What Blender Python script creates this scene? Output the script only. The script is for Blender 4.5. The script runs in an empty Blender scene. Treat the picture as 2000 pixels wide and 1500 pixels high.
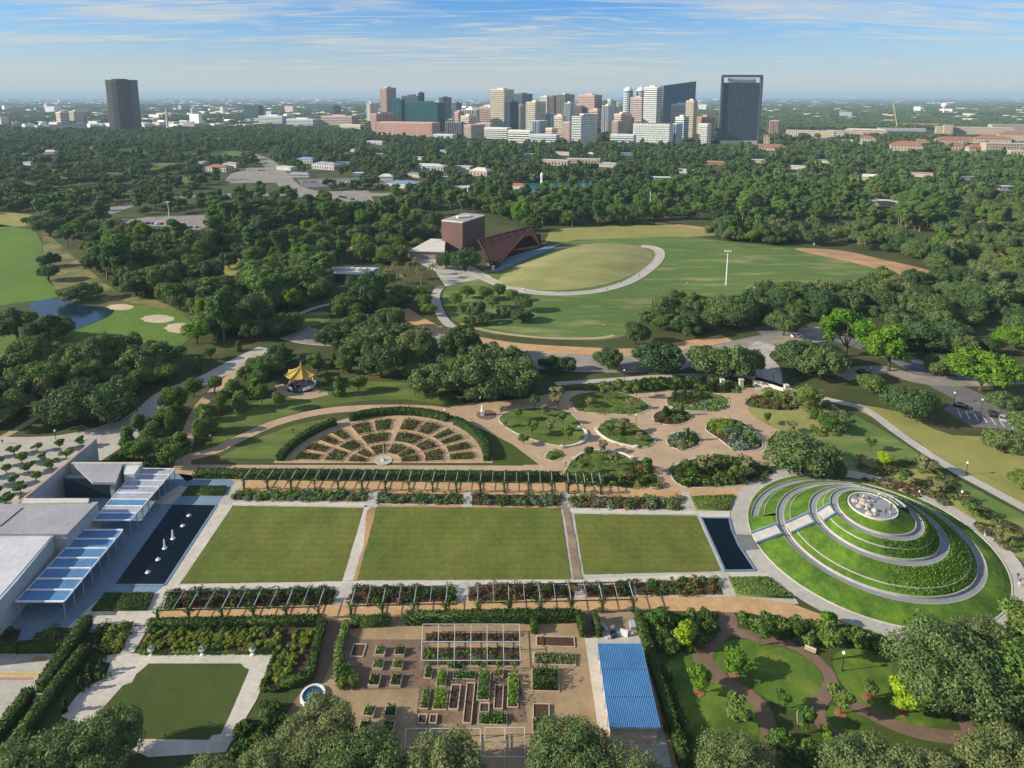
import bpy, math, random
import numpy as np
from mathutils import Vector, Matrix
R = math.radians
SC = bpy.context.scene
COL = SC.collection
# ---------------------------------------------------------------- camera, world, sun
HC = 100.0; TH = R(10.0); FE = 1307.0; YH = 187.0
CT, TT = math.cos(TH), math.tan(TH)
cam = bpy.data.objects.new('camera', bpy.data.cameras.new('camera')); COL.objects.link(cam)
cam.location = (0, 0, HC); cam.rotation_euler = (R(80), 0, 0)
cam.data.sensor_width = 36; cam.data.lens = FE*CT/2000*36
cam.data.shift_y = (YH + FE*CT*TT - 750)/2000
cam.data.clip_start = 1; cam.data.clip_end = 200000
SC.camera = cam
SUN_EL, SUN_AZ = R(24), R(188)          # azimuth of the direction towards the sun, from +X counter-clockwise
sd = Vector((math.cos(SUN_EL)*math.cos(SUN_AZ), math.cos(SUN_EL)*math.sin(SUN_AZ), math.sin(SUN_EL)))
sun = bpy.data.objects.new('sun', bpy.data.lights.new('sun', 'SUN')); COL.objects.link(sun)
sun.rotation_euler = sd.to_track_quat('Z', 'Y').to_euler()
sun.data.energy = 5.0; sun.data.angle = R(0.5); sun.data.color = (1.0, 0.90, 0.73)
W = bpy.data.worlds.new('World'); SC.world = W; W.use_nodes = True
wt = W.node_tree; wt.nodes.clear()
def wn(t, **k):
    n = wt.nodes.new(t)
    for a, b in k.items(): setattr(n, a, b)
    return n
wl = wt.links.new
sky = wn('ShaderNodeTexSky', sky_type='NISHITA', sun_disc=False, sun_elevation=SUN_EL,
         sun_rotation=(math.pi/2 - SUN_AZ) % (2*math.pi), altitude=100, air_density=1.0, dust_density=0.6, ozone_density=2.2)
tc = wn('ShaderNodeTexCoord')
sep = wn('ShaderNodeSeparateXYZ'); wl(tc.outputs['Generated'], sep.inputs[0])
mz = wn('ShaderNodeMath', operation='MAXIMUM'); wl(sep.outputs[2], mz.inputs[0]); mz.inputs[1].default_value = 0.0
mz2 = wn('ShaderNodeMath', operation='ADD'); wl(mz.outputs[0], mz2.inputs[0]); mz2.inputs[1].default_value = 0.07
dx = wn('ShaderNodeMath', operation='DIVIDE'); wl(sep.outputs[0], dx.inputs[0]); wl(mz2.outputs[0], dx.inputs[1])
dy = wn('ShaderNodeMath', operation='DIVIDE'); wl(sep.outputs[1], dy.inputs[0]); wl(mz2.outputs[0], dy.inputs[1])
cx = wn('ShaderNodeCombineXYZ'); wl(dx.outputs[0], cx.inputs[0]); wl(dy.outputs[0], cx.inputs[1])
def cloud(scale, rot, sq, lo, hi, seed, dist=0.6, detail=8):
    mp = wn('ShaderNodeMapping'); wl(cx.outputs[0], mp.inputs[0])
    mp.inputs['Location'].default_value = seed; mp.inputs['Rotation'].default_value = (0, 0, R(rot)); mp.inputs['Scale'].default_value = sq
    nz = wn('ShaderNodeTexNoise'); wl(mp.outputs[0], nz.inputs['Vector'])
    nz.inputs['Scale'].default_value = scale; nz.inputs['Detail'].default_value = detail
    nz.inputs['Roughness'].default_value = 0.58; nz.inputs['Distortion'].default_value = dist
    mr = wn('ShaderNodeMapRange', interpolation_type='SMOOTHSTEP'); wl(nz.outputs['Fac'], mr.inputs['Value'])
    mr.inputs['From Min'].default_value = lo; mr.inputs['From Max'].default_value = hi
    return mr
c1 = cloud(0.42, 24, (0.5, 1.9, 1), 0.43, 0.60, (7.3, 2.1, 0))
c2 = cloud(1.7, 38, (0.6, 2.6, 1), 0.48, 0.64, (1.3, 4.4, 0), 1.2)
c3 = cloud(0.22, 10, (0.7, 1.4, 1), 0.40, 0.66, (3.1, 0.7, 0), 0.3, 4)
def mth(op, a, b, clamp=False):
    n = wn('ShaderNodeMath', operation=op); n.use_clamp = clamp
    for i, v in enumerate((a, b)):
        if isinstance(v, (int, float)): n.inputs[i].default_value = v
        else: wl(v, n.inputs[i])
    return n.outputs[0]
cc = mth('ADD', mth('MULTIPLY', c1.outputs[0], 0.70), mth('ADD', mth('MULTIPLY', c2.outputs[0], 0.55), mth('MULTIPLY', c3.outputs[0], 0.32)), True)
# thin veil that thickens towards the horizon everywhere round the compass
vm = wn('ShaderNodeMapRange', interpolation_type='SMOOTHSTEP'); wl(sep.outputs[2], vm.inputs['Value'])
vm.inputs['From Min'].default_value = -0.02; vm.inputs['From Max'].default_value = 0.155
vm.inputs['To Min'].default_value = 0.88; vm.inputs['To Max'].default_value = 0.0
mxa = mth('MAXIMUM', vm.outputs[0], mth('MULTIPLY', cc, 0.85))
mixs = wn('ShaderNodeMix', data_type='RGBA'); wl(mxa, mixs.inputs[0]); 
mulc = wn('ShaderNodeMix', data_type='RGBA', blend_type='MULTIPLY'); mulc.inputs[0].default_value = 1.0
wl(sky.outputs[0], mulc.inputs[6]); mulc.inputs[7].default_value = (0.38, 0.86, 1.45, 1)
wl(mulc.outputs[2], mixs.inputs[6])
mixs.inputs[7].default_value = (5.7, 5.9, 5.75, 1)
bg = wn('ShaderNodeBackground'); bg.inputs[1].default_value = 0.075; wl(mixs.outputs[2], bg.inputs[0])
wo = wn('ShaderNodeOutputWorld'); wl(bg.outputs[0], wo.inputs[0])
vs = SC.view_settings
SC.display_settings.display_device = 'sRGB'
vs.view_transform = 'Standard'; vs.look = 'None'; vs.gamma = 1.0; vs.exposure = 0.60; vs.use_curve_mapping = False
SC.render.engine = 'CYCLES'
cy = SC.cycles
cy.max_bounces = 6; cy.diffuse_bounces = 3; cy.glossy_bounces = 2; cy.transmission_bounces = 3; cy.volume_bounces = 0
cy.transparent_max_bounces = 8; cy.use_denoising = True; cy.caustics_reflective = False; cy.caustics_refractive = False
cy.use_adaptive_sampling = True; cy.adaptive_threshold = 0.02

# ---------------------------------------------------------------- picture plan -> ground plan
def G(x, y, z=0.0):
    a = HC - z; yy = y - YH
    return Vector(((x-1000)*a/(CT*yy), FE*a/(CT*yy) - a*TT, z))
def px(v):                                   # world -> picture (2000 x 1500), for surveying
    a = HC - v[2]; zc = (v[1] + a*TT)*CT
    return 1000 + FE*CT*v[0]/zc, YH + FE*a/zc
def ztop(Y, y):                              # height of the thing at distance Y whose top shows at row y
    yy = y - YH
    return HC - yy*Y/(FE/CT - yy*TT)
def inpoly(x, y, P):
    c = False; j = len(P)-1
    for i in range(len(P)):
        xi, yi = P[i][0], P[i][1]; xj, yj = P[j][0], P[j][1]
        if (yi > y) != (yj > y) and x < (xj-xi)*(y-yi)/(yj-yi)+xi: c = not c
        j = i
    return c
def smooth(pts, n=6, closed=False):
    out = []; N = len(pts)
    rng = range(N if closed else N-1)
    for i in rng:
        if closed: a, b, c, d = (pts[(i+k) % N] for k in (-1, 0, 1, 2))
        else: a, b, c, d = pts[max(i-1, 0)], pts[i], pts[i+1], pts[min(i+2, N-1)]
        for k in range(n):
            t = k/n
            out.append(tuple(0.5*((2*b[q]) + (c[q]-a[q])*t + (2*a[q]-5*b[q]+4*c[q]-d[q])*t*t + (3*b[q]-a[q]-3*c[q]+d[q])*t**3) for q in range(2)))
    if not closed: out.append(tuple(pts[-1][:2]))
    return out

# ---------------------------------------------------------------- materials
def mat(name, c1, c2=None, scale=0.3, rough=0.9, c3=None, scale3=4.0, f3=0.4, bump=0.0, bscale=3.0, metal=0.0, spec=0.2, sharp=0.25, stretch=None, grain=0.22, mow=0.0):
    m = bpy.data.materials.get(name)
    if m: return m
    m = bpy.data.materials.new(name); m.use_nodes = True; t = m.node_tree; b = t.nodes['Principled BSDF']
    b.inputs['Roughness'].default_value = rough; b.inputs['Metallic'].default_value = metal
    b.inputs['Specular IOR Level'].default_value = spec
    L = t.links.new
    geo = t.nodes.new('ShaderNodeNewGeometry'); src = geo.outputs['Position']
    if stretch:
        mp = t.nodes.new('ShaderNodeMapping'); L(src, mp.inputs[0]); mp.inputs['Scale'].default_value = stretch; src = mp.outputs[0]
    def noise(s, d=6):
        n = t.nodes.new('ShaderNodeTexNoise'); n.inputs['Scale'].default_value = s; n.inputs['Detail'].default_value = d
        n.inputs['Roughness'].default_value = 0.62; L(src, n.inputs['Vector']); return n
    def mr(v, lo, hi):
        r = t.nodes.new('ShaderNodeMapRange'); r.inputs['From Min'].default_value = lo; r.inputs['From Max'].default_value = hi; L(v, r.inputs['Value']); return r.outputs[0]
    def mix(f, a, bb):
        n = t.nodes.new('ShaderNodeMix'); n.data_type = 'RGBA'
        for i, v in ((0, f), (6, a), (7, bb)):
            if isinstance(v, tuple): n.inputs[i].default_value = (*v, 1)
            elif isinstance(v, float): n.inputs[i].default_value = v
            else: L(v, n.inputs[i])
        return n.outputs[2]
    c2 = c2 or tuple(x*0.8 for x in c1)
    col = mix(mr(noise(scale).outputs['Fac'], 0.5-sharp, 0.5+sharp), c1, c2)
    if c3: 
        f = mr(noise(scale3, 4).outputs['Fac'], 0.5, 0.72)
        mm = t.nodes.new('ShaderNodeMath'); mm.operation = 'MULTIPLY'; L(f, mm.inputs[0]); mm.inputs[1].default_value = f3
        col = mix(mm.outputs[0], col, c3)
    if grain:
        ga = mr(noise(1.1, 8).outputs['Fac'], 0.3, 0.7); gb = mr(noise(0.13, 5).outputs['Fac'], 0.3, 0.7)
        am = t.nodes.new('ShaderNodeMath'); am.operation = 'ADD'; L(ga, am.inputs[0]); L(gb, am.inputs[1])
        sc = t.nodes.new('ShaderNodeMapRange'); sc.inputs['From Max'].default_value = 2.0; sc.inputs['To Min'].default_value = 1-grain; sc.inputs['To Max'].default_value = 1+grain; L(am.outputs[0], sc.inputs['Value'])
        vm_ = t.nodes.new('ShaderNodeVectorMath'); vm_.operation = 'SCALE'; L(col, vm_.inputs[0]); L(sc.outputs[0], vm_.inputs['Scale']); col = vm_.outputs[0]
    if mow:
        wv = t.nodes.new('ShaderNodeTexWave'); wv.bands_direction = 'Y'; wv.inputs['Scale'].default_value = 0.16; wv.inputs['Distortion'].default_value = 0.5; wv.inputs['Detail'].default_value = 1; L(geo.outputs['Position'], wv.inputs['Vector'])
        ws = t.nodes.new('ShaderNodeMapRange'); ws.inputs['To Min'].default_value = 1-mow; ws.inputs['To Max'].default_value = 1+mow; L(wv.outputs['Fac'], ws.inputs['Value'])
        v2 = t.nodes.new('ShaderNodeVectorMath'); v2.operation = 'SCALE'; L(col, v2.inputs[0]); L(ws.outputs[0], v2.inputs['Scale']); col = v2.outputs[0]
    L(col, b.inputs['Base Color'])
    if bump:
        bp = t.nodes.new('ShaderNodeBump'); bp.inputs['Strength'].default_value = 1; bp.inputs['Distance'].default_value = bump
        L(noise(bscale, 5).outputs['Fac'], bp.inputs['Height']); L(bp.outputs[0], b.inputs['Normal'])
    return m
def leafmat(name, ca, cb, cobj=None, transl=0.25):
    m = bpy.data.materials.new(name); m.use_nodes = True; t = m.node_tree; b = t.nodes['Principled BSDF']; L = t.links.new
    b.inputs['Roughness'].default_value = 0.7; b.inputs['Specular IOR Level'].default_value = 0.25
    geo = t.nodes.new('ShaderNodeNewGeometry'); oi = t.nodes.new('ShaderNodeObjectInfo')
    def mix(f, a, bb):
        n = t.nodes.new('ShaderNodeMix'); n.data_type = 'RGBA'; L(f, n.inputs[0])
        for i, v in ((6, a), (7, bb)):
            if isinstance(v, tuple): n.inputs[i].default_value = (*v, 1)
            else: L(v, n.inputs[i])
        return n.outputs[2]
    col = mix(geo.outputs['Random Per Island'], ca, cb)
    if cobj: 
        col2 = mix(geo.outputs['Random Per Island'], cobj, tuple(x*1.5 for x in cobj))
        nz = t.nodes.new('ShaderNodeTexNoise'); nz.inputs['Scale'].default_value = 0.35; nz.inputs['Detail'].default_value = 3; L(geo.outputs['Position'], nz.inputs['Vector'])
        mm = t.nodes.new('ShaderNodeMath'); mm.operation = 'ADD'; L(oi.outputs['Random'], mm.inputs[0]); L(nz.outputs['Fac'], mm.inputs[1])
        r = t.nodes.new('ShaderNodeMapRange'); r.inputs['From Min'].default_value = 0.65; r.inputs['From Max'].default_value = 1.45; L(mm.outputs[0], r.inputs['Value'])
        col = mix(r.outputs[0], col, col2)
    L(col, b.inputs['Base Color'])
    tr = t.nodes.new('ShaderNodeBsdfTranslucent'); L(col, tr.inputs[0])
    ms = t.nodes.new('ShaderNodeMixShader'); ms.inputs[0].default_value = transl
    L(b.outputs[0], ms.inputs[1]); L(tr.outputs[0], ms.inputs[2]); L(ms.outputs[0], t.nodes['Material Output'].inputs[0])
    return m
M = {}
def D(k, *a, **kw): M[k] = mat(k, *a, **kw); return M[k]
# ---------------------------------------------------------------- mesh builder
class MB:
    def __init__(s): s.v = []; s.f = []; s.m = []; s.mi = 0
    def poly(s, P):
        n = len(s.v); s.v += [tuple(p) for p in P]; s.f.append(tuple(range(n, n+len(P)))); s.m.append(s.mi)
    def box(s, c, sz, rz=0.0):                      # centre of base
        cx_, cy_, cz = c; hx, hy, h = sz[0]/2, sz[1]/2, sz[2]; ca, sa = math.cos(rz), math.sin(rz)
        P = [(cx_+x*ca-y*sa, cy_+x*sa+y*ca) for x, y in ((-hx, -hy), (hx, -hy), (hx, hy), (-hx, hy))]
        s.prism(P, cz, cz+h)
    def prism(s, P, z0, z1, bottom=False):
        if sum(P[i][0]*P[(i+1) % len(P)][1]-P[(i+1) % len(P)][0]*P[i][1] for i in range(len(P))) < 0: P = P[::-1]
        n = len(s.v); k = len(P)
        z0s = z0 if isinstance(z0, (list, tuple)) else [z0]*k; z1s = z1 if isinstance(z1, (list, tuple)) else [z1]*k
        s.v += [(P[i][0], P[i][1], z0s[i]) for i in range(k)] + [(P[i][0], P[i][1], z1s[i]) for i in range(k)]
        for i in range(k):
            j = (i+1) % k; s.f.append((n+i, n+j, n+k+j, n+k+i)); s.m.append(s.mi)
        s.f.append(tuple(range(n+k, n+2*k))); s.m.append(s.mi)
        if bottom: s.f.append(tuple(range(n+k-1, n-1, -1))); s.m.append(s.mi)
    def tube(s, pts, rad, k=6, cap=True):
        pts = [Vector(p) for p in pts]; n0 = len(s.v)
        rad = rad if isinstance(rad, (list, tuple)) else [rad]*len(pts)
        for i, p in enumerate(pts):
            d = (pts[min(i+1, len(pts)-1)] - pts[max(i-1, 0)]).normalized()
            u = d.orthogonal().normalized() if abs(d.z) > 0.99 else d.cross(Vector((0, 0, 1))).normalized(); w = d.cross(u)
            for j in range(k):
                a = 2*math.pi*j/k; s.v.append(tuple(p + (u*math.cos(a)+w*math.sin(a))*rad[i]))
        for i in range(len(pts)-1):
            for j in range(k):
                a = n0+i*k+j; b = n0+i*k+(j+1) % k; s.f.append((a, b, b+k, a+k)); s.m.append(s.mi)
        if cap: 
            s.f.append(tuple(range(n0+(len(pts)-1)*k, n0+len(pts)*k))); s.m.append(s.mi)
            s.f.append(tuple(range(n0+k-1, n0-1, -1))); s.m.append(s.mi)
    def bar(s, a, b, w, h):
        a = Vector(a); b = Vector(b); d = (b-a).normalized()
        u = d.cross(Vector((0, 0, 1))) if abs(d.z) < 0.99 else Vector((1, 0, 0)); u.normalize(); t = u.cross(d).normalized()
        n = len(s.v)
        for p in (a, b):
            for q, r in ((-1, -1), (1, -1), (1, 1), (-1, 1)): s.v.append(tuple(p + u*w/2*q + t*h/2*r))
        for q in range(4): s.f.append((n+q, n+(q+1) % 4, n+4+(q+1) % 4, n+4+q)); s.m.append(s.mi)
        s.f += [(n+3, n+2, n+1, n), (n+4, n+5, n+6, n+7)]; s.m += [s.mi]*2
    def lathe(s, c, prof, k=12):
        n0 = len(s.v)
        for r, z in prof:
            for j in range(k):
                a = 2*math.pi*j/k; s.v.append((c[0]+r*math.cos(a), c[1]+r*math.sin(a), c[2]+z))
        for i in range(len(prof)-1):
            for j in range(k):
                a = n0+i*k+j; b = n0+i*k+(j+1) % k; s.f.append((a, b, b+k, a+k)); s.m.append(s.mi)
        s.f.append(tuple(range(n0+(len(prof)-1)*k, n0+len(prof)*k))); s.m.append(s.mi)
    def build(s, name, mats, parent=None, org=None, smooth_=False):
        me = bpy.data.meshes.new(name)
        v = np.array(s.v, dtype=np.float64)
        o = bpy.data.objects.new(name, me)
        if org is not None: v = v - np.array(tuple(org))
        me.from_pydata(v.tolist(), [], s.f)
        for m in (mats if isinstance(mats, (list, tuple)) else [mats]): me.materials.append(m)
        if any(s.m): me.polygons.foreach_set('material_index', s.m)
        if smooth_: me.polygons.foreach_set('use_smooth', [True]*len(s.f))
        me.update(); COL.objects.link(o)
        if parent is not None: o.parent = parent
        if org is not None and parent is None: o.location = org
        return o
def tag(o, label=None, cat=None, group=None, kind=None):
    if label: o['label'] = label
    if cat: o['category'] = cat
    if group: o['group'] = group
    if kind: o['kind'] = kind
    return o
def empty(name, loc, label, cat, group=None, rz=0.0):
    o = bpy.data.objects.new(name, None); COL.objects.link(o); o.location = loc; o.rotation_euler = (0, 0, rz); o.empty_display_size = 0.5
    return tag(o, label, cat, group)
def quads_mesh(name, V, mat_, parent=None, extra=None):
    """V: (n,4,3) leaf faces; extra: (verts, faces) of a solid core"""
    n = len(V); me = bpy.data.meshes.new(name); vv = V.reshape(-1, 3); nf = n
    loops = np.arange(n*4); starts = np.arange(n)*4; tot = np.full(n, 4)
    if extra is not None:
        ev, ef = extra; loops = np.concatenate([loops, (ef+len(vv)).ravel()]); vv = np.concatenate([vv, ev])
        starts = np.concatenate([starts, n*4+np.arange(len(ef))*ef.shape[1]]); tot = np.concatenate([tot, np.full(len(ef), ef.shape[1])]); nf += len(ef)
    me.vertices.add(len(vv)); me.vertices.foreach_set('co', vv.astype(np.float32).ravel())
    me.loops.add(len(loops)); me.loops.foreach_set('vertex_index', loops.astype(np.int32))
    me.polygons.add(nf); me.polygons.foreach_set('loop_start', starts.astype(np.int32)); me.polygons.foreach_set('loop_total', tot.astype(np.int32))
    me.materials.append(mat_); me.update(calc_edges=True)
    if parent is False: return me
    o = bpy.data.objects.new(name, me); COL.objects.link(o)
    if parent is not None: o.parent = parent
    return o
def leafquads(P, N, size, rs, aspect=1.3, jit=0.5):
    n = len(P); N = N + rs.normal(0, jit, (n, 3)); N /= np.linalg.norm(N, axis=1)[:, None]+1e-9
    T = rs.normal(0, 1, (n, 3)); T -= (T*N).sum(1)[:, None]*N; T /= np.linalg.norm(T, axis=1)[:, None]+1e-9
    B = np.cross(N, T); s = (size*rs.uniform(0.6, 1.35, n))[:, None]
    T = T*s*aspect/2; B = B*s/2
    return np.stack([P-T, P-B*0.9, P+T, P+B*0.9], 1)
def sheet(name, P, m, z, kind='structure', px_=True, sm=0, closed=True, label=None, thick=0.0):
    if sm: P = smooth(P, sm, closed)
    Q = [G(x, y) for x, y in P] if px_ else [Vector((x, y, 0)) for x, y in P]
    b = MB()
    if thick: b.prism([(q.x, q.y) for q in Q], 0.0, z)
    else:
        if sum(Q[i].x*Q[(i+1) % len(Q)].y-Q[(i+1) % len(Q)].x*Q[i].y for i in range(len(Q))) < 0: Q = Q[::-1]
        b.poly([(q.x, q.y, z) for q in Q])
    o = b.build(name, m)
    if kind: o['kind'] = kind
    if label: o['label'] = label
    return o
def offsets(Q, w):
    A, B = [], []
    for i, q in enumerate(Q):
        d = (Q[min(i+1, len(Q)-1)] - Q[max(i-1, 0)]).normalized(); n = Vector((-d.y, d.x, 0)); ww = w[i] if isinstance(w, list) else w
        A.append(q+n*ww/2); B.append(q-n*ww/2)
    return A, B
PATHS = []
def ribbon(name, P, w, m, z, sm=6, kind='structure', kerb=None, kerbm=None, clear=True):
    Q = [G(x, y) for x, y in (smooth(P, sm) if sm else P)]
    if clear: PATHS.append(([(q.x, q.y) for q in Q], (max(w) if isinstance(w, list) else w)/2))
    A, B = offsets(Q, w); b = MB()
    for i in range(len(Q)-1):
        b.poly([(p.x, p.y, z) for p in (B[i], B[i+1], A[i+1], A[i])])
    o = b.build(name, m); o['kind'] = kind
    if kerb:
        for side in (A, B):
            k = MB()
            for i in range(len(side)-1): k.bar((side[i].x, side[i].y, z+0.02), (side[i+1].x, side[i+1].y, z+0.02), kerb, 0.24)
            kk = k.build('kerb', kerbm or m); kk['kind'] = 'structure'
    return o
CLEAR = []          # picture-plan polygons kept free of wild trees
HAZE_D = 7.5e-5
# ---------------------------------------------------------------- setting: ground, lawns, paths, roads, water
D('city_ground', (0.022, 0.042, 0.024), (0.050, 0.068, 0.042), 0.0035, c3=(0.30, 0.31, 0.30), scale3=0.006, f3=0.45, sharp=0.18)
D('park_ground', (0.075, 0.090, 0.026), (0.038, 0.055, 0.016), 0.03, c3=(0.15, 0.105, 0.05), scale3=0.05, f3=0.6, bump=0.1, bscale=1.0)
D('golf_grass', (0.12, 0.20, 0.026), (0.075, 0.14, 0.020), 0.03, c3=(0.14, 0.22, 0.05), scale3=0.15, bump=0.05, stretch=(1, .5, 1))
D('field_grass', (0.11, 0.175, 0.040), (0.065, 0.125, 0.028), 0.03, c3=(0.34, 0.30, 0.13), scale3=0.06, f3=0.75, stretch=(.4, 1.5, 1), sharp=.15)
D('dry_grass', (0.30, 0.275, 0.085), (0.20, 0.215, 0.055), 0.05, c3=(0.34, 0.28, 0.11), scale3=0.12, f3=0.5)
D('lawn_grass', (0.128, 0.148, 0.026), (0.090, 0.120, 0.020), 0.10, sharp=.15, grain=.34, mow=.05, stretch=(1, .55, 1), c3=(0.195, 0.155, 0.04), scale3=0.14, f3=0.55, bump=0.03, bscale=4)
D('hill_grass', (0.30, 0.29, 0.11), (0.20, 0.215, 0.07), 0.06, sharp=.13, c3=(0.38, 0.32, 0.15), scale3=.12, f3=.5, stretch=(.6, 1.2, 1))
D('lawn_dark', (0.062, 0.088, 0.016), (0.048, 0.072, 0.014), 0.1, c3=(0.085, 0.10, 0.02), scale3=0.3, bump=0.03, bscale=4)
D('bed_grass', (0.13, 0.175, 0.035), (0.065, 0.105, 0.022), 0.15, sharp=.12, c3=(0.21, 0.20, 0.06), scale3=0.3, bump=0.06, bscale=3, stretch=(.5, 1.6, 1))
D('bright_grass', (0.115, 0.185, 0.022), (0.055, 0.11, 0.014), 0.14, sharp=.12, grain=.35, c3=(0.19, 0.22, 0.035), scale3=0.2, f3=0.6, bump=0.05)
D('mound_grass', (0.098, 0.180, 0.016), (0.042, 0.098, 0.012), 0.22, sharp=.13, grain=.4, c3=(0.15, 0.235, 0.02), scale3=1.2, f3=0.5, bump=0.10, bscale=3.5)
D('gravel', (0.44, 0.32, 0.205), (0.37, 0.265, 0.17), 0.12, c3=(0.50, 0.37, 0.24), scale3=0.8, f3=0.5, bump=0.02, bscale=6)
D('gravel_orange', (0.50, 0.315, 0.155), (0.42, 0.255, 0.125), 0.12, c3=(0.55, 0.40, 0.24), scale3=0.5, f3=0.5, bump=0.02, bscale=6)
D('gravel_gold', (0.37, 0.265, 0.145), (0.26, 0.185, 0.11), 0.1, sharp=.14, c3=(0.26, 0.18, 0.10), scale3=0.25, f3=0.6)
D('brown_path', (0.20, 0.135, 0.095), (0.14, 0.092, 0.065), 0.3, c3=(0.23, 0.15, 0.10), scale3=0.5, f3=0.5)
D('worn_walk', (0.30, 0.225, 0.15), (0.20, 0.145, 0.095), 0.3, sharp=.12, c3=(0.12, 0.12, 0.04), scale3=.8, f3=.6)
D('dirt', (0.47, 0.285, 0.15), (0.33, 0.20, 0.11), 0.06, c3=(0.15, 0.11, 0.05), scale3=0.12, f3=0.5)
D('sand', (0.56, 0.46, 0.31), (0.46, 0.37, 0.25), 0.3)
D('concrete', (0.46, 0.43, 0.37), (0.38, 0.355, 0.31), 0.15, c3=(0.30, 0.28, 0.25), scale3=0.8, f3=0.5)
D('pale_concrete', (0.56, 0.51, 0.43), (0.47, 0.43, 0.36), 0.2, c3=(0.36, 0.33, 0.28), scale3=0.9, f3=0.5)
D('plaza_stone', (0.17, 0.25, 0.33), (0.135, 0.21, 0.28), 0.15, c3=(0.17, 0.19, 0.22), scale3=0.6, f3=0.5)  # grey stone with the blue of the plaza's shade mixed into its colour
D('asphalt', (0.17, 0.165, 0.165), (0.13, 0.128, 0.13), 0.1, c3=(0.23, 0.215, 0.20), scale3=0.25, f3=0.6)
D('worn_road', (0.30, 0.27, 0.24), (0.20, 0.185, 0.17), 0.06, c3=(0.44, 0.35, 0.26), scale3=0.1, f3=0.6)
D('soil', (0.085, 0.045, 0.03), (0.05, 0.03, 0.02), 0.5, c3=(0.14, 0.08, 0.05), scale3=1.5, bump=0.08)
D('plot_soil', (0.20, 0.135, 0.085), (0.10, 0.065, 0.045), 0.4, sharp=.12, c3=(0.32, 0.22, 0.13), scale3=1.2, f3=.6)
D('line_white', (0.75, 0.73, 0.68)); D('line_yellow', (0.62, 0.40, 0.05)); D('line_red', (0.5, 0.22, 0.16))
def water(name, c, rough=0.06):
    m = mat(name, c, tuple(x*0.75 for x in c), 0.05, rough=rough, bump=0.02, bscale=1.2, spec=0.35 if 'pool' not in name else 0.12); M[name] = m
water('pool_water', (0.004, 0.010, 0.014)); water('pond_water', (0.012, 0.034, 0.045), 0.10); water('lake_water', (0.02, 0.17, 0.26), 0.15)

b = MB()                                        # one sheet to the horizon
ring = [0, 1500, 4000, 12000, 44000]; K = 48
for i in range(K):
    a0, a1 = 2*math.pi*i/K, 2*math.pi*(i+1)/K
    for r0, r1 in zip(ring[:-1], ring[1:]):
        P = [(r0*math.cos(a0), r0*math.sin(a0), 0), (r1*math.cos(a0), r1*math.sin(a0), 0), (r1*math.cos(a1), r1*math.sin(a1), 0), (r0*math.cos(a1), r0*math.sin(a1), 0)]
        b.poly(P if r0 else P[1:] and [P[0], P[1], P[2]])
tag(b.build('ground', M['city_ground']), kind='structure')
sheet('park_ground', [(-1500, -150), (1500, -150), (1700, 1430), (-1700, 1430)], M['park_ground'], 0.02, px_=False)

def clr(P, sm=0):
    Q = smooth(P, sm, True) if sm else P; CLEAR.append(Q); return P
# far clearings of the golf course
for P in ([(-80, 418), (30, 416), (90, 428), (80, 440), (-80, 442)], [(290, 322), (345, 319), (352, 332), (300, 337)], [(200, 338), (250, 341), (240, 352), (195, 350)],
          [(60, 345), (150, 343), (140, 351), (60, 352)], [(410, 298), (470, 296), (470, 312), (420, 316)], [(0, 358), (60, 356), (40, 368), (0, 368)],
          [(225, 295), (280, 290), (275, 302), (225, 306)], [(100, 325), (150, 322), (150, 331), (100, 333)], [(300, 350), (380, 346), (375, 356), (300, 358)], [(10, 300), (70, 298), (60, 306), (10, 307)], [(160, 306), (215, 305), (205, 312), (160, 313)], [(345, 300), (400, 298), (395, 306), (350, 308)],
          [(120, 368), (200, 364), (190, 374), (125, 378)], [(240, 372), (300, 366), (290, 376), (245, 380)], [(60, 385), (130, 382), (120, 396), (65, 398)], [(-20, 330), (40, 328), (35, 337), (-20, 338)], [(620, 300), (680, 298), (672, 305), (625, 306)], [(1230, 318), (1300, 316), (1290, 323), (1235, 324)], [(1480, 350), (1560, 347), (1550, 354), (1490, 356)], [(1660, 330), (1730, 328), (1720, 336), (1668, 337)]):
    sheet('fairway', clr(P, 3), M['golf_grass'] if P[0][1] < 400 else M['dry_grass'], 0.05, sm=3)
sheet('lawn', clr([(-80, 445), (50, 447), (78, 468), (84, 500), (90, 545), (118, 575), (60, 588), (-80, 590)], 4), M['golf_grass'], 0.05, sm=4)
sheet('lawn', clr([(-80, 662), (60, 655), (125, 652), (205, 622), (235, 598), (300, 600), (350, 612), (380, 640), (352, 676), (300, 690), (200, 700), (120, 706), (-80, 722)], 4), M['golf_grass'], 0.05, sm=4)
D('bank_grass', (0.21, 0.19, 0.07), (0.075, 0.10, 0.028), 0.06, sharp=.08, c3=(0.36, 0.25, 0.13), scale3=.1, f3=.7)
sheet('rough_grass', clr([(85, 455), (120, 480), (165, 520), (235, 572), (310, 588), (375, 620), (350, 614), (235, 602), (180, 594), (120, 578), (90, 520)], 3), M['bank_grass'], 0.04, sm=3)
sheet('pond', clr([(60, 592), (110, 584), (170, 597), (222, 604), (205, 622), (160, 638), (125, 645), (95, 632), (70, 612)], 4), M['pond_water'], 0.07, sm=4)
sheet('pond', clr([(-60, 620), (6, 624), (12, 650), (-60, 662)], 4), M['pond_water'], 0.07, sm=4)
for cx_, cy_, a, c in ((308, 623, 32, 8), (352, 641, 30, 10), (235, 600, 26, 6)):
    sheet('bunker', [(cx_+a*math.cos(t*math.pi/9)*(1+.12*math.sin(3*t)), cy_+c*math.sin(t*math.pi/9)) for t in range(18)], M['sand'], 0.08)
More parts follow.
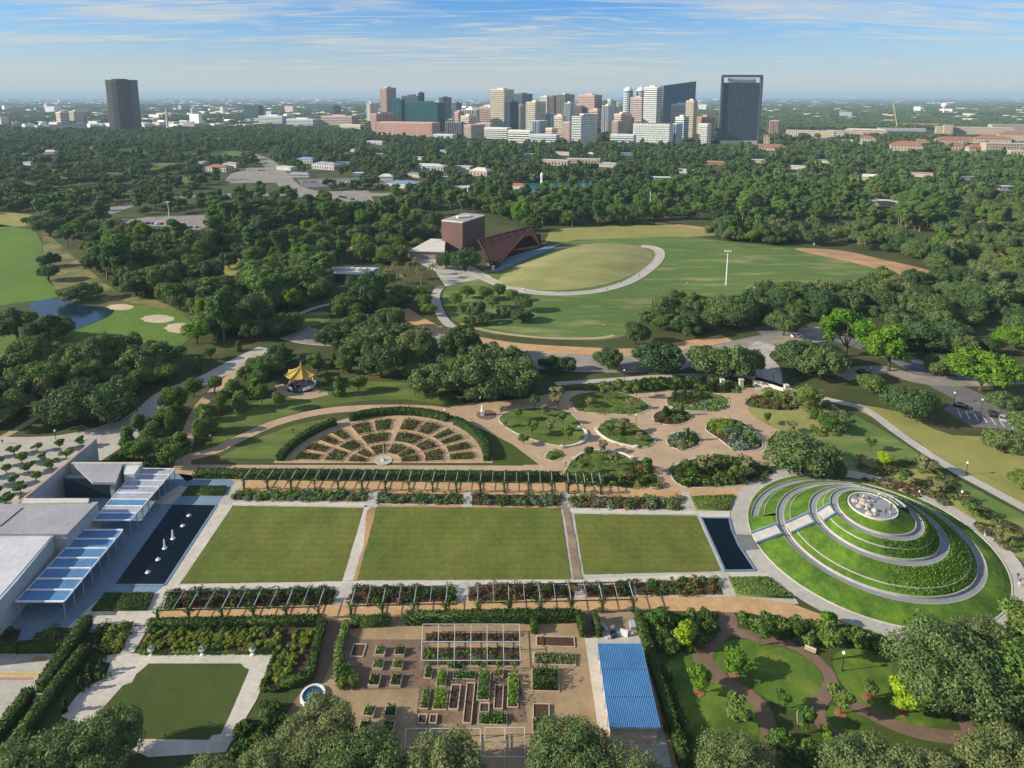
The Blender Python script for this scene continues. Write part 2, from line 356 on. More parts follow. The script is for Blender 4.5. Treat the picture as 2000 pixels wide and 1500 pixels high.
# theatre field
FIELD = [(868, 565), (905, 548), (960, 522), (1090, 474), (1200, 466), (1330, 462), (1480, 478), (1600, 488), (1700, 512), (1800, 545), (1740, 556), (1660, 552), (1560, 562), (1470, 572), (1440, 596), (1270, 606), (1245, 645), (1180, 664), (1080, 662), (960, 652), (900, 634), (870, 605)]
sheet('lawn', clr(FIELD, 3), M['field_grass'], 0.05, sm=3)
sheet('dry_lawn', [(1280, 470), (1380, 466), (1440, 500), (1420, 560), (1330, 600), (1200, 600), (1150, 585), (1290, 530), (1305, 495)], M['field_grass'], 0.06, sm=3)
sheet('bare_strip', clr([(1550, 486), (1640, 489), (1730, 508), (1822, 530), (1835, 545), (1760, 536), (1660, 512)], 3), M['dirt'], 0.07, sm=3)
sheet('rough_grass', clr([(1100, 446), (1300, 440), (1420, 455), (1330, 464), (1090, 472), (1070, 462)], 3), M['dry_grass'], 0.04, sm=3)
# roads and paths beyond the gardens
ribbon('road', [(1380, 446), (1500, 440), (1640, 452), (1760, 468), (1860, 486), (2100, 516)], 13, M['dirt'], 0.06)
ribbon('road', [(1280, 436), (1380, 446)], 9, M['dirt'], 0.06)
ribbon('path', [(1800, 356), (1860, 368), (1930, 380), (2040, 388)], 9, M['dirt'], 0.06)
ribbon('path', [(1860, 420), (1950, 452), (2060, 474)], 8, M['dirt'], 0.06)
ribbon('road', [(480, 300), (520, 315), (545, 340), (575, 368), (640, 378), (760, 380)], 22, M['worn_road'], 0.06)
ribbon('road', [(150, 430), (205, 415), (260, 398), (370, 383), (520, 380), (640, 378)], 20, M['worn_road'], 0.07)
sheet('car_park', clr([(440, 352), (450, 340), (490, 325), (540, 330), (560, 356), (450, 358)]), M['worn_road'], 0.08)
sheet('car_park', clr([(560, 376), (720, 372), (735, 405), (700, 412), (600, 402)]), M['worn_road'], 0.08)
sheet('car_park', clr([(270, 425), (400, 420), (410, 440), (360, 462), (200, 445), (215, 428)]), M['worn_road'], 0.08)
sheet('car_park', clr([(580, 350), (700, 347), (810, 352), (810, 360), (590, 366)]), M['asphalt'], 0.08)
ribbon('path', [(600, 448), (680, 452), (760, 450), (850, 452)], 11, M['worn_road'], 0.06)
ribbon('path', [(500, 498), (600, 492), (660, 482), (745, 494)], 3.5, M['dirt'], 0.06)
ribbon('path', [(360, 505), (400, 538), (430, 556)], 5, M['concrete'], 0.06)
ribbon('path', [(560, 625), (610, 603), (650, 593)], 3, M['concrete'], 0.06)
sheet('clearing', clr([(405, 505), (480, 500), (475, 535), (420, 535)], 3), M['dry_grass'], 0.05, sm=3)
sheet('clearing', clr([(540, 630), (600, 612), (640, 610), (640, 628), (590, 640)], 3), M['field_grass'], 0.05, sm=3)
sheet('forecourt', clr([(790, 492), (860, 470), (880, 500), (960, 540), (900, 552), (870, 560), (850, 530), (800, 505)]), M['concrete'], 0.07)
sheet('lake', clr([(985, 362), (1060, 358), (1160, 354), (1155, 366), (1050, 376), (990, 380)], 3), M['lake_water'], 0.06, sm=3)
sheet('lake', clr([(1190, 352), (1252, 346), (1250, 356), (1200, 360)], 3), M['lake_water'], 0.06, sm=3)
# main drive
ribbon('verge', [(783, 605), (830, 634), (900, 658), (1000, 676), (1110, 684), (1240, 688), (1330, 676), (1420, 660)], 8, M['gravel_orange'], 0.05)
ribbon('road', [(575, 650), (620, 660), (700, 664), (780, 664), (860, 668), (960, 690), (1100, 708), (1260, 710), (1400, 690), (1540, 662), (1660, 645)], 15, M['worn_road'], 0.08, kerb=0.2, kerbm=M['pale_concrete'])
ribbon('lane_line', [(640, 662), (700, 664), (780, 664), (860, 668), (960, 690), (1100, 708), (1260, 710), (1400, 690), (1540, 662)], .3, M['line_yellow'], 0.10, clear=False)
for i_ in range(9): sheet('bay_line', [(1870+i_*16, 802+i_*3.6), (1871.5+i_*16, 802+i_*3.6), (1878+i_*17, 815+i_*3.8), (1876+i_*17, 815+i_*3.8)], M['line_white'], 0.11)
ribbon('road', [(1500, 768), (1500, 720), (1478, 692), (1500, 672)], 9, M['concrete'], 0.10)
ribbon('road', [(1480, 648), (1600, 650), (1760, 700), (1860, 760), (2060, 850)], 12, M['asphalt'], 0.06)
ribbon('path', [(860, 560), (850, 580), (860, 612), (878, 635), (920, 660)], 4.5, M['concrete'], 0.10)
ribbon('path', [(1085, 750), (1200, 742), (1300, 735), (1400, 733), (1470, 738), (1560, 768)], 3, M['concrete'], 0.10)
ribbon('path', [(1560, 768), (1640, 786), (1690, 800), (1760, 850), (1850, 910), (1950, 965), (2060, 1025)], 3.2, M['concrete'], 0.10)
sheet('dry_lawn', clr([(1660, 792), (1760, 806), (1860, 850), (2080, 870), (2080, 1020), (1960, 962), (1850, 902), (1760, 842)], 3), M['dry_grass'], 0.05, sm=3)
sheet('lawn', clr([(1540, 790), (1640, 800), (1740, 850), (1850, 925), (1960, 985), (2080, 1060), (2080, 1180), (1960, 1060), (1860, 980), (1700, 930), (1560, 910)], 3), M['field_grass'], 0.04, sm=3)
sheet('car_park', clr([(1842, 800), (1872, 778), (1990, 812), (2080, 840), (2080, 862), (1960, 838), (1900, 834)]), M['asphalt'], 0.09)
ribbon('road', [(1640, 735), (1720, 722), (1800, 742), (1900, 745), (2080, 735)], 8, M['worn_road'], 0.08)
ribbon('path', [(1780, 705), (1840, 718), (1880, 735)], 3, M['concrete'], 0.10)
# left road, plaza
sheet('forest_floor', [(-80, 720), (330, 690), (420, 700), (360, 760), (260, 820), (-80, 868)], M['park_ground'], 0.03)
ribbon('road', [(-100, 872), (60, 872), (160, 858), (240, 832), (290, 800), (330, 768), (400, 742), (460, 710), (520, 680)], [11]*18+[8]*60, M['concrete'], 0.09)
ribbon('path', [(-80, 900), (40, 835), (95, 798), (140, 770)], 2.6, M['gravel'], 0.07)
sheet('plaza', clr([(-120, 868), (120, 868), (200, 850), (265, 825), (275, 850), (190, 905), (60, 985), (-120, 1080)]), M['concrete'], 0.06)
# gardens: gravel carpet with everything laid on it
ribbon('path', [(505, 692), (440, 745), (395, 790), (375, 830), (362, 870), (358, 910), (380, 935)], 4.0, M['gravel'], 0.10)
ribbon('path', [(365, 895), (420, 880), (470, 856), (540, 826), (620, 806), (700, 798), (790, 797), (865, 802), (930, 822), (1000, 858), (1060, 892), (1110, 918)], 4.2, M['gravel'], 0.11)
ribbon('path', [(630, 778-60), (690, 728), (640, 775), (560, 775), (520, 760)][0:0] or [(545, 752), (560, 770), (600, 776), (640, 768)], 3, M['gravel'], 0.10)
sheet('lawn', clr([(400, 880), (470, 845), (560, 812), (660, 788), (790, 780), (900, 795), (870, 760), (720, 745), (560, 770), (440, 810)], 3), M['bed_grass'], 0.05, sm=3)
GARD = [(870, 800), (935, 785), (1020, 780), (1100, 765), (1240, 758), (1400, 752), (1560, 770), (1640, 800), (1560, 830), (1500, 860), (1520, 930), (1450, 975), (1100, 975), (1040, 930), (990, 870), (900, 820)]
sheet('gravel_walk', clr(GARD, 3), M['gravel'], 0.07, sm=3)
sheet('gravel_walk', clr([(340, 908), (1112, 910), (1112, 970), (330, 962)]), M['gravel'], 0.08)
sheet('lawn', [(425, 896), (500, 858), (570, 832), (655, 815), (640, 826), (590, 850), (538, 898)], M['bed_grass'], 0.13, sm=0)
sheet('lawn', [(880, 822), (940, 838), (1000, 868), (1052, 908), (966, 909), (955, 880), (920, 848)], M['lawn_dark'], 0.13)
sheet('pergola_walk', clr([(455, 938), (1200, 946), (1310, 958), (1452, 955), (1440, 972), (1300, 972), (460, 962)]), M['gravel_orange'], 0.12)
sheet('garden_floor', clr([(335, 962), (1440, 970), (1560, 1180), (1440, 1180), (300, 1225), (250, 1225)]), M['concrete'], 0.06)
sheet('pavilion_plaza', clr([(-300, 1240), (-200, 1100), (45, 980), (188, 905), (385, 930), (470, 940), (440, 985), (345, 1145), (290, 1235)]), M['plaza_stone'], 0.10)
sheet('stone_strip', [(425, 986), (455, 988), (350, 1143), (322, 1145)], M['pale_concrete'], 0.14)
sheet('stone_strip', [(437, 970), (462, 940), (475, 940), (455, 988), (425, 986)], M['concrete'], 0.13)
sheet('stone_floor', [(355, 969), (437, 970), (425, 986), (336, 985)], M['plaza_stone'], 0.13)
sheet('stone_floor', [(290, 987), (350, 950), (370, 952), (336, 985)], M['concrete'], 0.125)
sheet('stone_walk', [(205, 1160), (302, 1160), (322, 1145), (350, 1143), (300, 1222), (125, 1232)], M['pale_concrete'], 0.12)
LAWNS = [([(455, 989), (711, 993), (669, 1136), (352, 1141)], 0), ([(737, 991), (1094, 993), (1115, 1132), (697, 1134)], 0), ([(1121, 1005), (1361, 1008), (1409, 1116), (1140, 1123)], 0)]
def wob(P, a, n=14, seed=1):
    rr = random.Random(seed); out = []
    for i in range(len(P)):
        x0, y0 = P[i]; x1, y1 = P[(i+1) % len(P)]
        k = max(1, int(math.hypot(x1-x0, y1-y0)/n))
        for j in range(k): out.append((x0+(x1-x0)*j/k+rr.uniform(-a, a), y0+(y1-y0)*j/k+rr.uniform(-a, a)*.7))
    return out
for i_, (P, _) in enumerate(LAWNS): sheet('lawn', wob(P, .55, 9, i_+20), M['lawn_grass'], 0.16)
sheet('worn_edge', wob([(730, 987), (1100, 989), (1100, 994), (735, 993), (722, 1050), (700, 1135), (690, 1135), (712, 1060), (716, 1000)], 1.5), M['dirt'], 0.155)
sheet('dirt_walk', wob([(1099, 990), (1112, 992), (1137, 1132), (1121, 1134)], 1.2), M['worn_walk'], 0.165)
sheet('stone_walk', [(712, 988), (733, 990), (695, 1135), (668, 1136)], M['pale_concrete'], 0.15)
sheet('stone_walk', wob([(455, 981), (735, 984), (733, 991), (453, 988)], 0.8), M['pale_concrete'], 0.15)
sheet('stone_walk', wob([(1100, 993), (1330, 998), (1362, 1000), (1362, 1006), (1120, 1004)], 1.0, seed=3), M['pale_concrete'], 0.15)
sheet('stone_walk', wob([(335, 1143), (700, 1136), (1110, 1134), (1420, 1118), (1530, 1121), (1560, 1132), (1420, 1129), (1200, 1141), (700, 1148), (328, 1155)], 1.0, seed=5), M['pale_concrete'], 0.145)
sheet('stone_walk', [(1335, 972), (1352, 972), (1372, 1012), (1418, 1116), (1405, 1118), (1360, 1006)], M['concrete'], 0.147)
sheet('stone_walk', [(1404, 1118), (1423, 1118), (1440, 1168), (1420, 1168)], M['concrete'], 0.148)
sheet('stone_walk', [(1362, 998), (1425, 999), (1426, 1012), (1368, 1011)], M['pale_concrete'], 0.15)
for x0, x1, x2, x3 in ((668, 690, 684, 656), (892, 915, 915, 890), (1120, 1140, 1146, 1124)):
    sheet('stone_walk', [(x0, 1140), (x1, 1140), (x2, 1186), (x3, 1186)], M['concrete'], 0.16)
for x0, x1 in ((720, 738), (906, 922), (1098, 1114), (1332, 1348)):
    sheet('stone_walk', [(x0, 962), (x1, 962), (x1, 992), (x0-3, 992)], M['concrete'], 0.16)
sheet('pergola_walk', clr([(296, 1226), (312, 1190), (640, 1183), (1240, 1166), (1440, 1167), (1540, 1178), (1660, 1222), (1560, 1212), (1440, 1198), (1250, 1193), (800, 1206), (640, 1214)]), M['gravel_orange'], 0.17)
# pools
def pool(P, jets, label=None):
    Q = [G(x, y) for x, y in P]; k = MB(); n = len(Q)
    c = sum(Q, Vector())/n
    for i in range(n):
        a = Q[i]; d = Q[(i+1) % n]; k.bar((a.x, a.y, 0.16), (d.x, d.y, 0.16), 0.45, 0.16)
    r = empty('reflecting_pool', (c.x, c.y, 0), label, 'pool')
    e = k.build('coping', M['plaza_stone'], org=None); e.parent = r; e.matrix_parent_inverse = Matrix.Translation((-c.x, -c.y, 0))
    w = sheet('water', P, M['pool_water'], 0.19, kind=None); w.parent = r; w.matrix_parent_inverse = Matrix.Translation((-c.x, -c.y, 0))
    return r
pool([(336, 986), (424, 987), (322, 1144), (222, 1144)], None, 'long dark reflecting pool beside the pavilion plaza with small fountains')
pool([(1369, 1012), (1424, 1013), (1429, 1035), (1442, 1065), (1475, 1115), (1416, 1116)], None, 'dark curved reflecting pool between the great lawn and the spiral mound')
# bottom left court
sheet('stone_walk', clr([(205, 1283), (230, 1277), (532, 1277), (535, 1290), (500, 1370), (440, 1470), (290, 1480), (120, 1400), (150, 1360)]), M['pale_concrete'], 0.10)
sheet('lawn', [(290, 1297), (470, 1297), (476, 1304), (486, 1309), (458, 1375), (432, 1434), (415, 1437), (408, 1446), (250, 1444), (160, 1430), (240, 1340), (258, 1334), (266, 1318), (272, 1313), (284, 1303)], M['lawn_dark'], 0.14)
sheet('stone_walk', [(262, 1222), (292, 1222), (262, 1275), (234, 1279)], M['concrete'], 0.12)
sheet('stone_walk', [(40, 1228), (75, 1226), (65, 1250), (30, 1254)], M['plaza_stone'], 0.12)
sheet('car_park', clr([(-200, 1276), (108, 1277), (78, 1345), (-20, 1435), (-200, 1500)]), M['concrete'], 0.10)
sheet('road_marking', [(-200, 1314), (82, 1315), (79, 1319), (-200, 1319)], M['line_yellow'], 0.12)
sheet('road_marking', [(-200, 1325), (66, 1324), (64, 1329), (-200, 1331)], M['line_red'], 0.12)
sheet('tile_patch', [(66, 1283), (94, 1283), (88, 1293), (60, 1293)], M['dirt'], 0.12)
sheet('stone_walk', [(62, 1356), (110, 1353), (102, 1375), (66, 1378)], M['pale_concrete'], 0.12)
sheet('bed_soil', clr([(-60, 1228), (270, 1210), (262, 1278), (-60, 1278)]), M['soil'], 0.05)
# kitchen garden
sheet('gravel_walk', clr([(545, 1520), (560, 1400), (625, 1330), (668, 1212), (1240, 1194), (1330, 1520)]), M['gravel_gold'], 0.11)
sheet('brick_walk', [(640, 1213), (671, 1212), (650, 1290), (625, 1345), (600, 1400), (555, 1405), (575, 1370), (604, 1330), (618, 1290)], M['brown_path'], 0.13)
sheet('gravel_walk', [(640, 1213-2), (700, 1250), (840, 1250), (820, 1345), (690, 1350), (670, 1290)], M['brown_path'], 0.125)
sheet('brick_walk', [(1130, 1198), (1160, 1197), (1166, 1246), (1142, 1248)], M['brown_path'], 0.13)
sheet('stone_walk', [(1142, 1248), (1167, 1247), (1196, 1430), (1168, 1425)], M['pale_concrete'], 0.14)
sheet('stone_floor', [(1165, 1236), (1255, 1236), (1312, 1500), (1196, 1500)], M['concrete'], 0.12)
sheet('plot_soil', [(822, 1312), (1012, 1310), (1030, 1412), (812, 1416)], M['plot_soil'], 0.13)
# winding garden, bottom right
sheet('lawn', clr([(1250, 1196), (1420, 1200), (1560, 1214), (1700, 1240), (2100, 1235), (2100, 1560), (1310, 1560)]), M['lawn_dark'], 0.06)
sheet('lawn', [(1292, 1340), (1310, 1290), (1370, 1262), (1378, 1300), (1450, 1352), (1485, 1400), (1475, 1470), (1330, 1480)], M['bright_grass'], 0.08, sm=3)
sheet('lawn', [(1390, 1290), (1402, 1262), (1450, 1250), (1530, 1266), (1590, 1298), (1608, 1335), (1590, 1372), (1540, 1388), (1490, 1360), (1430, 1325)], M['bright_grass'], 0.09, sm=4)
sheet('lawn', [(1630, 1280), (1700, 1265), (1800, 1300), (1850, 1370), (1850, 1415), (1760, 1415), (1690, 1380), (1640, 1330)], M['bright_grass'], 0.09, sm=4)
sheet('lawn', [(1606, 1395), (1640, 1380), (1700, 1410), (1690, 1430), (1630, 1440)], M['bright_grass'], 0.09, sm=4)
sheet('lawn', [(1885, 1390), (1950, 1390), (1960, 1440), (1900, 1450)], M['bright_grass'], 0.09, sm=4)
ribbon('garden_path', [(1410, 1190), (1422, 1215), (1400, 1240), (1376, 1262), (1376, 1295), (1410, 1328), (1460, 1356), (1492, 1390), (1502, 1440), (1494, 1510)], [3.6]*30+[2.5]*40, M['brown_path'], 0.12)
ribbon('garden_path', [(1410, 1228), (1470, 1243), (1540, 1258), (1595, 1290), (1622, 1325), (1618, 1350), (1600, 1375), (1602, 1410), (1645, 1450), (1700, 1490)], 2.3, M['brown_path'], 0.13)
ribbon('garden_path', [(1618, 1338), (1660, 1372), (1710, 1400), (1780, 1428), (1850, 1440), (1895, 1440), (1885, 1410), (1862, 1368), (1850, 1352)], 2.5, M['brown_path'], 0.14)
PX_CLEAR_BOTTOM = [(-200, 900), (2200, 1100), (2200, 1600), (-200, 1600)]
# ---------------------------------------------------------------- vegetation
LM = {}
def LD(k, *a, **kw): LM[k] = leafmat(k, *a, **kw)
LD('oak_leaf', (0.037, 0.083, 0.029), (0.080, 0.148, 0.044), (0.108, 0.157, 0.046), transl=.24)
LD('olive_leaf', (0.072, 0.129, 0.041), (0.164, 0.236, 0.067), (0.152, 0.179, 0.065), transl=.24)
LD('green_leaf', (0.051, 0.121, 0.019), (0.103, 0.201, 0.032), (0.128, 0.180, 0.036), transl=.24)
LD('bright_leaf', (0.095, 0.22, 0.014), (0.17, 0.33, 0.022), (0.13, 0.23, 0.02), transl=0.4)
LD('pine_leaf', (0.049, 0.114, 0.031), (0.100, 0.189, 0.045), (0.133, 0.211, 0.050), transl=.24)
LD('lime_leaf', (0.26, 0.40, 0.015), (0.42, 0.55, 0.03), transl=.4)
LD('yellow_leaf', (0.16, 0.23, 0.025), (0.32, 0.35, 0.045), transl=0.3)
LD('pale_leaf', (0.19, 0.20, 0.09), (0.30, 0.28, 0.12))
LD('hedge_leaf', (0.037, 0.075, 0.014), (0.075, 0.127, 0.021))
LD('topiary_leaf', (0.015, 0.042, 0.014), (0.035, 0.075, 0.022))
LD('silver_leaf', (0.14, 0.22, 0.15), (0.24, 0.34, 0.24))
LD('red_leaf', (0.075, 0.040, 0.022), (0.15, 0.075, 0.035))
LD('rust_leaf', (0.15, 0.10, 0.03), (0.24, 0.16, 0.05))
LD('palm_leaf', (0.20, 0.17, 0.07), (0.36, 0.31, 0.14))
LD('far_leaf', (0.034, 0.074, 0.028), (0.090, 0.148, 0.043), (0.111, 0.159, 0.047), transl=.24)
D('bark', (0.115, 0.085, 0.06), (0.07, 0.05, 0.038), 1.5)
D('pale_bark', (0.26, 0.21, 0.15), (0.18, 0.14, 0.10), 1.5)

def sphere_dirs(n, rs, zmin=-1.0):
    z = rs.uniform(zmin, 1, n); a = rs.uniform(0, 2*np.pi, n); r = np.sqrt(1-z*z)
    return np.stack([r*np.cos(a), r*np.sin(a), z], 1)
ICO_V = None
def ico():
    global ICO_V
    if ICO_V is None:
        t = (1+5**.5)/2
        v = np.array([(-1, t, 0), (1, t, 0), (-1, -t, 0), (1, -t, 0), (0, -1, t), (0, 1, t), (0, -1, -t), (0, 1, -t), (t, 0, -1), (t, 0, 1), (-t, 0, -1), (-t, 0, 1)], float)
        v /= np.linalg.norm(v[0])
        f = np.array([(0, 11, 5), (0, 5, 1), (0, 1, 7), (0, 7, 10), (0, 10, 11), (1, 5, 9), (5, 11, 4), (11, 10, 2), (10, 7, 6), (7, 1, 8), (3, 9, 4), (3, 4, 2), (3, 2, 6), (3, 6, 8), (3, 8, 9), (4, 9, 5), (2, 4, 11), (6, 2, 10), (8, 6, 7), (9, 8, 1)])
        ICO_V = (v, f)
    return ICO_V
def crown(seed, shape, Rr, H, base, nl, nq, q, jit=0.55, core=0.50):
    """leaf faces and a few dense cores; returns (V, extra). crown spans base..H, radius Rr"""
    rs = np.random.RandomState(seed); C = []; Rd = []
    hc = H-base
    for i in range(nl):
        u = (i+0.5)/nl
        if shape == 'oak':
            d = sphere_dirs(1, rs, -0.6)[0]; rr = rs.uniform(0.20, 0.40)
            k = rs.uniform(0.55, 0.92); c = np.array([d[0]*Rr*k, d[1]*Rr*k, base+hc*0.42+d[2]*hc*0.42*k]); r = rr*Rr*(1-0.25*abs(d[2]))
        elif shape == 'round':
            d = sphere_dirs(1, rs, -0.8)[0]; k = rs.uniform(0.35, 0.78)
            c = np.array([d[0]*Rr*k, d[1]*Rr*k, base+hc*0.5+d[2]*hc*0.40*k]); r = rs.uniform(0.30, 0.46)*Rr
        elif shape == 'tall':
            z = base+hc*(0.08+0.88*u); taper = math.sin(math.pi*min(1, 0.22+0.78*(1-u)**0.9))**0.7; a = rs.uniform(0, 6.28); k = rs.uniform(0.2, 0.72)*Rr*taper
            c = np.array([math.cos(a)*k, math.sin(a)*k, z]); r = rs.uniform(0.26, 0.44)*Rr*(0.55+0.5*taper)
        else:                                            # column
            z = base+hc*u*0.95; t = (1-u)**0.6; a = rs.uniform(0, 6.28); k = 0.3*Rr*t
            c = np.array([math.cos(a)*k, math.sin(a)*k, z]); r = Rr*(0.35+0.4*t)
        C.append(c); Rd.append(r)
    C = np.array(C); Rd = np.array(Rd); w = Rd**2/np.sum(Rd**2)
    P = []; N = []
    for i in range(nl):
        n = int(nq*w[i])+4; d = sphere_dirs(n, rs, -0.75); rad = Rd[i]*(rs.uniform(0.70, 1.05, n)+(rs.rand(n) < .28)*rs.uniform(0, .32, n))[:, None]
        p = C[i] + d*rad*np.array([1, 1, 0.85]); keep = np.ones(n, bool)
        for j in range(nl):
            if j != i: keep &= np.linalg.norm((p-C[j])/np.array([1, 1, .85]), axis=1) > Rd[j]*0.80
        P.append(p[keep]); N.append(d[keep])
    P = np.concatenate(P); N = np.concatenate(N)
    V = leafquads(P, N, q, rs, 1.4, jit)
    v, f = ico(); ev = []; ef = []
    for i in range(nl):
        ef.append(f+len(ev)*12); ev.append(C[i]+v*Rd[i]*core)
    return V, (np.concatenate(ev), np.concatenate(ef)), C
def trunk_mesh(name, H, base, rad, C, k=6, limbs=5, seed=0):
    rr = random.Random(seed); b = MB(); top = base+(H-base)*0.45
    b.tube([(0, 0, -0.2), (rr.uniform(-.1, .1), 0, base*0.5), (rr.uniform(-.3, .3), rr.uniform(-.3, .3), base), (0, 0, top)], [rad*1.25, rad, rad*0.8, rad*0.3], k)
    for i in range(min(limbs, len(C))):
        c = C[(i*3) % len(C)]; s = base*rr.uniform(.7, 1)
        b.tube([(0, 0, s), (c[0]*.45, c[1]*.45, (s+c[2])/2+.4), tuple(c)], [rad*.5, rad*.32, rad*.12], 5)
    me = bpy.data.meshes.new(name); me.from_pydata(b.v, [], b.f); return me
PROTO = {}
def proto(key, n, shape, Rr, H, base, nl, nq, q, leaf, bark='bark', trad=0.35, jit=0.55, seed=0, limbs=5):
    L = []
    for i in range(n):
        V, ex, C = crown(seed+i*17+hash_(key), shape, Rr, H, base, nl, nq, q, jit)
        cm = quads_mesh('crown', V, LM[leaf], parent=False, extra=ex)
        tm = trunk_mesh('trunk', H, base, trad, C, limbs=limbs, seed=i); tm.materials.append(M[bark])
        L.append((cm, tm))
    PROTO[key] = L
def hash_(s): return sum(ord(c)*(i+3) for i, c in enumerate(s)) % 1000
# near models (bottom of the picture and gardens), mid models and far ones
proto('oak_near', 4, 'oak', 6.2, 10.5, 2.6, 60, 34000, 0.25, 'olive_leaf', trad=0.5, limbs=9)
proto('oak_mid', 6, 'oak', 6.5, 10.5, 1.4, 30, 9000, 0.48, 'oak_leaf', trad=0.5)
proto('dense_mid', 3, 'round', 6.0, 10, 0.2, 34, 9000, 0.46, 'oak_leaf', trad=0.4)
proto('olive_mid', 3, 'oak', 6.0, 9.5, 1.4, 28, 9000, 0.44, 'olive_leaf', trad=0.45)
proto('green_mid', 4, 'round', 4.6, 11, 1.6, 24, 6500, 0.44, 'green_leaf', trad=0.3)
proto('bright_mid', 3, 'oak', 6.4, 13, 2.4, 26, 6500, 0.52, 'bright_leaf', trad=0.35)
proto('pine_mid', 4, 'tall', 3.9, 17, 5.0, 24, 5200, 0.50, 'pine_leaf', 'pale_bark', 0.28)
proto('young_green', 3, 'round', 1.5, 4.0, 1.0, 10, 1500, 0.26, 'green_leaf', trad=0.09)
proto('young_bright', 2, 'round', 1.5, 3.8, 0.9, 10, 1700, 0.26, 'bright_leaf', trad=0.09)
proto('young_lime', 1, 'round', 1.5, 4.2, 0.8, 12, 1900, 0.26, 'lime_leaf', trad=0.09)
proto('young_pale', 2, 'tall', 1.4, 4.6, 0.8, 10, 1100, 0.25, 'pale_leaf', 'pale_bark', trad=0.08)
proto('shrub_green', 3, 'round', 1.0, 1.5, 0.05, 8, 480, 0.22, 'green_leaf', trad=0.05, limbs=0)
proto('shrub_dark', 3, 'round', 1.0, 1.5, 0.05, 8, 480, 0.22, 'hedge_leaf', trad=0.05, limbs=0)
proto('shrub_yellow', 3, 'round', 0.8, 1.1, 0.05, 6, 380, 0.2, 'yellow_leaf', trad=0.05, limbs=0)
proto('shrub_bright', 2, 'round', 0.9, 1.5, 0.05, 7, 420, 0.2, 'bright_leaf', trad=0.05, limbs=0)
proto('conifer', 3, 'col', 1.5, 6.5, 0.3, 12, 2200, 0.34, 'green_leaf', trad=0.12, limbs=0)
proto('cypress', 2, 'col', 0.45, 3.2, 0.1, 9, 700, 0.16, 'topiary_leaf', trad=0.05, limbs=0)
proto('far_oak', 5, 'oak', 6.6, 10.5, 1.2, 16, 1500, 1.0, 'far_leaf', trad=0.45, limbs=2)
proto('far_pine', 3, 'tall', 4.2, 15, 3.5, 12, 700, 1.2, 'pine_leaf', 'pale_bark', 0.3, limbs=1)
proto('clump', 4, 'oak', 17, 12, -1, 20, 520, 3.4, 'far_leaf', trad=0.4, limbs=0)
proto('palm_grove', 1, 'round', 1.0, 1.5, 0.05, 8, 100, 0.22, 'palm_leaf', trad=0.05, limbs=0)
RT = random.Random(11)
TREES = []                                                # footprints, to keep spacing
def tree(key, x, y, h=None, r=None, label='', cat='tree', name='tree', group=None, world=False, z=0.0, trunk=True):
    L = PROTO[key]; cm, tm = L[RT.randrange(len(L))]
    p = Vector((x, y, z)) if world else G(x, y, 0)
    if not world: p.z = z
    e = empty(name, p, label, cat, group, RT.uniform(0, 6.28))
    dim = (max(abs(c) for c in cm['b'][:2]), cm['b'][2]) if 'b' in cm else None
    if dim is None:
        co = np.empty(len(cm.vertices)*3, np.float32); cm.vertices.foreach_get('co', co); co = co.reshape(-1, 3)
        cm['b'] = [float(np.percentile(np.abs(co[:, 0]), 98)), float(np.percentile(np.abs(co[:, 1]), 98)), float(co[:, 2].max())]; dim = (max(cm['b'][:2]), cm['b'][2])
    sz = (h/dim[1]) if h else 1; sr = (r/dim[0]) if r else sz
    e.scale = (sr*RT.uniform(.94, 1.06), sr*RT.uniform(.94, 1.06), sz)
    for nm, me in (('crown', cm), ('trunk', tm)):
        if nm == 'trunk' and not trunk: continue
        o = bpy.data.objects.new(nm, me); COL.objects.link(o); o.parent = e
    TREES.append((p.x, p.y, (r or dim[0]*sr)))
    return e
# leafy masses: hedges and planted beds
def hedge(P, w, h, label, leaf='hedge_leaf', q=0.3, dens=16, px_=True, name='hedge', cat='hedge', sm=0, seed=3):
    Q = [G(x, y) for x, y in (smooth(P, sm) if sm else P)] if px_ else [Vector((x, y, 0)) for x, y in P]
    rs = np.random.RandomState(seed+int(abs(Q[0].x)*10) % 997)
    PP, NN = [], []
    A, B = offsets(Q, w-0.15); core = MB()
    for i in range(len(Q)-1):
        core.prism([(p.x, p.y) for p in (B[i], B[i+1], A[i+1], A[i])], 0.0, h-0.1)
        a, b_ = Q[i], Q[i+1]; L = (b_-a).length; d = (b_-a)/max(L, 1e-6); n = Vector((-d.y, d.x, 0))
        for (off0, off1, z0, z1, nn) in ((w/2, w/2, 0, h, n), (-w/2, -w/2, 0, h, -n), (-w/2, w/2, h, h, Vector((0, 0, 1)))):
            area = L*max(abs(off1-off0), z1-z0); k = int(area*dens)+1
            s = rs.uniform(-0.02, 1.02, k); t = rs.uniform(0, 1, k)
            off = off0+(off1-off0)*t; zz = z0+(z1-z0)*t
            p = np.array(a)[None]+np.outer(s*L, np.array(d))+np.outer(off, np.array(n)); p[:, 2] = zz+rs.normal(0, .07, k)
            p[:, :2] += rs.normal(0, .07, (k, 2)); PP.append(p); NN.append(np.tile(np.array(nn), (k, 1)))
        if i in (0, len(Q)-2):
            for (end, sg) in ((a, -1), (b_, 1)):
                k = int(w*h*dens)+1; t = rs.uniform(-.5, .5, k)*w; z = rs.uniform(0, h, k)
                p = np.array(end)[None]+np.outer(t, np.array(n)); p[:, 2] = z; PP.append(p); NN.append(np.tile(np.array(d)*sg, (k, 1)))
    V = leafquads(np.concatenate(PP), np.concatenate(NN), q, rs, 1.3, .6)
    cv = np.array(core.v); cf = np.array([f for f in core.f])
    o = quads_mesh(name, V, LM[leaf], extra=(cv, cf))
    return tag(o, label, cat)
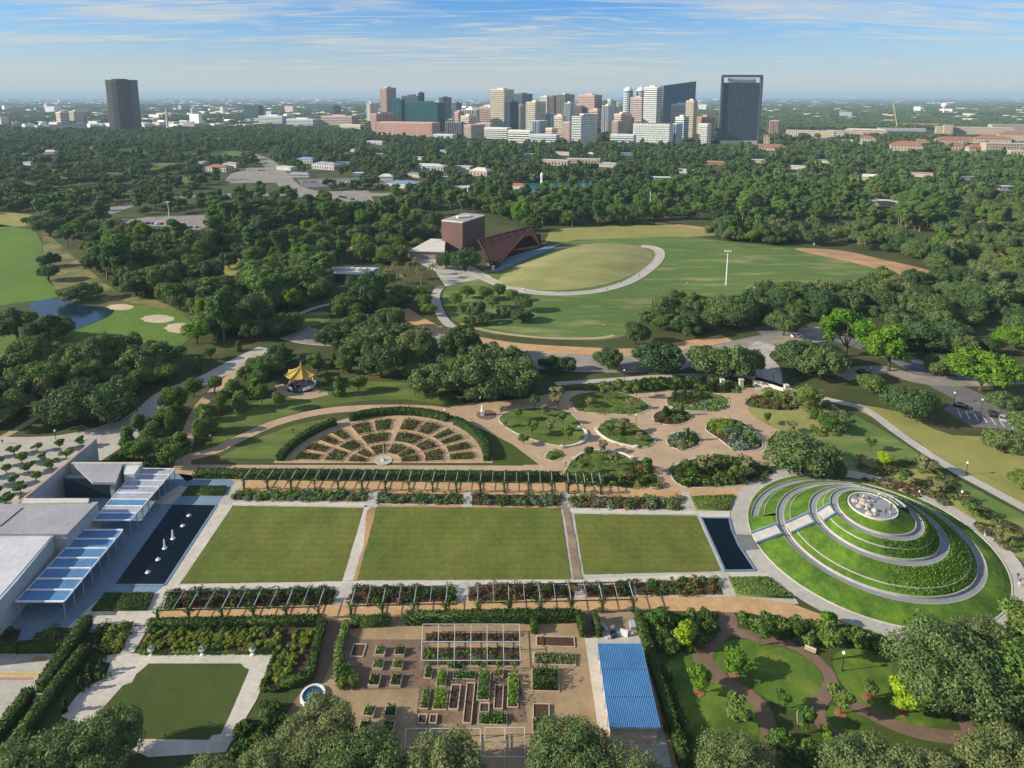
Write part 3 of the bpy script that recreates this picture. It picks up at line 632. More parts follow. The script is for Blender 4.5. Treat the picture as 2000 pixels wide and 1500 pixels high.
def planting(P, label, leaf=('green_leaf',), h=0.7, dens=7, q=0.3, clump=1.6, soil='soil', name='planting', z=0.13, sm=0, seed=1, cover=0.75):
    """a bed: soil sheet plus uncountable plants, one object per foliage colour"""
    PP = smooth(P, sm, True) if sm else P
    Q = [G(x, y) for x, y in PP]
    if soil: sheet('bed_soil', PP, M[soil], z)
    x0, x1 = min(q_.x for q_ in Q), max(q_.x for q_ in Q); y0, y1 = min(q_.y for q_ in Q), max(q_.y for q_ in Q)
    rs = np.random.RandomState(seed+int(abs(x0)*7+abs(y0)) % 991); poly_ = [(q_.x, q_.y) for q_ in Q]
    n = int((x1-x0)*(y1-y0)/(clump*clump)*cover*1.6)+2
    out = {l: [] for l in leaf}
    for _ in range(n):
        cx_, cy_ = rs.uniform(x0, x1), rs.uniform(y0, y1)
        if not inpoly(cx_, cy_, poly_): continue
        r = clump*rs.uniform(.4, .75); hh = h*rs.uniform(.5, 1.25); k = int(dens*r*r*6)+6
        d = sphere_dirs(k, rs, 0.0); p = d*np.array([r, r, hh])*rs.uniform(.8, 1.1, k)[:, None]+np.array([cx_, cy_, z])
        l = leaf[int(rs.uniform(0, len(leaf)))]
        out[l].append(leafquads(p, d, q, rs, 1.3, .5))
    for l in leaf:
        if out[l]:
            o = quads_mesh(name, np.concatenate(out[l]), LM[l]); tag(o, label, 'plants', kind='stuff')
# ---------------------------------------------------------------- architecture of the gardens
D('roof_grey', (0.34, 0.335, 0.35), (0.29, 0.29, 0.31), 0.15, c3=(0.22, 0.22, 0.23), scale3=0.4, f3=0.3)
D('roof_white', (0.55, 0.56, 0.56), (0.48, 0.49, 0.50), 0.1, c3=(0.45, 0.46, 0.46), scale3=0.3, f3=0.4)
D('wall_stone', (0.42, 0.45, 0.46), (0.36, 0.39, 0.40), 0.3); D('wall_pink', (0.42, 0.30, 0.26)); D('parapet_cream', (0.60, 0.57, 0.48))
D('dark_glass', (0.03, 0.05, 0.07), rough=0.12, spec=0.6); D('louvre_blue', (0.11, 0.26, 0.47), rough=0.35); D('louvre_pale', (0.40, 0.42, 0.48))
D('white_metal', (0.78, 0.79, 0.80), rough=0.4); D('green_metal', (0.020, 0.075, 0.050), rough=0.45); D('grey_metal', (0.40, 0.43, 0.45), rough=0.4)
D('black_metal', (0.02, 0.022, 0.022), rough=0.4); D('lamp_glass', (0.85, 0.84, 0.80), rough=0.3)
D('brass_tile', (0.50, 0.35, 0.07), (0.36, 0.25, 0.05), 2, rough=0.35); D('red_paint', (0.30, 0.03, 0.02)); D('blue_dark', (0.02, 0.06, 0.10)); D('white_paint', (0.78, 0.78, 0.74))
D('corten', (0.085, 0.034, 0.034), (0.06, 0.026, 0.027), 0.4); D('corten_dark', (0.040, 0.016, 0.016)); D('box_brown', (0.175, 0.10, 0.09), (0.15, 0.088, 0.08), 0.2); D('box_roof', (0.66, 0.62, 0.55), (0.5, 0.46, 0.42), 0.15)
D('blue_roof', (0.13, 0.32, 0.56), (0.11, 0.29, 0.52), 0.3, rough=0.45); D('timber', (0.33, 0.22, 0.13)); D('pale_timber', (0.52, 0.42, 0.32)); D('terracotta', (0.45, 0.17, 0.08))
D('shade_mesh', (0.055, 0.05, 0.06)); D('stone_wall', (0.62, 0.58, 0.50), (0.52, 0.48, 0.41), 0.8); D('boulder', (0.46, 0.42, 0.35), (0.42, 0.38, 0.31), 1.2); D('mound_path', (0.26, 0.275, 0.29), (0.21, 0.225, 0.24), 0.5); D('stair_white', (0.50, 0.475, 0.45), (0.40, 0.385, 0.37), 0.6)
def at(o, r):                                            # keep world placement while parenting to r
    o.parent = r; o.matrix_parent_inverse = r.matrix_basis.inverted(); return o
def XY(p, z=0.0): q = G(p[0], p[1], z); return (q.x, q.y)
# pavilion: roofs are surveyed at their own height
def block(b, P, zt, z0=0.0): b.prism([XY(p, zt) for p in P], z0, zt)
pv = empty('pavilion', tuple(G(60, 1100)), 'low modern pavilion with grey and white flat roofs and a long louvred canopy', 'pavilion')
b = MB(); block(b, [(-260, 1046), (105, 1046), (32, 1136), (-60, 1240), (-420, 1240)], 6.9); at(b.build('wall', M['wall_stone']), pv)
b = MB(); P = [XY(p, 7) for p in [(-260, 1048), (100, 1048), (27, 1133), (-66, 1236), (-420, 1236)]]; b.prism(P, 6.9, 7.0); at(tag(b.build('roof', M['roof_white']), 'white flat roof'), pv)
b = MB(); block(b, [(-240, 991), (191, 981), (130, 1045), (-300, 1045)], 6.9, 0.0); at(b.build('wall', M['wall_stone']), pv)
b = MB(); P = [XY(p, 7.25) for p in [(-240, 990), (192, 980), (131, 1043), (-290, 1043)]]; b.prism(P, 6.9, 7.25, True); at(tag(b.build('roof', M['roof_grey']), 'grey flat roof'), pv)
b = MB(); P = [XY(p, 7.3) for p in [(43, 992), (46, 992), (2, 1028), (-1, 1028)]]; b.prism(P, 7.25, 7.32); at(b.build('roof_joint', M['black_metal']), pv)
b = MB(); b.prism([XY(p, 7.6) for p in [(47, 973), (174, 973), (172, 981), (40, 983)]], 0, 7.6); at(b.build('parapet', M['parapet_cream']), pv)
# tall end wall and the courtyard wing with its splayed roof
b = MB(); a0, a1 = G(46, 974, 6.6), G(187, 857, 6.6); d = (a1-a0); d.z = 0; d.normalize(); a0 = a0-d*14; b.bar((a0.x, a0.y, 3.3), (a1.x, a1.y, 3.3), 0.5, 6.6); at(b.build('end_wall', M['wall_stone']), pv)
b = MB(); b.bar((a0.x, a0.y, 6.66), (a1.x, a1.y, 6.66), 0.7, 0.12); at(b.build('wall_cap', M['wall_pink']), pv)
b = MB(); b.prism([XY(p, 6.2) for p in [(140, 903), (241, 903), (226, 942), (181, 942)]], 5.6, 6.2, True); at(b.build('roof', M['roof_grey']), pv)
b = MB(); b.prism([XY(p, 6.4) for p in [(137, 902.5), (278, 902.5), (277, 905), (138, 905)]], 0, 6.4); at(b.build('parapet', M['parapet_cream']), pv)
b = MB(); b.prism([XY(p, 5.8) for p in [(242, 906), (276, 906), (262, 926), (242, 926)]], 3.2, 5.8, True); at(b.build('roof_box', M['roof_white']), pv)
b = MB(); b.prism([XY(p, 5.4) for p in [(244, 908), (222, 943), (214, 943), (236, 908)]], 0, 5.4); at(b.build('wall', M['wall_stone']), pv)
b = MB()
for i in range(9):
    x = 150+i*8; p = G(x, 968); b.box((p.x, p.y, 0), (0.18, 0.3, 5.2))
at(b.build('mullion', M['black_metal']), pv)
b = MB(); b.prism([XY(p) for p in [(128, 973), (222, 973), (226, 966), (140, 966)]], 0, 5.5); at(b.build('glass_wall', M['dark_glass']), pv)
# canopy: two louvred runs on slim posts
cn = empty('canopy', tuple(G(180, 1140)), 'long blue and white louvred canopy on slim posts beside the pavilion', 'canopy')
zc_ = 3.9
for (A, B_, C_, D_, n) in (((267, 916), (341, 917), (255, 1017), (182, 1017), 8), ((160, 1036), (240, 1036), (125, 1176), (30, 1176), 7)):
    a, b1, c, d_ = (G(*p, zc_) for p in (A, B_, C_, D_))
    for s0, s1 in ((a, d_), (b1, c)):
        k = MB(); k.bar(s0, s1, 0.16, 0.3); at(k.build('edge_beam', M['white_metal']), cn)
    for i in range(n+1):
        t = i/n; l = a.lerp(d_, t); r = b1.lerp(c, t)
        k = MB(); k.bar(l+Vector((0, 0, .14)), r+Vector((0, 0, .14)), 0.38, 0.20); at(k.build('cross_beam', M['white_metal']), cn)
        if i < n:
            pan = MB(); l2 = a.lerp(d_, (i+1)/n); r2 = b1.lerp(c, (i+1)/n)
            for j in range(9):
                u = (j+.5)/9; p = l.lerp(l2, u); q = r.lerp(r2, u); pan.bar(p, q, 0.30, 0.05)
            at(tag(pan.build('louvre_panel', M['louvre_blue'] if (n == 7 or i > 4) and i != 6 or n == 7 else M['louvre_pale']), kind='stuff'), cn)
    for i in range(0, n+1, 1):
        for s0, s1, ins in ((a, d_, .25), (b1, c, -.25)):
            p = s0.lerp(s1, i/n); k = MB(); k.box((p.x+ins, p.y+.2, 0), (0.14, 0.14, zc_)); at(k.build('post', M['grey_metal']), cn)
# fountain jets in the long pool
D('foam', (0.80, 0.84, 0.88), rough=0.5)
for i, (x, y, hh) in enumerate(((338, 1053, 2.3), (322, 1072, 2.3), (309, 1094, .5), (289, 1119, .5), (357, 1028, .4), (369, 1008, .4))):
    p = G(x, y); b = MB(); b.lathe((p.x, p.y, 0.19), [(0.55, 0.0), (0.30, 0.12), (0.20, hh*.4), (0.17, hh*.8), (0.05, hh)], 9)
    tag(b.build('fountain_jet', M['foam'], org=p), ['tall white fountain jet, farther of the two in the long pool', 'tall white fountain jet, nearer of the two in the long pool', 'low bubbling jet just nearer than the tall jets in the long pool', 'lowest bubbling jet, nearest the pergola end of the long pool', 'low bubbling jet just beyond the tall jets in the long pool', 'farthest low bubbling jet of the long pool'][i], 'fountain', 'fountain jets in the long pool')
# sunk grass squares round the long pool and beside the mound
for i, (P, lab) in enumerate((([(370, 952), (444, 952), (437, 969), (355, 969)], 'small dark hedge block beyond the long pool'), ([(205, 1162), (301, 1161), (287, 1194), (179, 1195)], 'small dark hedge block between long pool and court'),
                ([(1350, 973), (1434, 969), (1424, 998), (1360, 998)], 'striped low green hedge block beyond the curved pool'), ([(1423, 1131), (1500, 1130), (1549, 1170), (1438, 1165)], 'low green hedge block between curved pool and orange walk'))):
    A = [(P[0][0]+P[3][0])/2, (P[0][1]+P[3][1])/2]; B_ = [(P[1][0]+P[2][0])/2, (P[1][1]+P[2][1])/2]
    hw = (G(*P[0])-G(*P[3])).length
    Q = [XY(p) for p in P]; core = MB(); core.prism(Q, 0, .55)
    rs = np.random.RandomState(i+5); x0 = min(q[0] for q in Q); x1 = max(q[0] for q in Q); y0 = min(q[1] for q in Q); y1 = max(q[1] for q in Q)
    k = int((x1-x0)*(y1-y0)*26); p = np.stack([rs.uniform(x0, x1, k), rs.uniform(y0, y1, k), rs.normal(.62, .05, k)], 1); p = p[[inpoly(q[0], q[1], Q) for q in p]]
    V = leafquads(p, np.tile(np.array([0, 0, 1.]), (len(p), 1)), .26, rs, 1.3, .45)
    tag(quads_mesh('hedge_block', V, LM['hedge_leaf' if i < 2 else 'green_leaf'], extra=(np.array(core.v), np.array([f for f in core.f if len(f) == 4]))), lab, 'hedge')

# pergolas ---------------------------------------------------------------
def pergola(xs, yf, ht, depth, label, name='pergola', skip=()):
    """xs: picture columns of the front posts, yf: their rows"""
    F_ = [G(x, y) for x, y in zip(xs, yf)]
    r = empty(name, tuple(F_[len(F_)//2]), label, 'pergola')
    d = (F_[-1]-F_[0]).normalized(); n = Vector((-d.y, d.x, 0)); B_ = [p+n*depth for p in F_]; up = Vector((0, 0, ht))
    rs = np.random.RandomState(len(xs))
    for i, (f, g) in enumerate(zip(F_, B_)):
        for p in (f, g):
            k = MB(); k.box((p.x, p.y, 0), (0.20, 0.20, ht)); at(k.build('post', M['green_metal']), r)
        k = MB(); k.bar(f+up+Vector((0, 0, .12)), g+up+Vector((0, 0, .12)), 0.13, 0.16)
        k.bar(f+Vector((0, 0, ht*.62)), f+n*0.9+up, .08, .08); k.bar(g+Vector((0, 0, ht*.62)), g-n*0.9+up, .08, .08)
        at(k.build('rafter', M['grey_metal']), r)
        if i < len(F_)-1 and i not in skip:
            f2, g2 = F_[i+1], B_[i+1]
            k = MB(); k.bar((f+f2)/2+up+Vector((0, 0, .12)), (g+g2)/2+up+Vector((0, 0, .12)), 0.08, 0.12); at(k.build('rafter', M['grey_metal']), r)
            for a, c in ((f, f2), (g, g2)):
                k = MB(); k.bar(a+up, c+up, 0.13, 0.20); k.bar(a+Vector((0, 0, ht*.62)), a.lerp(c, .22)+up, .07, .07); k.bar(c+Vector((0, 0, ht*.62)), c.lerp(a, .22)+up, .07, .07)
                at(k.build('beam', M['green_metal']), r)
        # vines climbing the front post and spilling over its head
        kx = int(rs.uniform(60, 150)); z = rs.uniform(0.2, ht, kx); dd = sphere_dirs(kx, rs); p = np.array(f)+dd*np.array([.26, .26, 0]); p[:, 2] = z
        k2 = int(rs.uniform(40, 120)); d2 = sphere_dirs(k2, rs); p2 = np.array(f+up)+d2*np.array([.7, .7, .35]); 
        k3 = int(rs.uniform(10, 90)); d3 = sphere_dirs(k3, rs); p3 = np.array(g+up)+d3*np.array([.7, .6, .35])
        V = leafquads(np.concatenate([p, p2, p3]), np.concatenate([dd, d2, d3]), .26, rs)
        at(tag(quads_mesh('vine', V, LM['green_leaf' if rs.rand() < .4 else 'hedge_leaf']), kind='stuff'), r)
    return r
def lin(x, x0, y0, x1, y1): return y0+(y1-y0)*(x-x0)/(x1-x0)
xs = [477, 523, 569, 615, 661, 707, 753, 799, 845, 891, 938, 985, 1032, 1078]
pergola(xs, [lin(x, 477, 958, 1173, 966) for x in xs], 3.1, 4.8, 'long green metal pergola beyond the great lawn, along the rose garden')
pergola([1110, 1142, 1173], [965.5, 966, 966.5], 3.1, 4.8, 'short far end bay of the green pergola beside the flower bed')
xs = [309, 370, 435, 496, 560, 623]
pergola(xs, [lin(x, 309, 1219, 1236, 1197) for x in xs], 3.0, 4.7, 'near green metal pergola, section beside the long pool')
xs = [686, 747, 809, 871]
pergola(xs, [lin(x, 309, 1219, 1236, 1197) for x in xs], 3.0, 4.7, 'near green metal pergola, middle section of the orange walk')
xs = [933, 994, 1055, 1115, 1176, 1237]
pergola(xs, [lin(x, 309, 1219, 1236, 1197) for x in xs], 3.0, 4.7, 'near green metal pergola, section closest to the spiral mound')
hedge([(388, 930), (720, 933)], 2.6, 1.7, 'clipped dark hedge behind the far pergola, left run', q=.34)
hedge([(735, 933), (1092, 937)], 2.6, 1.7, 'clipped dark hedge behind the far pergola, right run', q=.34)
for (P, leafs, lab) in (
    ([(462, 960), (718, 963), (716, 980), (455, 977)], ('hedge_leaf', 'green_leaf', 'silver_leaf', 'bright_leaf'), 'mixed border beyond the left panel of the great lawn'),
    ([(740, 964), (905, 966), (905, 986), (736, 983)], ('green_leaf', 'silver_leaf', 'hedge_leaf', 'olive_leaf'), 'mixed border beyond the middle lawn panel with silver plants'),
    ([(922, 966), (1096, 968), (1096, 990), (922, 987)], ('hedge_leaf', 'green_leaf', 'red_leaf', 'silver_leaf'), 'mixed border beyond the middle lawn panel with dark red plants'),
    ([(1116, 970), (1332, 974), (1334, 996), (1118, 992)], ('hedge_leaf', 'rust_leaf', 'green_leaf', 'silver_leaf'), 'mixed border beyond the right lawn panel with rusty plants'),
    ([(330, 1157), (655, 1152), (648, 1182), (318, 1190)], ('red_leaf', 'hedge_leaf', 'green_leaf', 'red_leaf'), 'dark red and green border under the left pergola'),
    ([(690, 1150), (888, 1147), (886, 1178), (684, 1180)], ('red_leaf', 'hedge_leaf', 'green_leaf'), 'dark red border under the middle pergola'),
    ([(918, 1147), (1122, 1144), (1124, 1174), (916, 1177)], ('red_leaf', 'rust_leaf', 'hedge_leaf'), 'reddish border under the right pergola'),
    ([(1144, 1144), (1234, 1142), (1240, 1164), (1148, 1170)], ('red_leaf', 'hedge_leaf'), 'short reddish border at the end of the near pergola'),
    ([(1240, 1140), (1402, 1131), (1412, 1162), (1246, 1163)], ('hedge_leaf', 'green_leaf', 'rust_leaf'), 'bushy green border between near pergola and curved pool')):
    planting(P, lab, leafs, h=1.1, dens=9, q=.30, clump=1.5, cover=1.1)

# rose garden: half circle of radial beds inside clipped hedges ----------
RC = G(748, 905); ax = math.atan2(-40, FE)               # garden axis leans a little
u_ = Vector((math.cos(-ax*0+0.0), 0, 0))
def RG(r, a, z=0.0): return (RC.x+r*math.cos(R(a)), RC.y+r*math.sin(R(a)), z)
def arc(r, a0, a1, n=10): return [RG(r, a0+(a1-a0)*i/n)[:2] for i in range(n+1)]
b = MB(); b.poly([(x, y, 0.10) for x, y in arc(30.3, 0, 180, 40)]); b.build('gravel_walk', M['gravel'])['kind'] = 'structure'
for (r0, a0, a1, w, lab) in ((28.8, 178, 131, 1.9, 'curved dark hedge enclosing the rose garden on its left'), (28.6, 122, 57, 2.1, 'curved dark hedge at the back of the rose garden'), (28.8, 51, 2, 2.0, 'curved dark hedge enclosing the rose garden on its right')):
    hedge(arc(r0, a0, a1, 14), w, 2.1, lab, q=.34, px_=False, dens=15)
sp = [2, 30, 52, 88, 92, 128, 152, 178]; rs_ = random.Random(4)
names = {0: ('olive_leaf', 'red_leaf'), 1: ('green_leaf', 'hedge_leaf'), 2: ('hedge_leaf', 'green_leaf'), 3: ('green_leaf', 'red_leaf')}
def rbed(r0, r1, a0, a1, leafs, i):
    P = arc(r1, a0, a1, 6)+arc(r0, a1, a0, 6)
    k = MB(); 
    for j in range(len(P)): k.bar((*P[j], .16), (*P[(j+1) % len(P)], .16), .28, .14)
    br = empty('rose_bed', (*P[0], 0), 'kerbed rose bed %s of the half-round garden' % i, 'flower bed', 'wedge beds of the half-round rose garden')
    at(k.build('kerb', M['gravel_orange']), br); s = MB(); s.prism(P, .05, .18); at(s.build('soil', M['soil']), br)
    rs = np.random.RandomState(int(r0*9+a0)); xs_ = [p[0] for p in P]; ys_ = [p[1] for p in P]; out = []
    nrow = int((r1-r0)/1.0)+1
    for rr in range(nrow):
        rad = r0+.5+(r1-r0-1.0)*(rr/max(1, nrow-1)); L = R(a1-a0)*rad
        for j in range(max(2, int(L/.95))):
            a = a0+1.2+(a1-a0-2.4)*(j+.5)/max(2, int(L/.95))
            if rs.rand() < .12: continue
            c = RG(rad, a, .2); kk = 20; dd = sphere_dirs(kk, rs, 0); s_ = rs.uniform(.45, .8); out.append((dd*s_*np.array([1, 1, 1.3])+np.array(c), dd))
    if out:
        V = leafquads(np.concatenate([o[0] for o in out]), np.concatenate([o[1] for o in out]), .26, rs)
        h2 = len(V)//2; perm = rs.permutation(len(V)//20)
        idx = np.concatenate([np.arange(p*20, p*20+20) for p in perm[:len(perm)*2//3]]) if len(perm) > 2 else np.arange(len(V))
        rest = np.setdiff1d(np.arange(len(V)), idx)
        at(tag(quads_mesh('roses', V[idx], LM[leafs[0]]), kind='stuff'), br)
        if len(rest): at(tag(quads_mesh('roses', V[rest], LM[leafs[1]]), kind='stuff'), br)
si = 0
SECT = [(4, 27, 'low on the right side'), (31, 50, 'on the upper right'), (55, 86, 'right of the middle spoke'), (94, 124, 'left of the middle spoke'), (131, 150, 'on the upper left'), (154, 176, 'low on the left side')]
for ri, (r0, r1, rn) in enumerate(((5.0, 10.0, 'inner ring'), (11.6, 16.8, 'middle ring'), (18.4, 25.0, 'outer ring'))):
    for (a0, a1, sn) in SECT:
        if ri == 2 and a1-a0 > 15:
            am = (a0+a1)/2; rbed(r0, r1, a0, am-1.5, names[rs_.randrange(4)], rn+', first half '+sn); rbed(r0, r1, am+1.5, a1, names[rs_.randrange(4)], rn+', second half '+sn)
        else: rbed(r0, r1, a0, a1, names[rs_.randrange(4)], rn+', '+sn)
b = MB(); b.lathe((RC.x, RC.y+1.2, .12), [(2.4, 0), (2.4, .15), (1.9, .15), (1.8, .1), (.7, .12), (.35, .4), (.12, .6), (.09, 4.6), (.02, 5.0)], 20)
tag(b.build('rose_garden_centrepiece', M['concrete'], org=RC), 'round stone disc with slender finial at the heart of the rose garden', 'fountain')
def low_wall(P, label, w=.55, h=.55, sm=5):
    Q = [G(x, y) for x, y in smooth(P, sm)]; A, B_ = offsets(Q, w); k = MB()
    for i in range(len(Q)-1): k.prism([(p.x, p.y) for p in (B_[i], B_[i+1], A[i+1], A[i])], 0, h)
    r = empty('garden_wall', tuple(Q[0]), label, 'wall'); at(k.build('wall_body', M['stone_wall']), r)
    for p in (Q[0], Q[-1]):
        e = MB(); e.box((p.x, p.y, 0), (.9, .9, h+.25)); at(e.build('end_pier', M['stone_wall']), r)
low_wall([(1131, 838), (1143, 842), (1146, 852), (1140, 864), (1122, 871), (1097, 875)], 'white curved seat wall round the tip of the left lawn bed')
low_wall([(1164, 841), (1174, 851), (1192, 862), (1216, 870), (1242, 875)], 'white curved seat wall in front of the middle lawn bed')
low_wall([(1120, 899), (1134, 889), (1160, 882), (1190, 882), (1215, 887), (1234, 896)], 'white arched seat wall behind the bed by the pergola end')
# island beds on the gravel
def island(P, grass, label, beds=(), sm=4, z=.13):
    sheet('planted_island', P, M[grass], z, sm=sm)
    k = smooth(P, sm, True); Q = [G(x, y) for x, y in k]; e = MB()
    for i in range(len(Q)): a, c = Q[i], Q[(i+1) % len(Q)]; e.bar((a.x, a.y, z+.02), (c.x, c.y, z+.02), .3, .12)
    tag(e.build('bed_edging', M['pale_concrete']), kind='structure')
    if grass == 'bed_grass' and len(P) != 10: planting(P, label or 'tufted meadow grass on a curved lawn bed', ('tuft_leaf', 'green_leaf'), h=.28, dens=5, q=.24, clump=1.5, z=z+.01, sm=3, soil=None, cover=.55)
    for (PP, leafs, h, lab) in beds: planting(PP, lab, leafs, h=h, dens=9, q=.34, clump=1.6, z=z+.03, sm=3, soil=None, cover=1.2)
def ell(cx_, cy_, a, c, n=14): return [(cx_+a*math.cos(2*math.pi*i/n), cy_+c*math.sin(2*math.pi*i/n)) for i in range(n)]
LD('tuft_leaf', (0.12, 0.19, 0.03), (0.24, 0.28, 0.06))
island([(975, 822), (990, 806), (1040, 797), (1100, 801), (1130, 822), (1142, 845), (1136, 862), (1098, 872), (1050, 862), (1005, 845)], 'bed_grass', '')
island([(1118, 790), (1118, 774), (1180, 764), (1238, 774), (1266, 790), (1264, 802), (1235, 811), (1180, 808), (1130, 804)], 'bed_grass', '')
island([(1166, 838), (1186, 822), (1215, 820), (1248, 834), (1278, 858), (1272, 871), (1242, 875), (1200, 866), (1172, 851)], 'bed_grass', '')
island([(1112, 906), (1132, 890), (1172, 882), (1214, 888), (1262, 906), (1288, 944), (1280, 953), (1112, 945)], 'bed_grass', '', [([(1118, 925), (1180, 935), (1265, 912), (1288, 945), (1278, 953), (1112, 945)], ('hedge_leaf', 'green_leaf', 'hedge_leaf', 'rust_leaf'), 1.3, 'dark shrubs with rusty tips in the bed by the pergola end')])
island(ell(1363, 785, 62, 19), 'bed_grass', '', [(ell(1345, 778, 40, 11), ('hedge_leaf', 'red_leaf', 'green_leaf'), 1.1, 'dark and red plants on the far left of the upper island bed'), (ell(1385, 793, 34, 9), ('silver_leaf', 'green_leaf'), .8, 'silver and green plants on the near right of the upper island bed')])
island(ell(1313, 815, 38, 16), 'soil', '', [(ell(1320, 813, 28, 11), ('green_leaf', 'hedge_leaf'), 1.1, 'green plants filling the small upper island bed'), (ell(1295, 822, 18, 6), ('red_leaf',), .6, 'red low plants at the edge of the small upper island bed')])
island(ell(1335, 861, 33, 18), 'soil', '', [(ell(1335, 856, 28, 12), ('silver_leaf', 'hedge_leaf'), .9, 'silvery plants filling the small lower island bed'), (ell(1332, 871, 22, 6), ('olive_leaf',), .6, 'olive low plants at the near edge of the small lower island bed')])
island([(1378, 836), (1394, 820), (1440, 820), (1476, 844), (1490, 872), (1470, 881), (1435, 880), (1410, 862), (1386, 846)], 'soil', '', [([(1380, 834), (1400, 820), (1430, 824), (1415, 848), (1395, 846)], ('bright_leaf', 'yellow_leaf'), 1.0, 'lime green plants in the large right island bed'), ([(1420, 828), (1465, 840), (1485, 866), (1440, 866), (1415, 848)], ('hedge_leaf', 'silver_leaf', 'green_leaf'), 1.5, 'dark and silver shrubs in the large right island bed'), ([(1420, 866), (1480, 868), (1465, 880), (1435, 879)], ('silver_leaf',), .6, 'blue-green ground cover in front of the large right island bed')])
island([(1311, 924), (1326, 906), (1372, 894), (1420, 892), (1470, 899), (1507, 922), (1484, 944), (1410, 951), (1345, 953), (1318, 940)], 'soil', '', [([(1313, 924), (1330, 906), (1400, 894), (1465, 899), (1503, 922), (1480, 943), (1345, 951)], ('hedge_leaf', 'green_leaf', 'hedge_leaf', 'olive_leaf'), 1.3, 'dense dark shrubs filling the large oval bed'), (ell(1355, 938, 28, 8), ('green_leaf', 'yellow_leaf'), 1.0, 'lighter green plants at the near edge of the large oval bed')])
island(ell(1081, 891, 16, 10, 10), 'bed_grass', '', [(ell(1081, 890, 12, 7), ('green_leaf',), .7, 'green tuft filling the tiny round bed')])
planting([(1255, 765), (1240, 750), (1300, 742), (1400, 742), (1440, 752), (1445, 765), (1400, 768), (1330, 760)], 'dark green shrub belt along the far garden path', ('green_leaf', 'hedge_leaf', 'hedge_leaf'), h=1.8, dens=9, q=.4, clump=2.2, cover=1.3, sm=3)
planting([(1100, 760), (1180, 750), (1250, 748), (1240, 768), (1160, 764)], 'grassy planting left of the far shrub belt', ('olive_leaf', 'green_leaf'), h=1.2, dens=9, q=.4, clump=2, sm=3)
planting([(1455, 790), (1480, 772), (1540, 778), (1560, 800), (1500, 800)], 'rust red and green planting by the garden gate', ('rust_leaf', 'green_leaf'), h=.8, dens=8, q=.35, sm=3)
sheet('lawn', [(1460, 800), (1490, 785), (1545, 790), (1600, 830), (1560, 850), (1500, 830)], M['dry_grass'], .12, sm=4)
planting([(1480, 762), (1560, 770), (1640, 800), (1660, 840), (1600, 850), (1560, 800)], 'pale green meadow planting beyond the dark round tree', ('olive_leaf', 'pale_leaf', 'green_leaf'), h=1.2, dens=8, q=.4, clump=2.2, sm=3, soil='dry_grass')
planting([(1650, 925), (1740, 930), (1840, 985), (1990, 1090), (2010, 1060), (1900, 975), (1790, 900)], 'rough tawny meadow planting beyond the spiral mound', ('olive_leaf', 'pale_leaf', 'green_leaf', 'pale_leaf'), h=1.0, dens=8, q=.4, clump=2.3, sm=3, cover=.7, soil='dry_grass')
planting([(1680, 935), (1740, 938), (1800, 962), (1790, 972), (1700, 948)], 'rusty red planting along the ring walk behind the mound', ('rust_leaf', 'red_leaf'), h=.6, dens=8, q=.35, sm=3, soil='dry_grass')

# spiral mound -----------------------------------------------------------
MC = Vector((81.6, 135.3, 0))
mo = empty('spiral_mound', tuple(MC), 'bright green grass mound with a grey path spiralling to its stone summit', 'mound')
TS = [-.95, -.75, -.5, -.25, 0, .25, .5, .75, 1, 1.25, 1.5, 1.75, 2, 2.25, 2.5]
RS = [24.7, 23.2, 21.6, 20.3, 19.6, 17.2, 14.7, 13.2, 12.5, 11.2, 9.7, 8.8, 8.1, 7.4, 6.8]
ZS = [.15, .35, .8, 1.4, 2.2, 2.9, 3.5, 4.3, 5.2, 5.7, 6.1, 6.8, 7.5, 7.9, 8.2]
def interp(t, V): return float(np.interp(t, TS, V))
def mp_(t, r, z): a = math.pi - 2*math.pi*t; return (MC.x+r*math.cos(a), MC.y+r*math.sin(a), z)
NT = 96
def strip(name, secs, m, kind=None):
    """secs: list of section point lists (same length)"""
    k = MB(); k.v = [p for s in secs for p in s]; q = len(secs[0])
    for i in range(len(secs)-1):
        for j in range(q-1): k.f.append((i*q+j, i*q+j+1, (i+1)*q+j+1, (i+1)*q+j)); k.m.append(0)
    return at(tag(k.build(name, m), kind=kind), mo)
PW = 0.72; D('mound_wall', (0.44, 0.42, 0.37), (0.36, 0.345, 0.31), 0.8)
ts = [-.95+i/NT for i in range(int(3.45*NT)+1)]
strip('spiral_path', [[mp_(t, interp(t, RS)+PW-.02, interp(t, ZS)), mp_(t, interp(t, RS)-PW+.02, interp(t, ZS))] for t in ts], M['mound_path'])
strip('outer_kerb', [[mp_(t, interp(t, RS)+PW+.16, interp(t, ZS)-.35), mp_(t, interp(t, RS)+PW+.16, interp(t, ZS)+.24), mp_(t, interp(t, RS)+PW, interp(t, ZS)+.24), mp_(t, interp(t, RS)+PW, interp(t, ZS)-.05)] for t in ts], M['mound_wall'])
strip('retaining_wall', [[mp_(t, interp(t, RS)-PW, interp(t, ZS)-.05), mp_(t, interp(t, RS)-PW, interp(t, ZS)+.50), mp_(t, interp(t, RS)-PW-.2, interp(t, ZS)+.50), mp_(t, interp(t, RS)-PW-.2, interp(t, ZS)+.2)] for t in ts], M['mound_wall'])
secs = []                                                # turf below the lowest turn
for i in range(NT+1):
    t = i/NT; t0 = t-1 if t-1 >= -.95 else t
    r = interp(t0, RS)+PW+.16; z = interp(t0, ZS)+.24
    secs.append([mp_(t, 26.4, .02)]+[mp_(t, 26.2+(r-26.2)*u, (.06+(z-.06)*u)+.25*math.sin(math.pi*u)) for u in (0, .33, .66, 1)])
strip('turf_slope', secs, M['mound_grass'])
secs = []
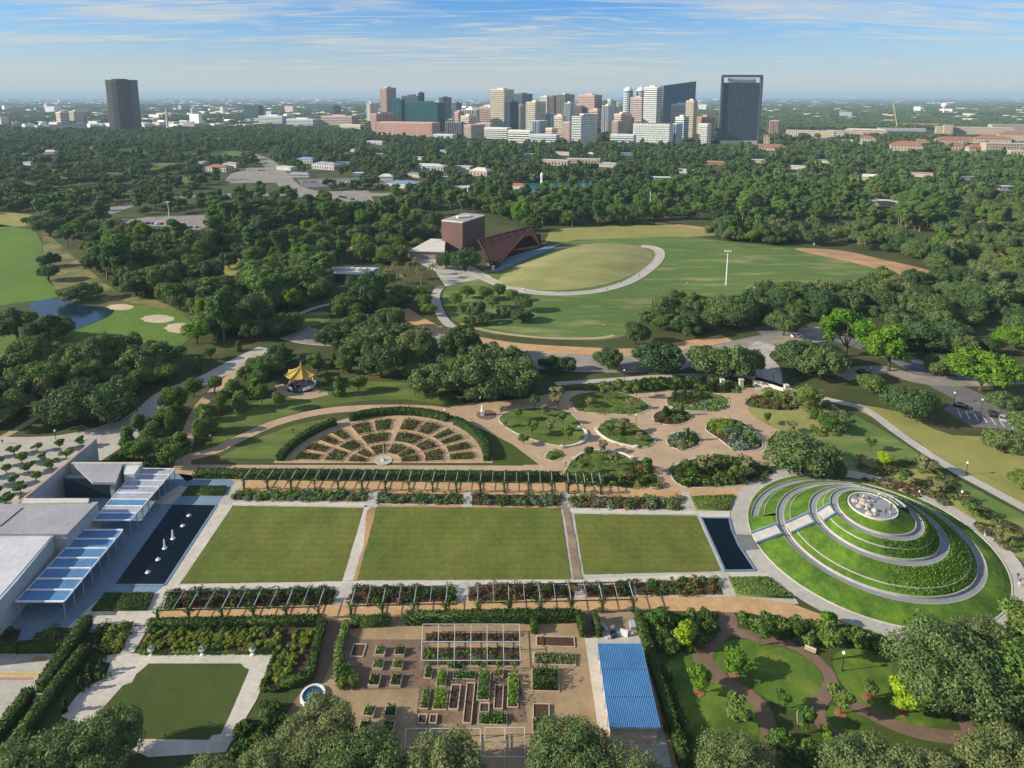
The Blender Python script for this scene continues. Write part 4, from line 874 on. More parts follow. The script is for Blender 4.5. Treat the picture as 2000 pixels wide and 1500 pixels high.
for t in [x for x in ts if x <= 1.5]:                    # turf between one turn and the next
    r0 = interp(t, RS)-PW-.2; z0 = interp(t, ZS)+.44; r1 = interp(t+1, RS)+PW+.16; z1 = interp(t+1, ZS)+.24
    secs.append([mp_(t, r0+(r1-r0)*u, z0+(z1-z0)*u+.18*math.sin(math.pi*u)) for u in (0, .33, .66, 1)])
strip('turf_slope', secs, M['mound_grass'])
tk = [x for x in ts if x <= 1.42]
def slope(t, d):
    r0 = interp(t, RS)-PW-.2; z0 = interp(t, ZS)+.44; r1 = interp(t+1, RS)+PW+.16; z1 = interp(t+1, ZS)+.24; u = min(.8, d/max(r0-r1, .5)); return r0+(r1-r0)*u, z0+(z1-z0)*u+.18*math.sin(math.pi*u)
strip('planting_kerb', [[mp_(t, slope(t, 1.15)[0], slope(t, 1.15)[1]-.1), mp_(t, slope(t, 1.15)[0], slope(t, 1.15)[1]+.22), mp_(t, slope(t, 1.15)[0]-.16, slope(t, 1.15)[1]+.22), mp_(t, slope(t, 1.15)[0]-.16, slope(t, 1.15)[1]-.05)] for t in tk], M['mound_wall'])
secs = [[mp_(t, interp(t, RS)-PW-.2, interp(t, ZS)+.4), mp_(t, min(5.3, interp(t, RS)-PW-.25), 8.5)] for t in [x for x in ts if x > 1.48]]
strip('turf_slope', secs, M['mound_grass'])
# clumpy ground cover on the shaded part of the slopes
def cover(t0, t1, kk, lo, hi):
    rs = np.random.RandomState(int(t0*100)+900+kk); P = []
    for _ in range(kk):
        t = rs.uniform(t0, t1); u = rs.uniform(.05, .95); r0 = interp(t, RS)-PW-.2; z0 = interp(t, ZS)+.44; r1 = interp(t+1, RS)+PW+.16; z1 = interp(t+1, ZS)+.24
        P.append(mp_(t, r0+(r1-r0)*u, z0+(z1-z0)*u+.18*math.sin(math.pi*u)+.12))
    P = np.array(P); d = sphere_dirs(len(P), rs, .2); V = leafquads(P, d, .34, rs); at(tag(quads_mesh('ground_cover', V, LM['bright_leaf' if hi else 'green_leaf']), kind='stuff'), mo)
cover(-.66, -.24, 2600, 0, 1); cover(.36, .76, 2000, 0, 1); cover(-.7, -.2, 1500, 0, 0); cover(.3, .8, 1200, 0, 0); cover(1.3, 1.49, 400, 0, 1)
k = MB(); k.lathe((MC.x, MC.y, 8.0), [(5.1, -.6), (5.1, .75), (4.8, .75), (4.8, .5), (3.0, .55), (0.01, .56)], 36); at(k.build('summit_wall', M['stone_wall']), mo)
k = MB(); k.lathe((MC.x, MC.y, 8.49), [(4.75, 0), (4.7, .10), (0.01, .11)], 36); at(k.build('summit_floor', M['mound_path']), mo)
rs = np.random.RandomState(8)
for i in range(22):
    a = rs.uniform(R(60), R(260)); rr = rs.uniform(1.0, 4.0); v, f = ico(); s = rs.uniform(.35, .95)
    vv = v*np.array([s*rs.uniform(.7, 1.4), s*rs.uniform(.7, 1.4), s*rs.uniform(.5, .8)])*rs.uniform(.85, 1.15, (12, 1))
    k = MB(); k.v = [tuple(p+np.array([MC.x+rr*math.cos(a), MC.y+rr*math.sin(a), 8.75])) for p in vv]; k.f = [tuple(q) for q in f]; k.m = [0]*20
    at(k.build('boulder', M['boulder']), mo)
# straight flight of steps up the left flank, in three runs between the turns of the path
for (ra, za, rb, zb) in ((26.2, .05, 20.7, 2.3), (18.5, 2.6, 13.6, 5.1), (11.4, 5.6, 9.0, 7.4)):
    n = int((zb-za)/.16)+1
    k = MB(); w = 3.0
    for i in range(n):
        r = ra+(rb-ra)*i/n; r2 = ra+(rb-ra)*(i+1)/n; z = za+(zb-za)*(i+1)/n+.42
        k.prism([(MC.x-r, MC.y-w/2), (MC.x-r2, MC.y-w/2), (MC.x-r2, MC.y+w/2), (MC.x-r, MC.y+w/2)], za-.4, z)
    at(k.build('stair_flight', M['stair_white']), mo)
    for s in (-1, 1):
        e = MB(); e.bar((MC.x-ra-.2, MC.y+s*(w/2+.18), za+.5), (MC.x-rb+.1, MC.y+s*(w/2+.18), zb+.7), .3, .55); at(e.build('stair_cheek', M['plaza_stone']), mo)
# ring walk
k = MB(); N_ = 72
for i in range(N_):
    a0, a1 = 2*math.pi*i/N_, 2*math.pi*(i+1)/N_
    k.poly([(MC.x+r*math.cos(a), MC.y+r*math.sin(a), .20) for r, a in ((26.2, a0), (29.8, a0), (29.8, a1), (26.2, a1))])
k.build('ring_walk', M['concrete'])['kind'] = 'structure'
k = MB()
for i in range(N_):
    a0, a1 = 2*math.pi*i/N_, 2*math.pi*(i+1)/N_; k.bar((MC.x+26.2*math.cos(a0), MC.y+26.2*math.sin(a0), .24), (MC.x+26.2*math.cos(a1), MC.y+26.2*math.sin(a1), .24), .25, .14)
k.build('kerb', M['pale_concrete'])['kind'] = 'structure'
for i in range(24): CLEAR.append(None) if False else None
CLEAR.append([px((MC.x+31*math.cos(i*math.pi/12), MC.y+31*math.sin(i*math.pi/12), 0)) for i in range(24)])
sheet('dark_paving', [(1432, 1045), (1468, 1046), (1484, 1074), (1450, 1077)], M['asphalt'], .225)

# kitchen garden ---------------------------------------------------------
def planter(cx_, cy_, w, d, h, label, leafs=('green_leaf',), ph=.5, timber='pale_timber', group='raised beds of the kitchen garden', fill=1.0, full=True):
    p = G(cx_, cy_); r = empty('raised_bed', tuple(p), label, 'raised bed', group); a = R(-1.8)
    n = Vector((math.cos(a), math.sin(a), 0)); q = Vector((-math.sin(a), math.cos(a), 0))
    for s in (-1, 1):
        c = p+q*s*(d/2); k = MB(); k.box((c.x, c.y, 0), (w+.16, .16, h), a); at(k.build('board', M[timber]), r)
        c = p+n*s*(w/2); k = MB(); k.box((c.x, c.y, 0), (.16, d-.17, h), a); at(k.build('board', M[timber]), r)
    k = MB(); k.box((p.x, p.y, 0), (w-.17, d-.17, h-.12), a); at(k.build('soil', M['soil']), r)
    if leafs:
        rs = np.random.RandomState(int(cx_+cy_)); kk = int(w*d*60*fill)
        t = rs.uniform(-.47, .47, kk)*w; u = rs.uniform(-.47, .47, kk)*d; z = h-.1+np.abs(rs.normal(0, .5, kk))*ph
        P = np.array(p)[None]+np.outer(t, np.array(n))+np.outer(u, np.array(q)); P[:, 2] = z
        at(tag(quads_mesh('vegetables', leafquads(P, sphere_dirs(kk, rs, .1), .26, rs), LM[leafs[int(rs.uniform(0, len(leafs)))]]), kind='stuff'), r)
    return r
rows = ['farthest', 'second', 'third', 'fourth', 'nearest']
for ci, (cxx, cn_) in enumerate((((743, 739, 732, 721, 713), 'left'), ((781, 777, 774, 763, 759), 'right'))):
    for ri, y in enumerate((1276, 1302, 1333, 1394, 1424)):
        planter(cxx[ri], y, 1.75, 1.75 if ri != 2 else 2.2, .62, '%s square timber planter in the %s column beside the brick walk' % (rows[ri], cn_), ('green_leaf', 'hedge_leaf', 'olive_leaf'), ph=.7, fill=.8)
planter(700, 1272, 2.3, 2.7, .3, 'low stone-edged empty trough beside the square planters', (), timber='concrete')
for (x, y, w, d, h, leafs, ph, lab) in ((837, 1317, 1.2, 2.0, .3, ('hedge_leaf',), .6, 'dark leafy bed at the far left corner of the vegetable plot'), (863, 1328, 1.6, 3.0, .3, ('bright_leaf',), 1.3, 'tall bright green far bed, second column of the vegetable plot'),
        (831, 1368, 1.2, 3.6, .4, ('green_leaf',), 1.0, 'narrow green bed on the left edge of the vegetable plot'), (860, 1370, 2.2, 3.4, .3, ('bright_leaf',), 1.6, 'tall bright green near bed, second column of the vegetable plot'),
        (888, 1365, 1.5, 4.6, .5, (), 0, 'empty dark soil bed with pale edging in the vegetable plot'), (907, 1322, 3.8, 1.3, .3, ('green_leaf',), .6, 'short cross bed of leafy rows at the back of the vegetable plot'),
        (916, 1376, 1.3, 7.4, .5, (), 0, 'longest bare bed with pale edging in the vegetable plot'), (945, 1342, 2.0, 5.4, .3, ('green_leaf',), 1.7, 'tall dense green row right of the longest bare bed'),
        (946, 1386, 1.5, 1.6, .5, (), 0, 'small square bed at the foot of the tall green row'), (974, 1318, 1.5, 1.4, .5, ('yellow_leaf',), .4, 'small yellow-green bed at the back of the vegetable plot'),
        (974, 1365, 1.4, 4.4, .5, (), 0, 'empty dark bed right of the tall green row'), (1002, 1350, 1.7, 6.4, .3, ('bright_leaf',), 1.3, 'long bright green row on the right edge of the vegetable plot'),
        (962, 1407, 4.6, 1.9, .3, ('green_leaf',), 1.0, 'bushy green cross bed at the near side of the vegetable plot'), (825, 1408, 1.3, 1.5, .5, (), 0, 'small dark planter at the near left of the vegetable plot'), (846, 1408, 1.1, 1.5, .5, (), 0, 'second small dark planter at the near left of the vegetable plot'),
        (1057, 1393, 2.6, 2.6, .5, (), 0, 'square dark soil bed beside the gold gravel'), (1060, 1420, 3.2, 2.4, .4, ('hedge_leaf',), .6, 'dark leafy square bed nearest the bottom trees'),
        (1085, 1255, 7.0, 2.2, .3, (), 0, 'bare wide bed left of the narrow brick walk'), (1083, 1290, 7.4, 2.4, .4, ('olive_leaf',), .5, 'wide low grey-green bed beside the wire cage'),
        (1065, 1330, 4.6, 4.4, .3, ('green_leaf', 'hedge_leaf'), 1.5, 'large bushy green bed beside the gold gravel'), (893, 1305, 2, 1, .3, ('hedge_leaf',), .5, 'low dark tuft bed at the back of the plot')):
    planter(x, y, w, d, h, lab, leafs, ph, group='beds of the vegetable plot')
D('cage_metal', (0.52, 0.60, 0.60), rough=.4)
# wire cages
def cage(x0, x1, yb, yf, ht, nx, ny, label):
    F0, F1, B0, B1 = G(x0, yf), G(x1, yf), G(x0+3, yb), G(x1-2, yb)
    r = empty('garden_cage', tuple(F0), label, 'garden frame'); up = Vector((0, 0, ht))
    for i in range(nx+1):
        t = i/nx; f, g = F0.lerp(F1, t), B0.lerp(B1, t)
        k = MB(); k.bar(f+up, g+up, .10, .10); at(k.build('roof_bar', M['cage_metal']), r)
        for j in range(ny+1):
            p = f.lerp(g, j/ny); k = MB(); k.box((p.x, p.y, 0), (.10, .10, ht)); at(k.build('post', M['cage_metal']), r)
    for j in range(ny+1):
        f, g = F0.lerp(B0, j/ny), F1.lerp(B1, j/ny); k = MB(); k.bar(f+up, g+up, .10, .10); at(k.build('roof_bar', M['cage_metal']), r)
    return r
cage(823, 1016, 1240, 1312, 2.3, 6, 2, 'pale metal frame cage over dark beds below the near pergola')
sheet('bed_soil', [(832, 1238), (1012, 1238), (1014, 1256), (830, 1256)], M['soil'], .15); sheet('bed_soil', [(828, 1266), (1014, 1266), (1016, 1290), (826, 1290)], M['soil'], .15); planting([(834, 1240), (1010, 1240), (1011, 1254), (832, 1254)], 'sparse red-green rows inside the far half of the metal cage', ('red_leaf', 'hedge_leaf'), h=.5, dens=7, q=.26, clump=.9, soil=None, z=.15, cover=.6); planting([(832, 1268), (1012, 1268), (1013, 1288), (830, 1288)], 'sparse dark rows inside the near half of the metal cage', ('hedge_leaf', 'green_leaf'), h=.5, dens=7, q=.26, clump=.9, soil=None, z=.15, cover=.5)
planting([(830, 1292), (1014, 1292), (1015, 1300), (829, 1300)], 'green strip of plants along the front of the wire cage', ('green_leaf', 'olive_leaf'), h=.9, dens=9, q=.28, clump=1)
cage(945, 1026, 1442, 1500, 2.0, 2, 2, 'pale metal frame cage at the bottom edge of the picture'); cage(790, 940, 1444, 1520, 2.0, 3, 2, 'pale metal frame cage half hidden by the bottom trees')
hedge([(795, 1216), (1122, 1211)], 1.8, 2.0, 'clipped hedge along the near side of the orange walk'); hedge([(688, 1222), (762, 1219)], 1.6, 1.6, 'short hedge between brick walk and kitchen garden')
hedge([(678, 1222), (660, 1290), (688, 1330)], 1.4, 1.3, 'hedge bordering the brick walk on its right', sm=4, leaf='green_leaf'); hedge([(1130, 1212), (1138, 1246)], 1.0, 2.4, 'narrow hedge left of the narrow brick walk'); hedge([(1160, 1212), (1170, 1246)], 1.0, 2.4, 'narrow hedge right of the narrow brick walk')
hedge([(1040, 1212), (1044, 1240)], 1.1, 1.8, 'stub of hedge beside the wire cage'); hedge([(1246, 1212), (1262, 1265), (1310, 1420), (1336, 1500)], 1.4, 2.4, 'long clipped hedge along the blue roofed building')
# blue roofed shed
zb = 3.4; A, B_, C_, D_ = (G(*p, zb) for p in ((1167, 1257), (1252, 1257), (1289, 1422), (1191, 1422)))
bh = empty('blue_roof_building', tuple(G(1230, 1380)), 'long low building with ribbed bright blue metal roof', 'building')
k = MB(); k.prism([(p.x, p.y) for p in (A, B_, C_, D_)], zb-.08, zb, True); at(k.build('roof', M['blue_roof']), bh)
for i in range(27):
    t = i/26; k = MB(); k.bar(A.lerp(B_, t)+Vector((0, 0, .04)), D_.lerp(C_, t)+Vector((0, 0, .04)), .10, .26); at(k.build('roof_rib', M['blue_roof']), bh)
for t in (.335, .665):
    k = MB(); k.bar(A.lerp(D_, t)+Vector((0, 0, .03)), B_.lerp(C_, t)+Vector((0, 0, .03)), .22, .05); at(k.build('roof_joint', M['blue_dark']), bh)
ins = lambda p, c: p.lerp(c, .08); cc_ = (A+B_+C_+D_)/4
k = MB(); k.prism([(ins(p, cc_).x, ins(p, cc_).y) for p in (A, B_, C_, D_)], 0, zb-.12); at(k.build('wall', M['pale_timber']), bh)
for i in range(6):
    p = A.lerp(D_, i/5)+Vector((.15, 0, 0)); k = MB(); k.box((p.x, p.y, 0), (.16, .16, zb-.1)); at(k.build('post', M['grey_metal']), bh)
rr_ = random.Random(5)
for i in range(12):
    p = G(1176+rr_.uniform(0, 68), 1216+rr_.uniform(0, 32)); k = MB(); s = rr_.uniform(.4, 1.1); k.box((p.x, p.y, .12), (s*1.6, s, s*.7), rr_.uniform(0, 3))
    tag(k.build('storage_crate', M[rr_.choice(['white_metal', 'grey_metal', 'blue_dark', 'pale_timber'])], org=p), 'piece of stored garden equipment in the yard behind the blue roof', 'crate', 'stored equipment in the small yard')
# round fountain
p = G(611, 1362); ft = empty('round_fountain', tuple(p), 'round white rimmed fountain basin with blue water', 'fountain')
k = MB(); k.lathe((p.x, p.y, .1), [(2.05, 0), (2.05, .55), (1.7, .55), (1.7, .1)], 32); at(k.build('rim', M['white_paint']), ft)
D('basin_water', (0.01, 0.07, 0.16), rough=.08, spec=.5); k = MB(); k.lathe((p.x, p.y, .1), [(1.69, .2), (1.68, .36)], 32); at(k.build('water', M['basin_water']), ft)
k = MB(); k.lathe((p.x, p.y, .46), [(.14, 0), (.10, .5), (.03, 1.1)], 8); at(k.build('jet', M['foam']), ft)
# court garden: yellow shrubs, hedges, urns
hedge([(292, 1226), (470, 1222), (625, 1218)], 1.7, 1.5, 'dark hedge behind the yellow shrub bed'); hedge([(630, 1222), (604, 1330), (548, 1342)], 1.5, 1.5, 'dark hedge along the brick walk beside the yellow shrubs'); hedge([(545, 1262), (512, 1348), (548, 1350)], .8, .7, 'low hedge between yellow shrubs and court paving'); hedge([(276, 1278), (540, 1276)], .6, .6, 'low edging hedge in front of the yellow shrubs', leaf='green_leaf')
sheet('bed_soil', clr([(285, 1222), (630, 1216), (604, 1335), (515, 1350), (545, 1277), (272, 1278)]), M['soil'], .115)
for i, yy_ in enumerate((1236, 1244, 1252, 1260, 1268)):
    for j in range(19):
        x = 292+j*14.5+(i % 2)*7+rr_.uniform(-3, 3)-i*2
        if x > 552: continue
        k = 'shrub_green' if i == 0 or rr_.random() < .12 else 'shrub_yellow'
        if rr_.random() < .1: continue
        tree(k, x, yy_+rr_.uniform(-1.5, 1.5), h=rr_.uniform(.85, 1.3), r=rr_.uniform(.62, .85), label='round yellow-green shrub in the rows behind the court' if k[-1] == 'w' else 'round dark green shrub among the yellow ones behind the court', cat='shrub', name='shrub', group='yellow shrubs in rows' if k[-1] == 'w' else 'green shrubs behind the court', trunk=False)
for i in range(46):
    t = rr_.random(); x = 600-t*62+rr_.uniform(-22, 16); y = 1238+t*98
    k = 'shrub_yellow' if rr_.random() < .75 else 'shrub_green'
    tree(k, x, y, h=rr_.uniform(.85, 1.3), r=rr_.uniform(.6, .85), label='round yellow-green shrub in the sloping bed by the brick walk' if k[-1] == 'w' else 'round green shrub in the sloping bed by the brick walk', cat='shrub', name='shrub', group='yellow shrubs by the brick walk' if k[-1] == 'w' else 'green shrubs by the brick walk', trunk=False)
for i, x in enumerate((296, 396, 494)):
    p = G(x, 1279); r = empty('planted_urn', tuple(p), '%s white stone urn with spiky plant on the court edge' % ('leftmost', 'middle', 'rightmost')[i], 'urn', 'urns along the court')
    k = MB(); k.lathe((p.x, p.y, .1), [(.45, 0), (.45, .15), (.2, .25), (.2, .55), (.5, .9), (.6, 1.3), (.5, 1.3)], 12); at(k.build('bowl', M['white_paint']), r)
    rs = np.random.RandomState(i); d = sphere_dirs(60, rs, .1); at(tag(quads_mesh('spiky_plant', leafquads(np.array([p.x, p.y, 1.5])+d*.5, d, .3, rs), LM['silver_leaf']), kind='stuff'), r)
DH = [((205, 1218), (78, 1350), 'upper left'), ((178, 1290), (62, 1420), ''), ]
hedge([(172, 1222), (145, 1262), (84, 1352)], 2.0, 2.3, 'tall dark clipped hedge, left of the two slanting hedges by the car park'); hedge([(168, 1280), (112, 1352), (28, 1470), (-30, 1540)], 1.8, 2.3, 'tall dark clipped hedge, right of the two slanting hedges')
hedge([(60, 1362), (0, 1440), (-60, 1510)], 1.8, 2.0, 'tall dark hedge along the car park corner'); hedge([(40, 1272), (120, 1270)], 1.4, 1.6, 'short dark hedge beside the car park'); hedge([(-60, 1272), (36, 1271)], 1.4, 1.5, 'dark hedge at the left picture edge above the car park')
planting([(70, 1240), (98, 1226), (172, 1228), (150, 1258), (100, 1262), (72, 1258)], 'green bed at the foot of the slanting hedge', ('green_leaf', 'olive_leaf'), h=1.0, dens=9, q=.3)
planting([(195, 1226), (262, 1214), (240, 1270), (180, 1276)], 'dark bushy bed with yellow touches left of the court path', ('hedge_leaf', 'green_leaf', 'hedge_leaf', 'yellow_leaf'), h=1.5, dens=9, q=.3, cover=1.3)
planting([(-60, 1232), (42, 1232), (30, 1262), (-60, 1262)], 'dark shaded bed at the left picture edge', ('hedge_leaf',), h=.6, dens=8, q=.3)
planting([(160, 1285), (216, 1296), (205, 1325), (150, 1352)], 'dark bed of shrubs between slanting hedge and court', ('hedge_leaf',), h=1.0, dens=8, q=.3, cover=1.2)
for i, (x, y) in enumerate(((176, 1322), (199, 1312), (158, 1348), (128, 1390))):
    tree('cypress', x, y, h=2.6, r=.5, label='slim dark conical topiary %s' % ('nearest the top of the slanting hedge', 'closest to the court paving', 'at the middle of the slanting hedge', 'lowest beside the slanting hedge')[i], cat='topiary', name='topiary', group='topiaries by the slanting hedge', trunk=False)
# pagoda -----------------------------------------------------------------
p = G(590, 756); pg = empty('pagoda', tuple(p), 'small open pavilion with golden cone shaped roof and white railing', 'pavilion')
k = MB(); k.lathe((p.x, p.y, 0), [(5.3, 0), (5.3, .7)], 8); at(k.build('base', M['blue_dark']), pg)
k = MB(); k.lathe((p.x, p.y, .7), [(4.3, 0), (4.3, .03)], 8); at(k.build('floor', M['blue_dark']), pg)
def hexp(r, z, j, off=0): return Vector((p.x+r*math.cos(math.pi/4*(j+off+.5)), p.y+r*math.sin(math.pi/4*(j+off+.5)), z))
for j in range(8):
    a = hexp(3.2, 0, j); k = MB(); k.lathe((a.x, a.y, .7), [(.2, 0), (.2, 4.2)], 8); at(k.build('column', M['red_paint']), pg)
    if j != 5:
        k = MB(); a, c = hexp(5.0, 1.6, j), hexp(5.0, 1.6, j+1); k.bar(a, c, .16, .16)
        for t in range(9): q = a.lerp(c, t/8); k.bar((q.x, q.y, .7), (q.x, q.y, 1.6), .2, .12)
        k.bar(a-Vector((0, 0, .75)), c-Vector((0, 0, .75)), .2, .35); at(k.build('railing', M['white_paint']), pg)
    a, c = hexp(3.2, 4.7, j), hexp(3.2, 4.7, j+1); k = MB(); k.bar(a, c, .2, .7); at(k.build('frieze', M['blue_dark']), pg)
for j in range(8):                                       # six roof faces with upturned corners
    k = MB(); prof = [(.15, 7.7), (1.3, 6.8), (2.8, 5.95), (4.3, 5.3), (5.5, 4.95)]; n = 6
    for i, (r, z) in enumerate(prof):
        for t in range(n+1):
            q = hexp(r, z, j).lerp(hexp(r, z, j+1), t/n); edge = abs(t/n-.5)*2; q.z += .28*(edge**3)*(r/5.5)**2; k.v.append(tuple(q))
    for i in range(len(prof)-1):
        for t in range(n): a = i*(n+1)+t; k.f.append((a, a+n+1, a+n+2, a+1)); k.m.append(0)
    at(k.build('roof_face', M['brass_tile']), pg)
    k = MB(); k.tube([hexp(r, z+.12+.28*(r/5.5)**2, j) for r, z in prof], [.16]*4+[.22], 6); at(k.build('hip_ridge', M['brass_tile']), pg)
k = MB(); k.lathe((p.x, p.y, 7.5), [(.35, 0), (.2, .3), (.42, .7), (.3, 1.0), (.12, 1.3), (.1, 2.0), (.01, 2.2)], 10); at(k.build('finial', M['brass_tile']), pg)
sheet('gravel_ring', ell(582, 764, 42, 13), M['gravel'], .09, sm=2); CLEAR.append(ell(590, 758, 55, 24))
# theatre ----------------------------------------------------------------
th = empty('open_air_theatre', tuple(G(960, 520)), 'brown open-air theatre with box stage tower and rust red truss canopy', 'theatre')
zt_ = 19.0
k = MB(); T4 = [XY(q, zt_) for q in ((862, 431), (903, 435), (947, 421), (907, 417))]; k.prism(T4, 0, zt_-.3); at(k.build('stage_tower', M['box_brown']), th)
c4 = Vector((sum(q[0] for q in T4)/4, sum(q[1] for q in T4)/4, 0))
k = MB(); k.prism(T4, zt_-.3, zt_+.4); at(k.build('roof_parapet', M['box_roof']), th)
k = MB(); k.prism([tuple((Vector((*q, 0))).lerp(c4, .12).xy) for q in T4], zt_+.4, zt_+.46); at(k.build('roof', M['roof_grey']), th)
k = MB(); k.box((c4.x, c4.y, zt_+.46), (9, 5, 1.0), .4); at(k.build('roof_hatch', M['box_roof']), th)
Cf = G(963, 527, .6); Ap = G(934, 469, 9.5); Bp = G(1042, 441, 15.5); Dp = G(1058, 483, .5); Kp = G(1000, 462, 9)
def truss(a, b_, c, n, m1, nm):
    """triangulated space frame between three corners, two layers"""
    nrm = (b_-a).cross(c-a).normalized()*1.4
    def pt(i, j): return a+(b_-a)*(i/n)+(c-a)*(j/n)
    k = MB(); w = .34
    for i in range(n+1):
        for j in range(n+1-i):
            p0 = pt(i, j)
            if i+j < n:
                k.bar(p0, pt(i+1, j), w, w); k.bar(p0, pt(i, j+1), w, w); k.bar(pt(i+1, j), pt(i, j+1), w, w)
                cc0 = (p0+pt(i+1, j)+pt(i, j+1))/3+nrm
                for q in (p0, pt(i+1, j), pt(i, j+1)): k.bar(q, cc0, w*.8, w*.8)
    return at(tag(k.build(nm, m1), kind='stuff'), th)
truss(Ap, Bp, Cf, 7, M['corten'], 'truss')
def slab(P, m, nm, t=.5):
    n = (P[1]-P[0]).cross(P[2]-P[0]).normalized()*t; k = MB(); k.poly([q for q in P]); k.poly([q-n for q in P][::-1])
    for i in range(len(P)): a, c = P[i], P[(i+1) % len(P)]; k.poly([a-n, c-n, c, a])
    return at(k.build(nm, m), th)
off = Vector((.4, 2.6, .3))
slab([Ap+off, Cf+off+Vector((0, 0, 1)), Bp+off], M['corten_dark'], 'roof_facet'); slab([Bp+Vector((0, 1, .2)), Dp+Vector((0, 2, 0)), Kp+Vector((6, 22, 0))], M['corten_dark'], 'roof_facet')
for a, c in ((Ap, Bp), (Bp, Cf), (Ap, Cf)):
    k = MB(); k.bar(a, c, .8, .8); at(k.build('edge_beam', M['corten']), th)
k = MB(); k.box((Cf.x, Cf.y, 0), (1.8, 1.8, 3.0)); at(k.build('pier', M['stone_wall']), th)
sw = [G(944, 500), G(1056, 482)]; k = MB(); k.bar(sw[0]+Vector((0, 8, 3.5)), sw[1]+Vector((0, 8, 3.5)), 1, 7); at(k.build('stage_wall', M['corten_dark']), th)
k = MB(); k.prism([XY(q) for q in ((950, 512), (1052, 486), (1062, 482), (1040, 478), (944, 496))], 0, 1.2); at(k.build('stage', M['corten_dark']), th)
k = MB()
for i in range(7):
    t = i/7; a = Vector((*XY((966, 532)), 0)).lerp(Vector((*XY((950, 514)), 0)), t); c = Vector((*XY((1094, 478)), 0)).lerp(Vector((*XY((1060, 483)), 0)), t); k.bar((a.x, a.y, .35-.03*i), (c.x, c.y, .35-.03*i), 2.2, .3)
at(k.build('seating_terrace', M['plaza_stone']), th)
k = MB(); k.prism([XY(q, 5) for q in ((800, 490), (842, 468), (868, 470), (866, 492))], 0, 5); at(k.build('annex', M['wall_pink']), th); k = MB(); k.prism([XY(q, 5.3) for q in ((798, 490), (842, 466), (870, 468), (868, 492))], 5, 5.4); at(k.build('annex_roof', M['box_roof']), th)
CLEAR.append([(850, 505), (860, 440), (1060, 470), (1095, 478), (965, 540)])
# raised audience hill
HP = smooth([(975, 545), (1002, 524), (1060, 499), (1112, 481), (1180, 475), (1238, 479), (1268, 490), (1272, 508), (1240, 534), (1180, 556), (1100, 567), (1030, 565), (985, 557)], 4, True)
Q = [G(x, y) for x, y in HP]; c = sum(Q, Vector())/len(Q); k = MB(); N_ = len(Q); prof = [(1, .1), (.93, .5), (.8, 1.6), (.6, 2.9), (.35, 3.7), (.12, 4.0)]
for u, z in prof: k.v += [(c.x+(q.x-c.x)*u, c.y+(q.y-c.y)*u, z) for q in Q]
k.v.append((c.x, c.y, 4.05)); k.f = [(i*N_+j, i*N_+(j+1) % N_, (i+1)*N_+(j+1) % N_, (i+1)*N_+j) for i in range(5) for j in range(N_)]+[(5*N_+j, 5*N_+(j+1) % N_, 6*N_) for j in range(N_)]; k.m = [0]*len(k.f)
tag(k.build('hill', M['hill_grass'], smooth_=True), kind='structure')
ribbon('path', [(938, 538), (962, 550), (1000, 563), (1050, 572), (1110, 574), (1170, 568), (1225, 552), (1262, 530), (1285, 508), (1288, 492), (1276, 484), (1252, 481)], 6.0, M['concrete'], .12, kerb=.25, kerbm=M['pale_concrete'])
ribbon('path', [(900, 632), (960, 648), (1060, 660), (1160, 661), (1200, 655)], 2.2, M['gravel'], .09)
CLEAR.append([(975, 360), (1170, 352), (1260, 346), (1260, 360), (1160, 372), (1100, 384), (1000, 388)]); CLEAR.append([(636, 520), (738, 520), (742, 592), (640, 590)]); CLEAR.append([(752, 528), (862, 528), (862, 578), (752, 578)]); CLEAR.append([(400, 500), (490, 500), (488, 568), (420, 572)]); CLEAR.append([(540, 628), (650, 612), (650, 682), (560, 676)])
# small park buildings
D('tile_red', (0.34, 0.155, 0.105), (0.27, 0.12, 0.085), 0.3); D('wall_cream', (0.52, 0.42, 0.33)); D('wall_white', (0.56, 0.54, 0.51)); D('roof_blue', (0.22, 0.33, 0.46)); D('window_dark', (0.04, 0.05, 0.06), rough=.2)
def house(x, y, w, d, h, label, wall='wall_white', roof='roof_white', hip=0, rz=0.0, name='park_building', cat='building', group=None, wins=True):
    p = G(x, y); r = empty(name, tuple(p), label, cat, group, rz)
    k = MB(); k.box((0, 0, 0), (w, d, h)); k.build('wall', M[wall], r)
    k = MB()
    if hip:
        W2, D2 = w/2+.6, d/2+.6; rd = max(0, w/2-d/2) if w > d else 0
        v = [(-W2, -D2, h), (W2, -D2, h), (W2, D2, h), (-W2, D2, h), (-rd, 0, h+hip), (rd, 0, h+hip)]
        k.v = v; k.f = [(0, 1, 5, 4), (1, 2, 5), (2, 3, 4, 5), (3, 0, 4), (3, 2, 1, 0)]; k.m = [0]*5
    else: k.box((0, 0, h), (w+.8, d+.8, .5))
    k.build('roof', M[roof], r)
    if wins:
        k = MB(); nf = max(1, int(h/4)); nx = max(2, int(w/4.5)); ny = max(2, int(d/4.5))
        for f in range(nf):
            z = 1.1+f*(h/nf)
            for i in range(nx): k.box((-w/2+(i+.5)*w/nx, -d/2-.02, z), (1.7, .12, h/nf*.5))
            for i in range(ny): k.box((-w/2-.02, -d/2+(i+.5)*d/ny, z), (.12, 1.7, h/nf*.5)); k.box((w/2+.02, -d/2+(i+.5)*d/ny, z), (.12, 1.7, h/nf*.5))
        tag(k.build('window_row', M['window_dark'], r), kind='stuff')
    return r
zr = house(683, 545, 26, 13, 4.5, 'low white roofed park building among dark oaks left of the theatre', 'window_dark', 'roof_white', rz=R(-4), wins=False)
k = MB(); 
for i in range(6): k.box((-10+i*3.6, 1.5, 5.0), (2.4, 5, .9))
k.build('roof_unit', M['wall_white'], zr)
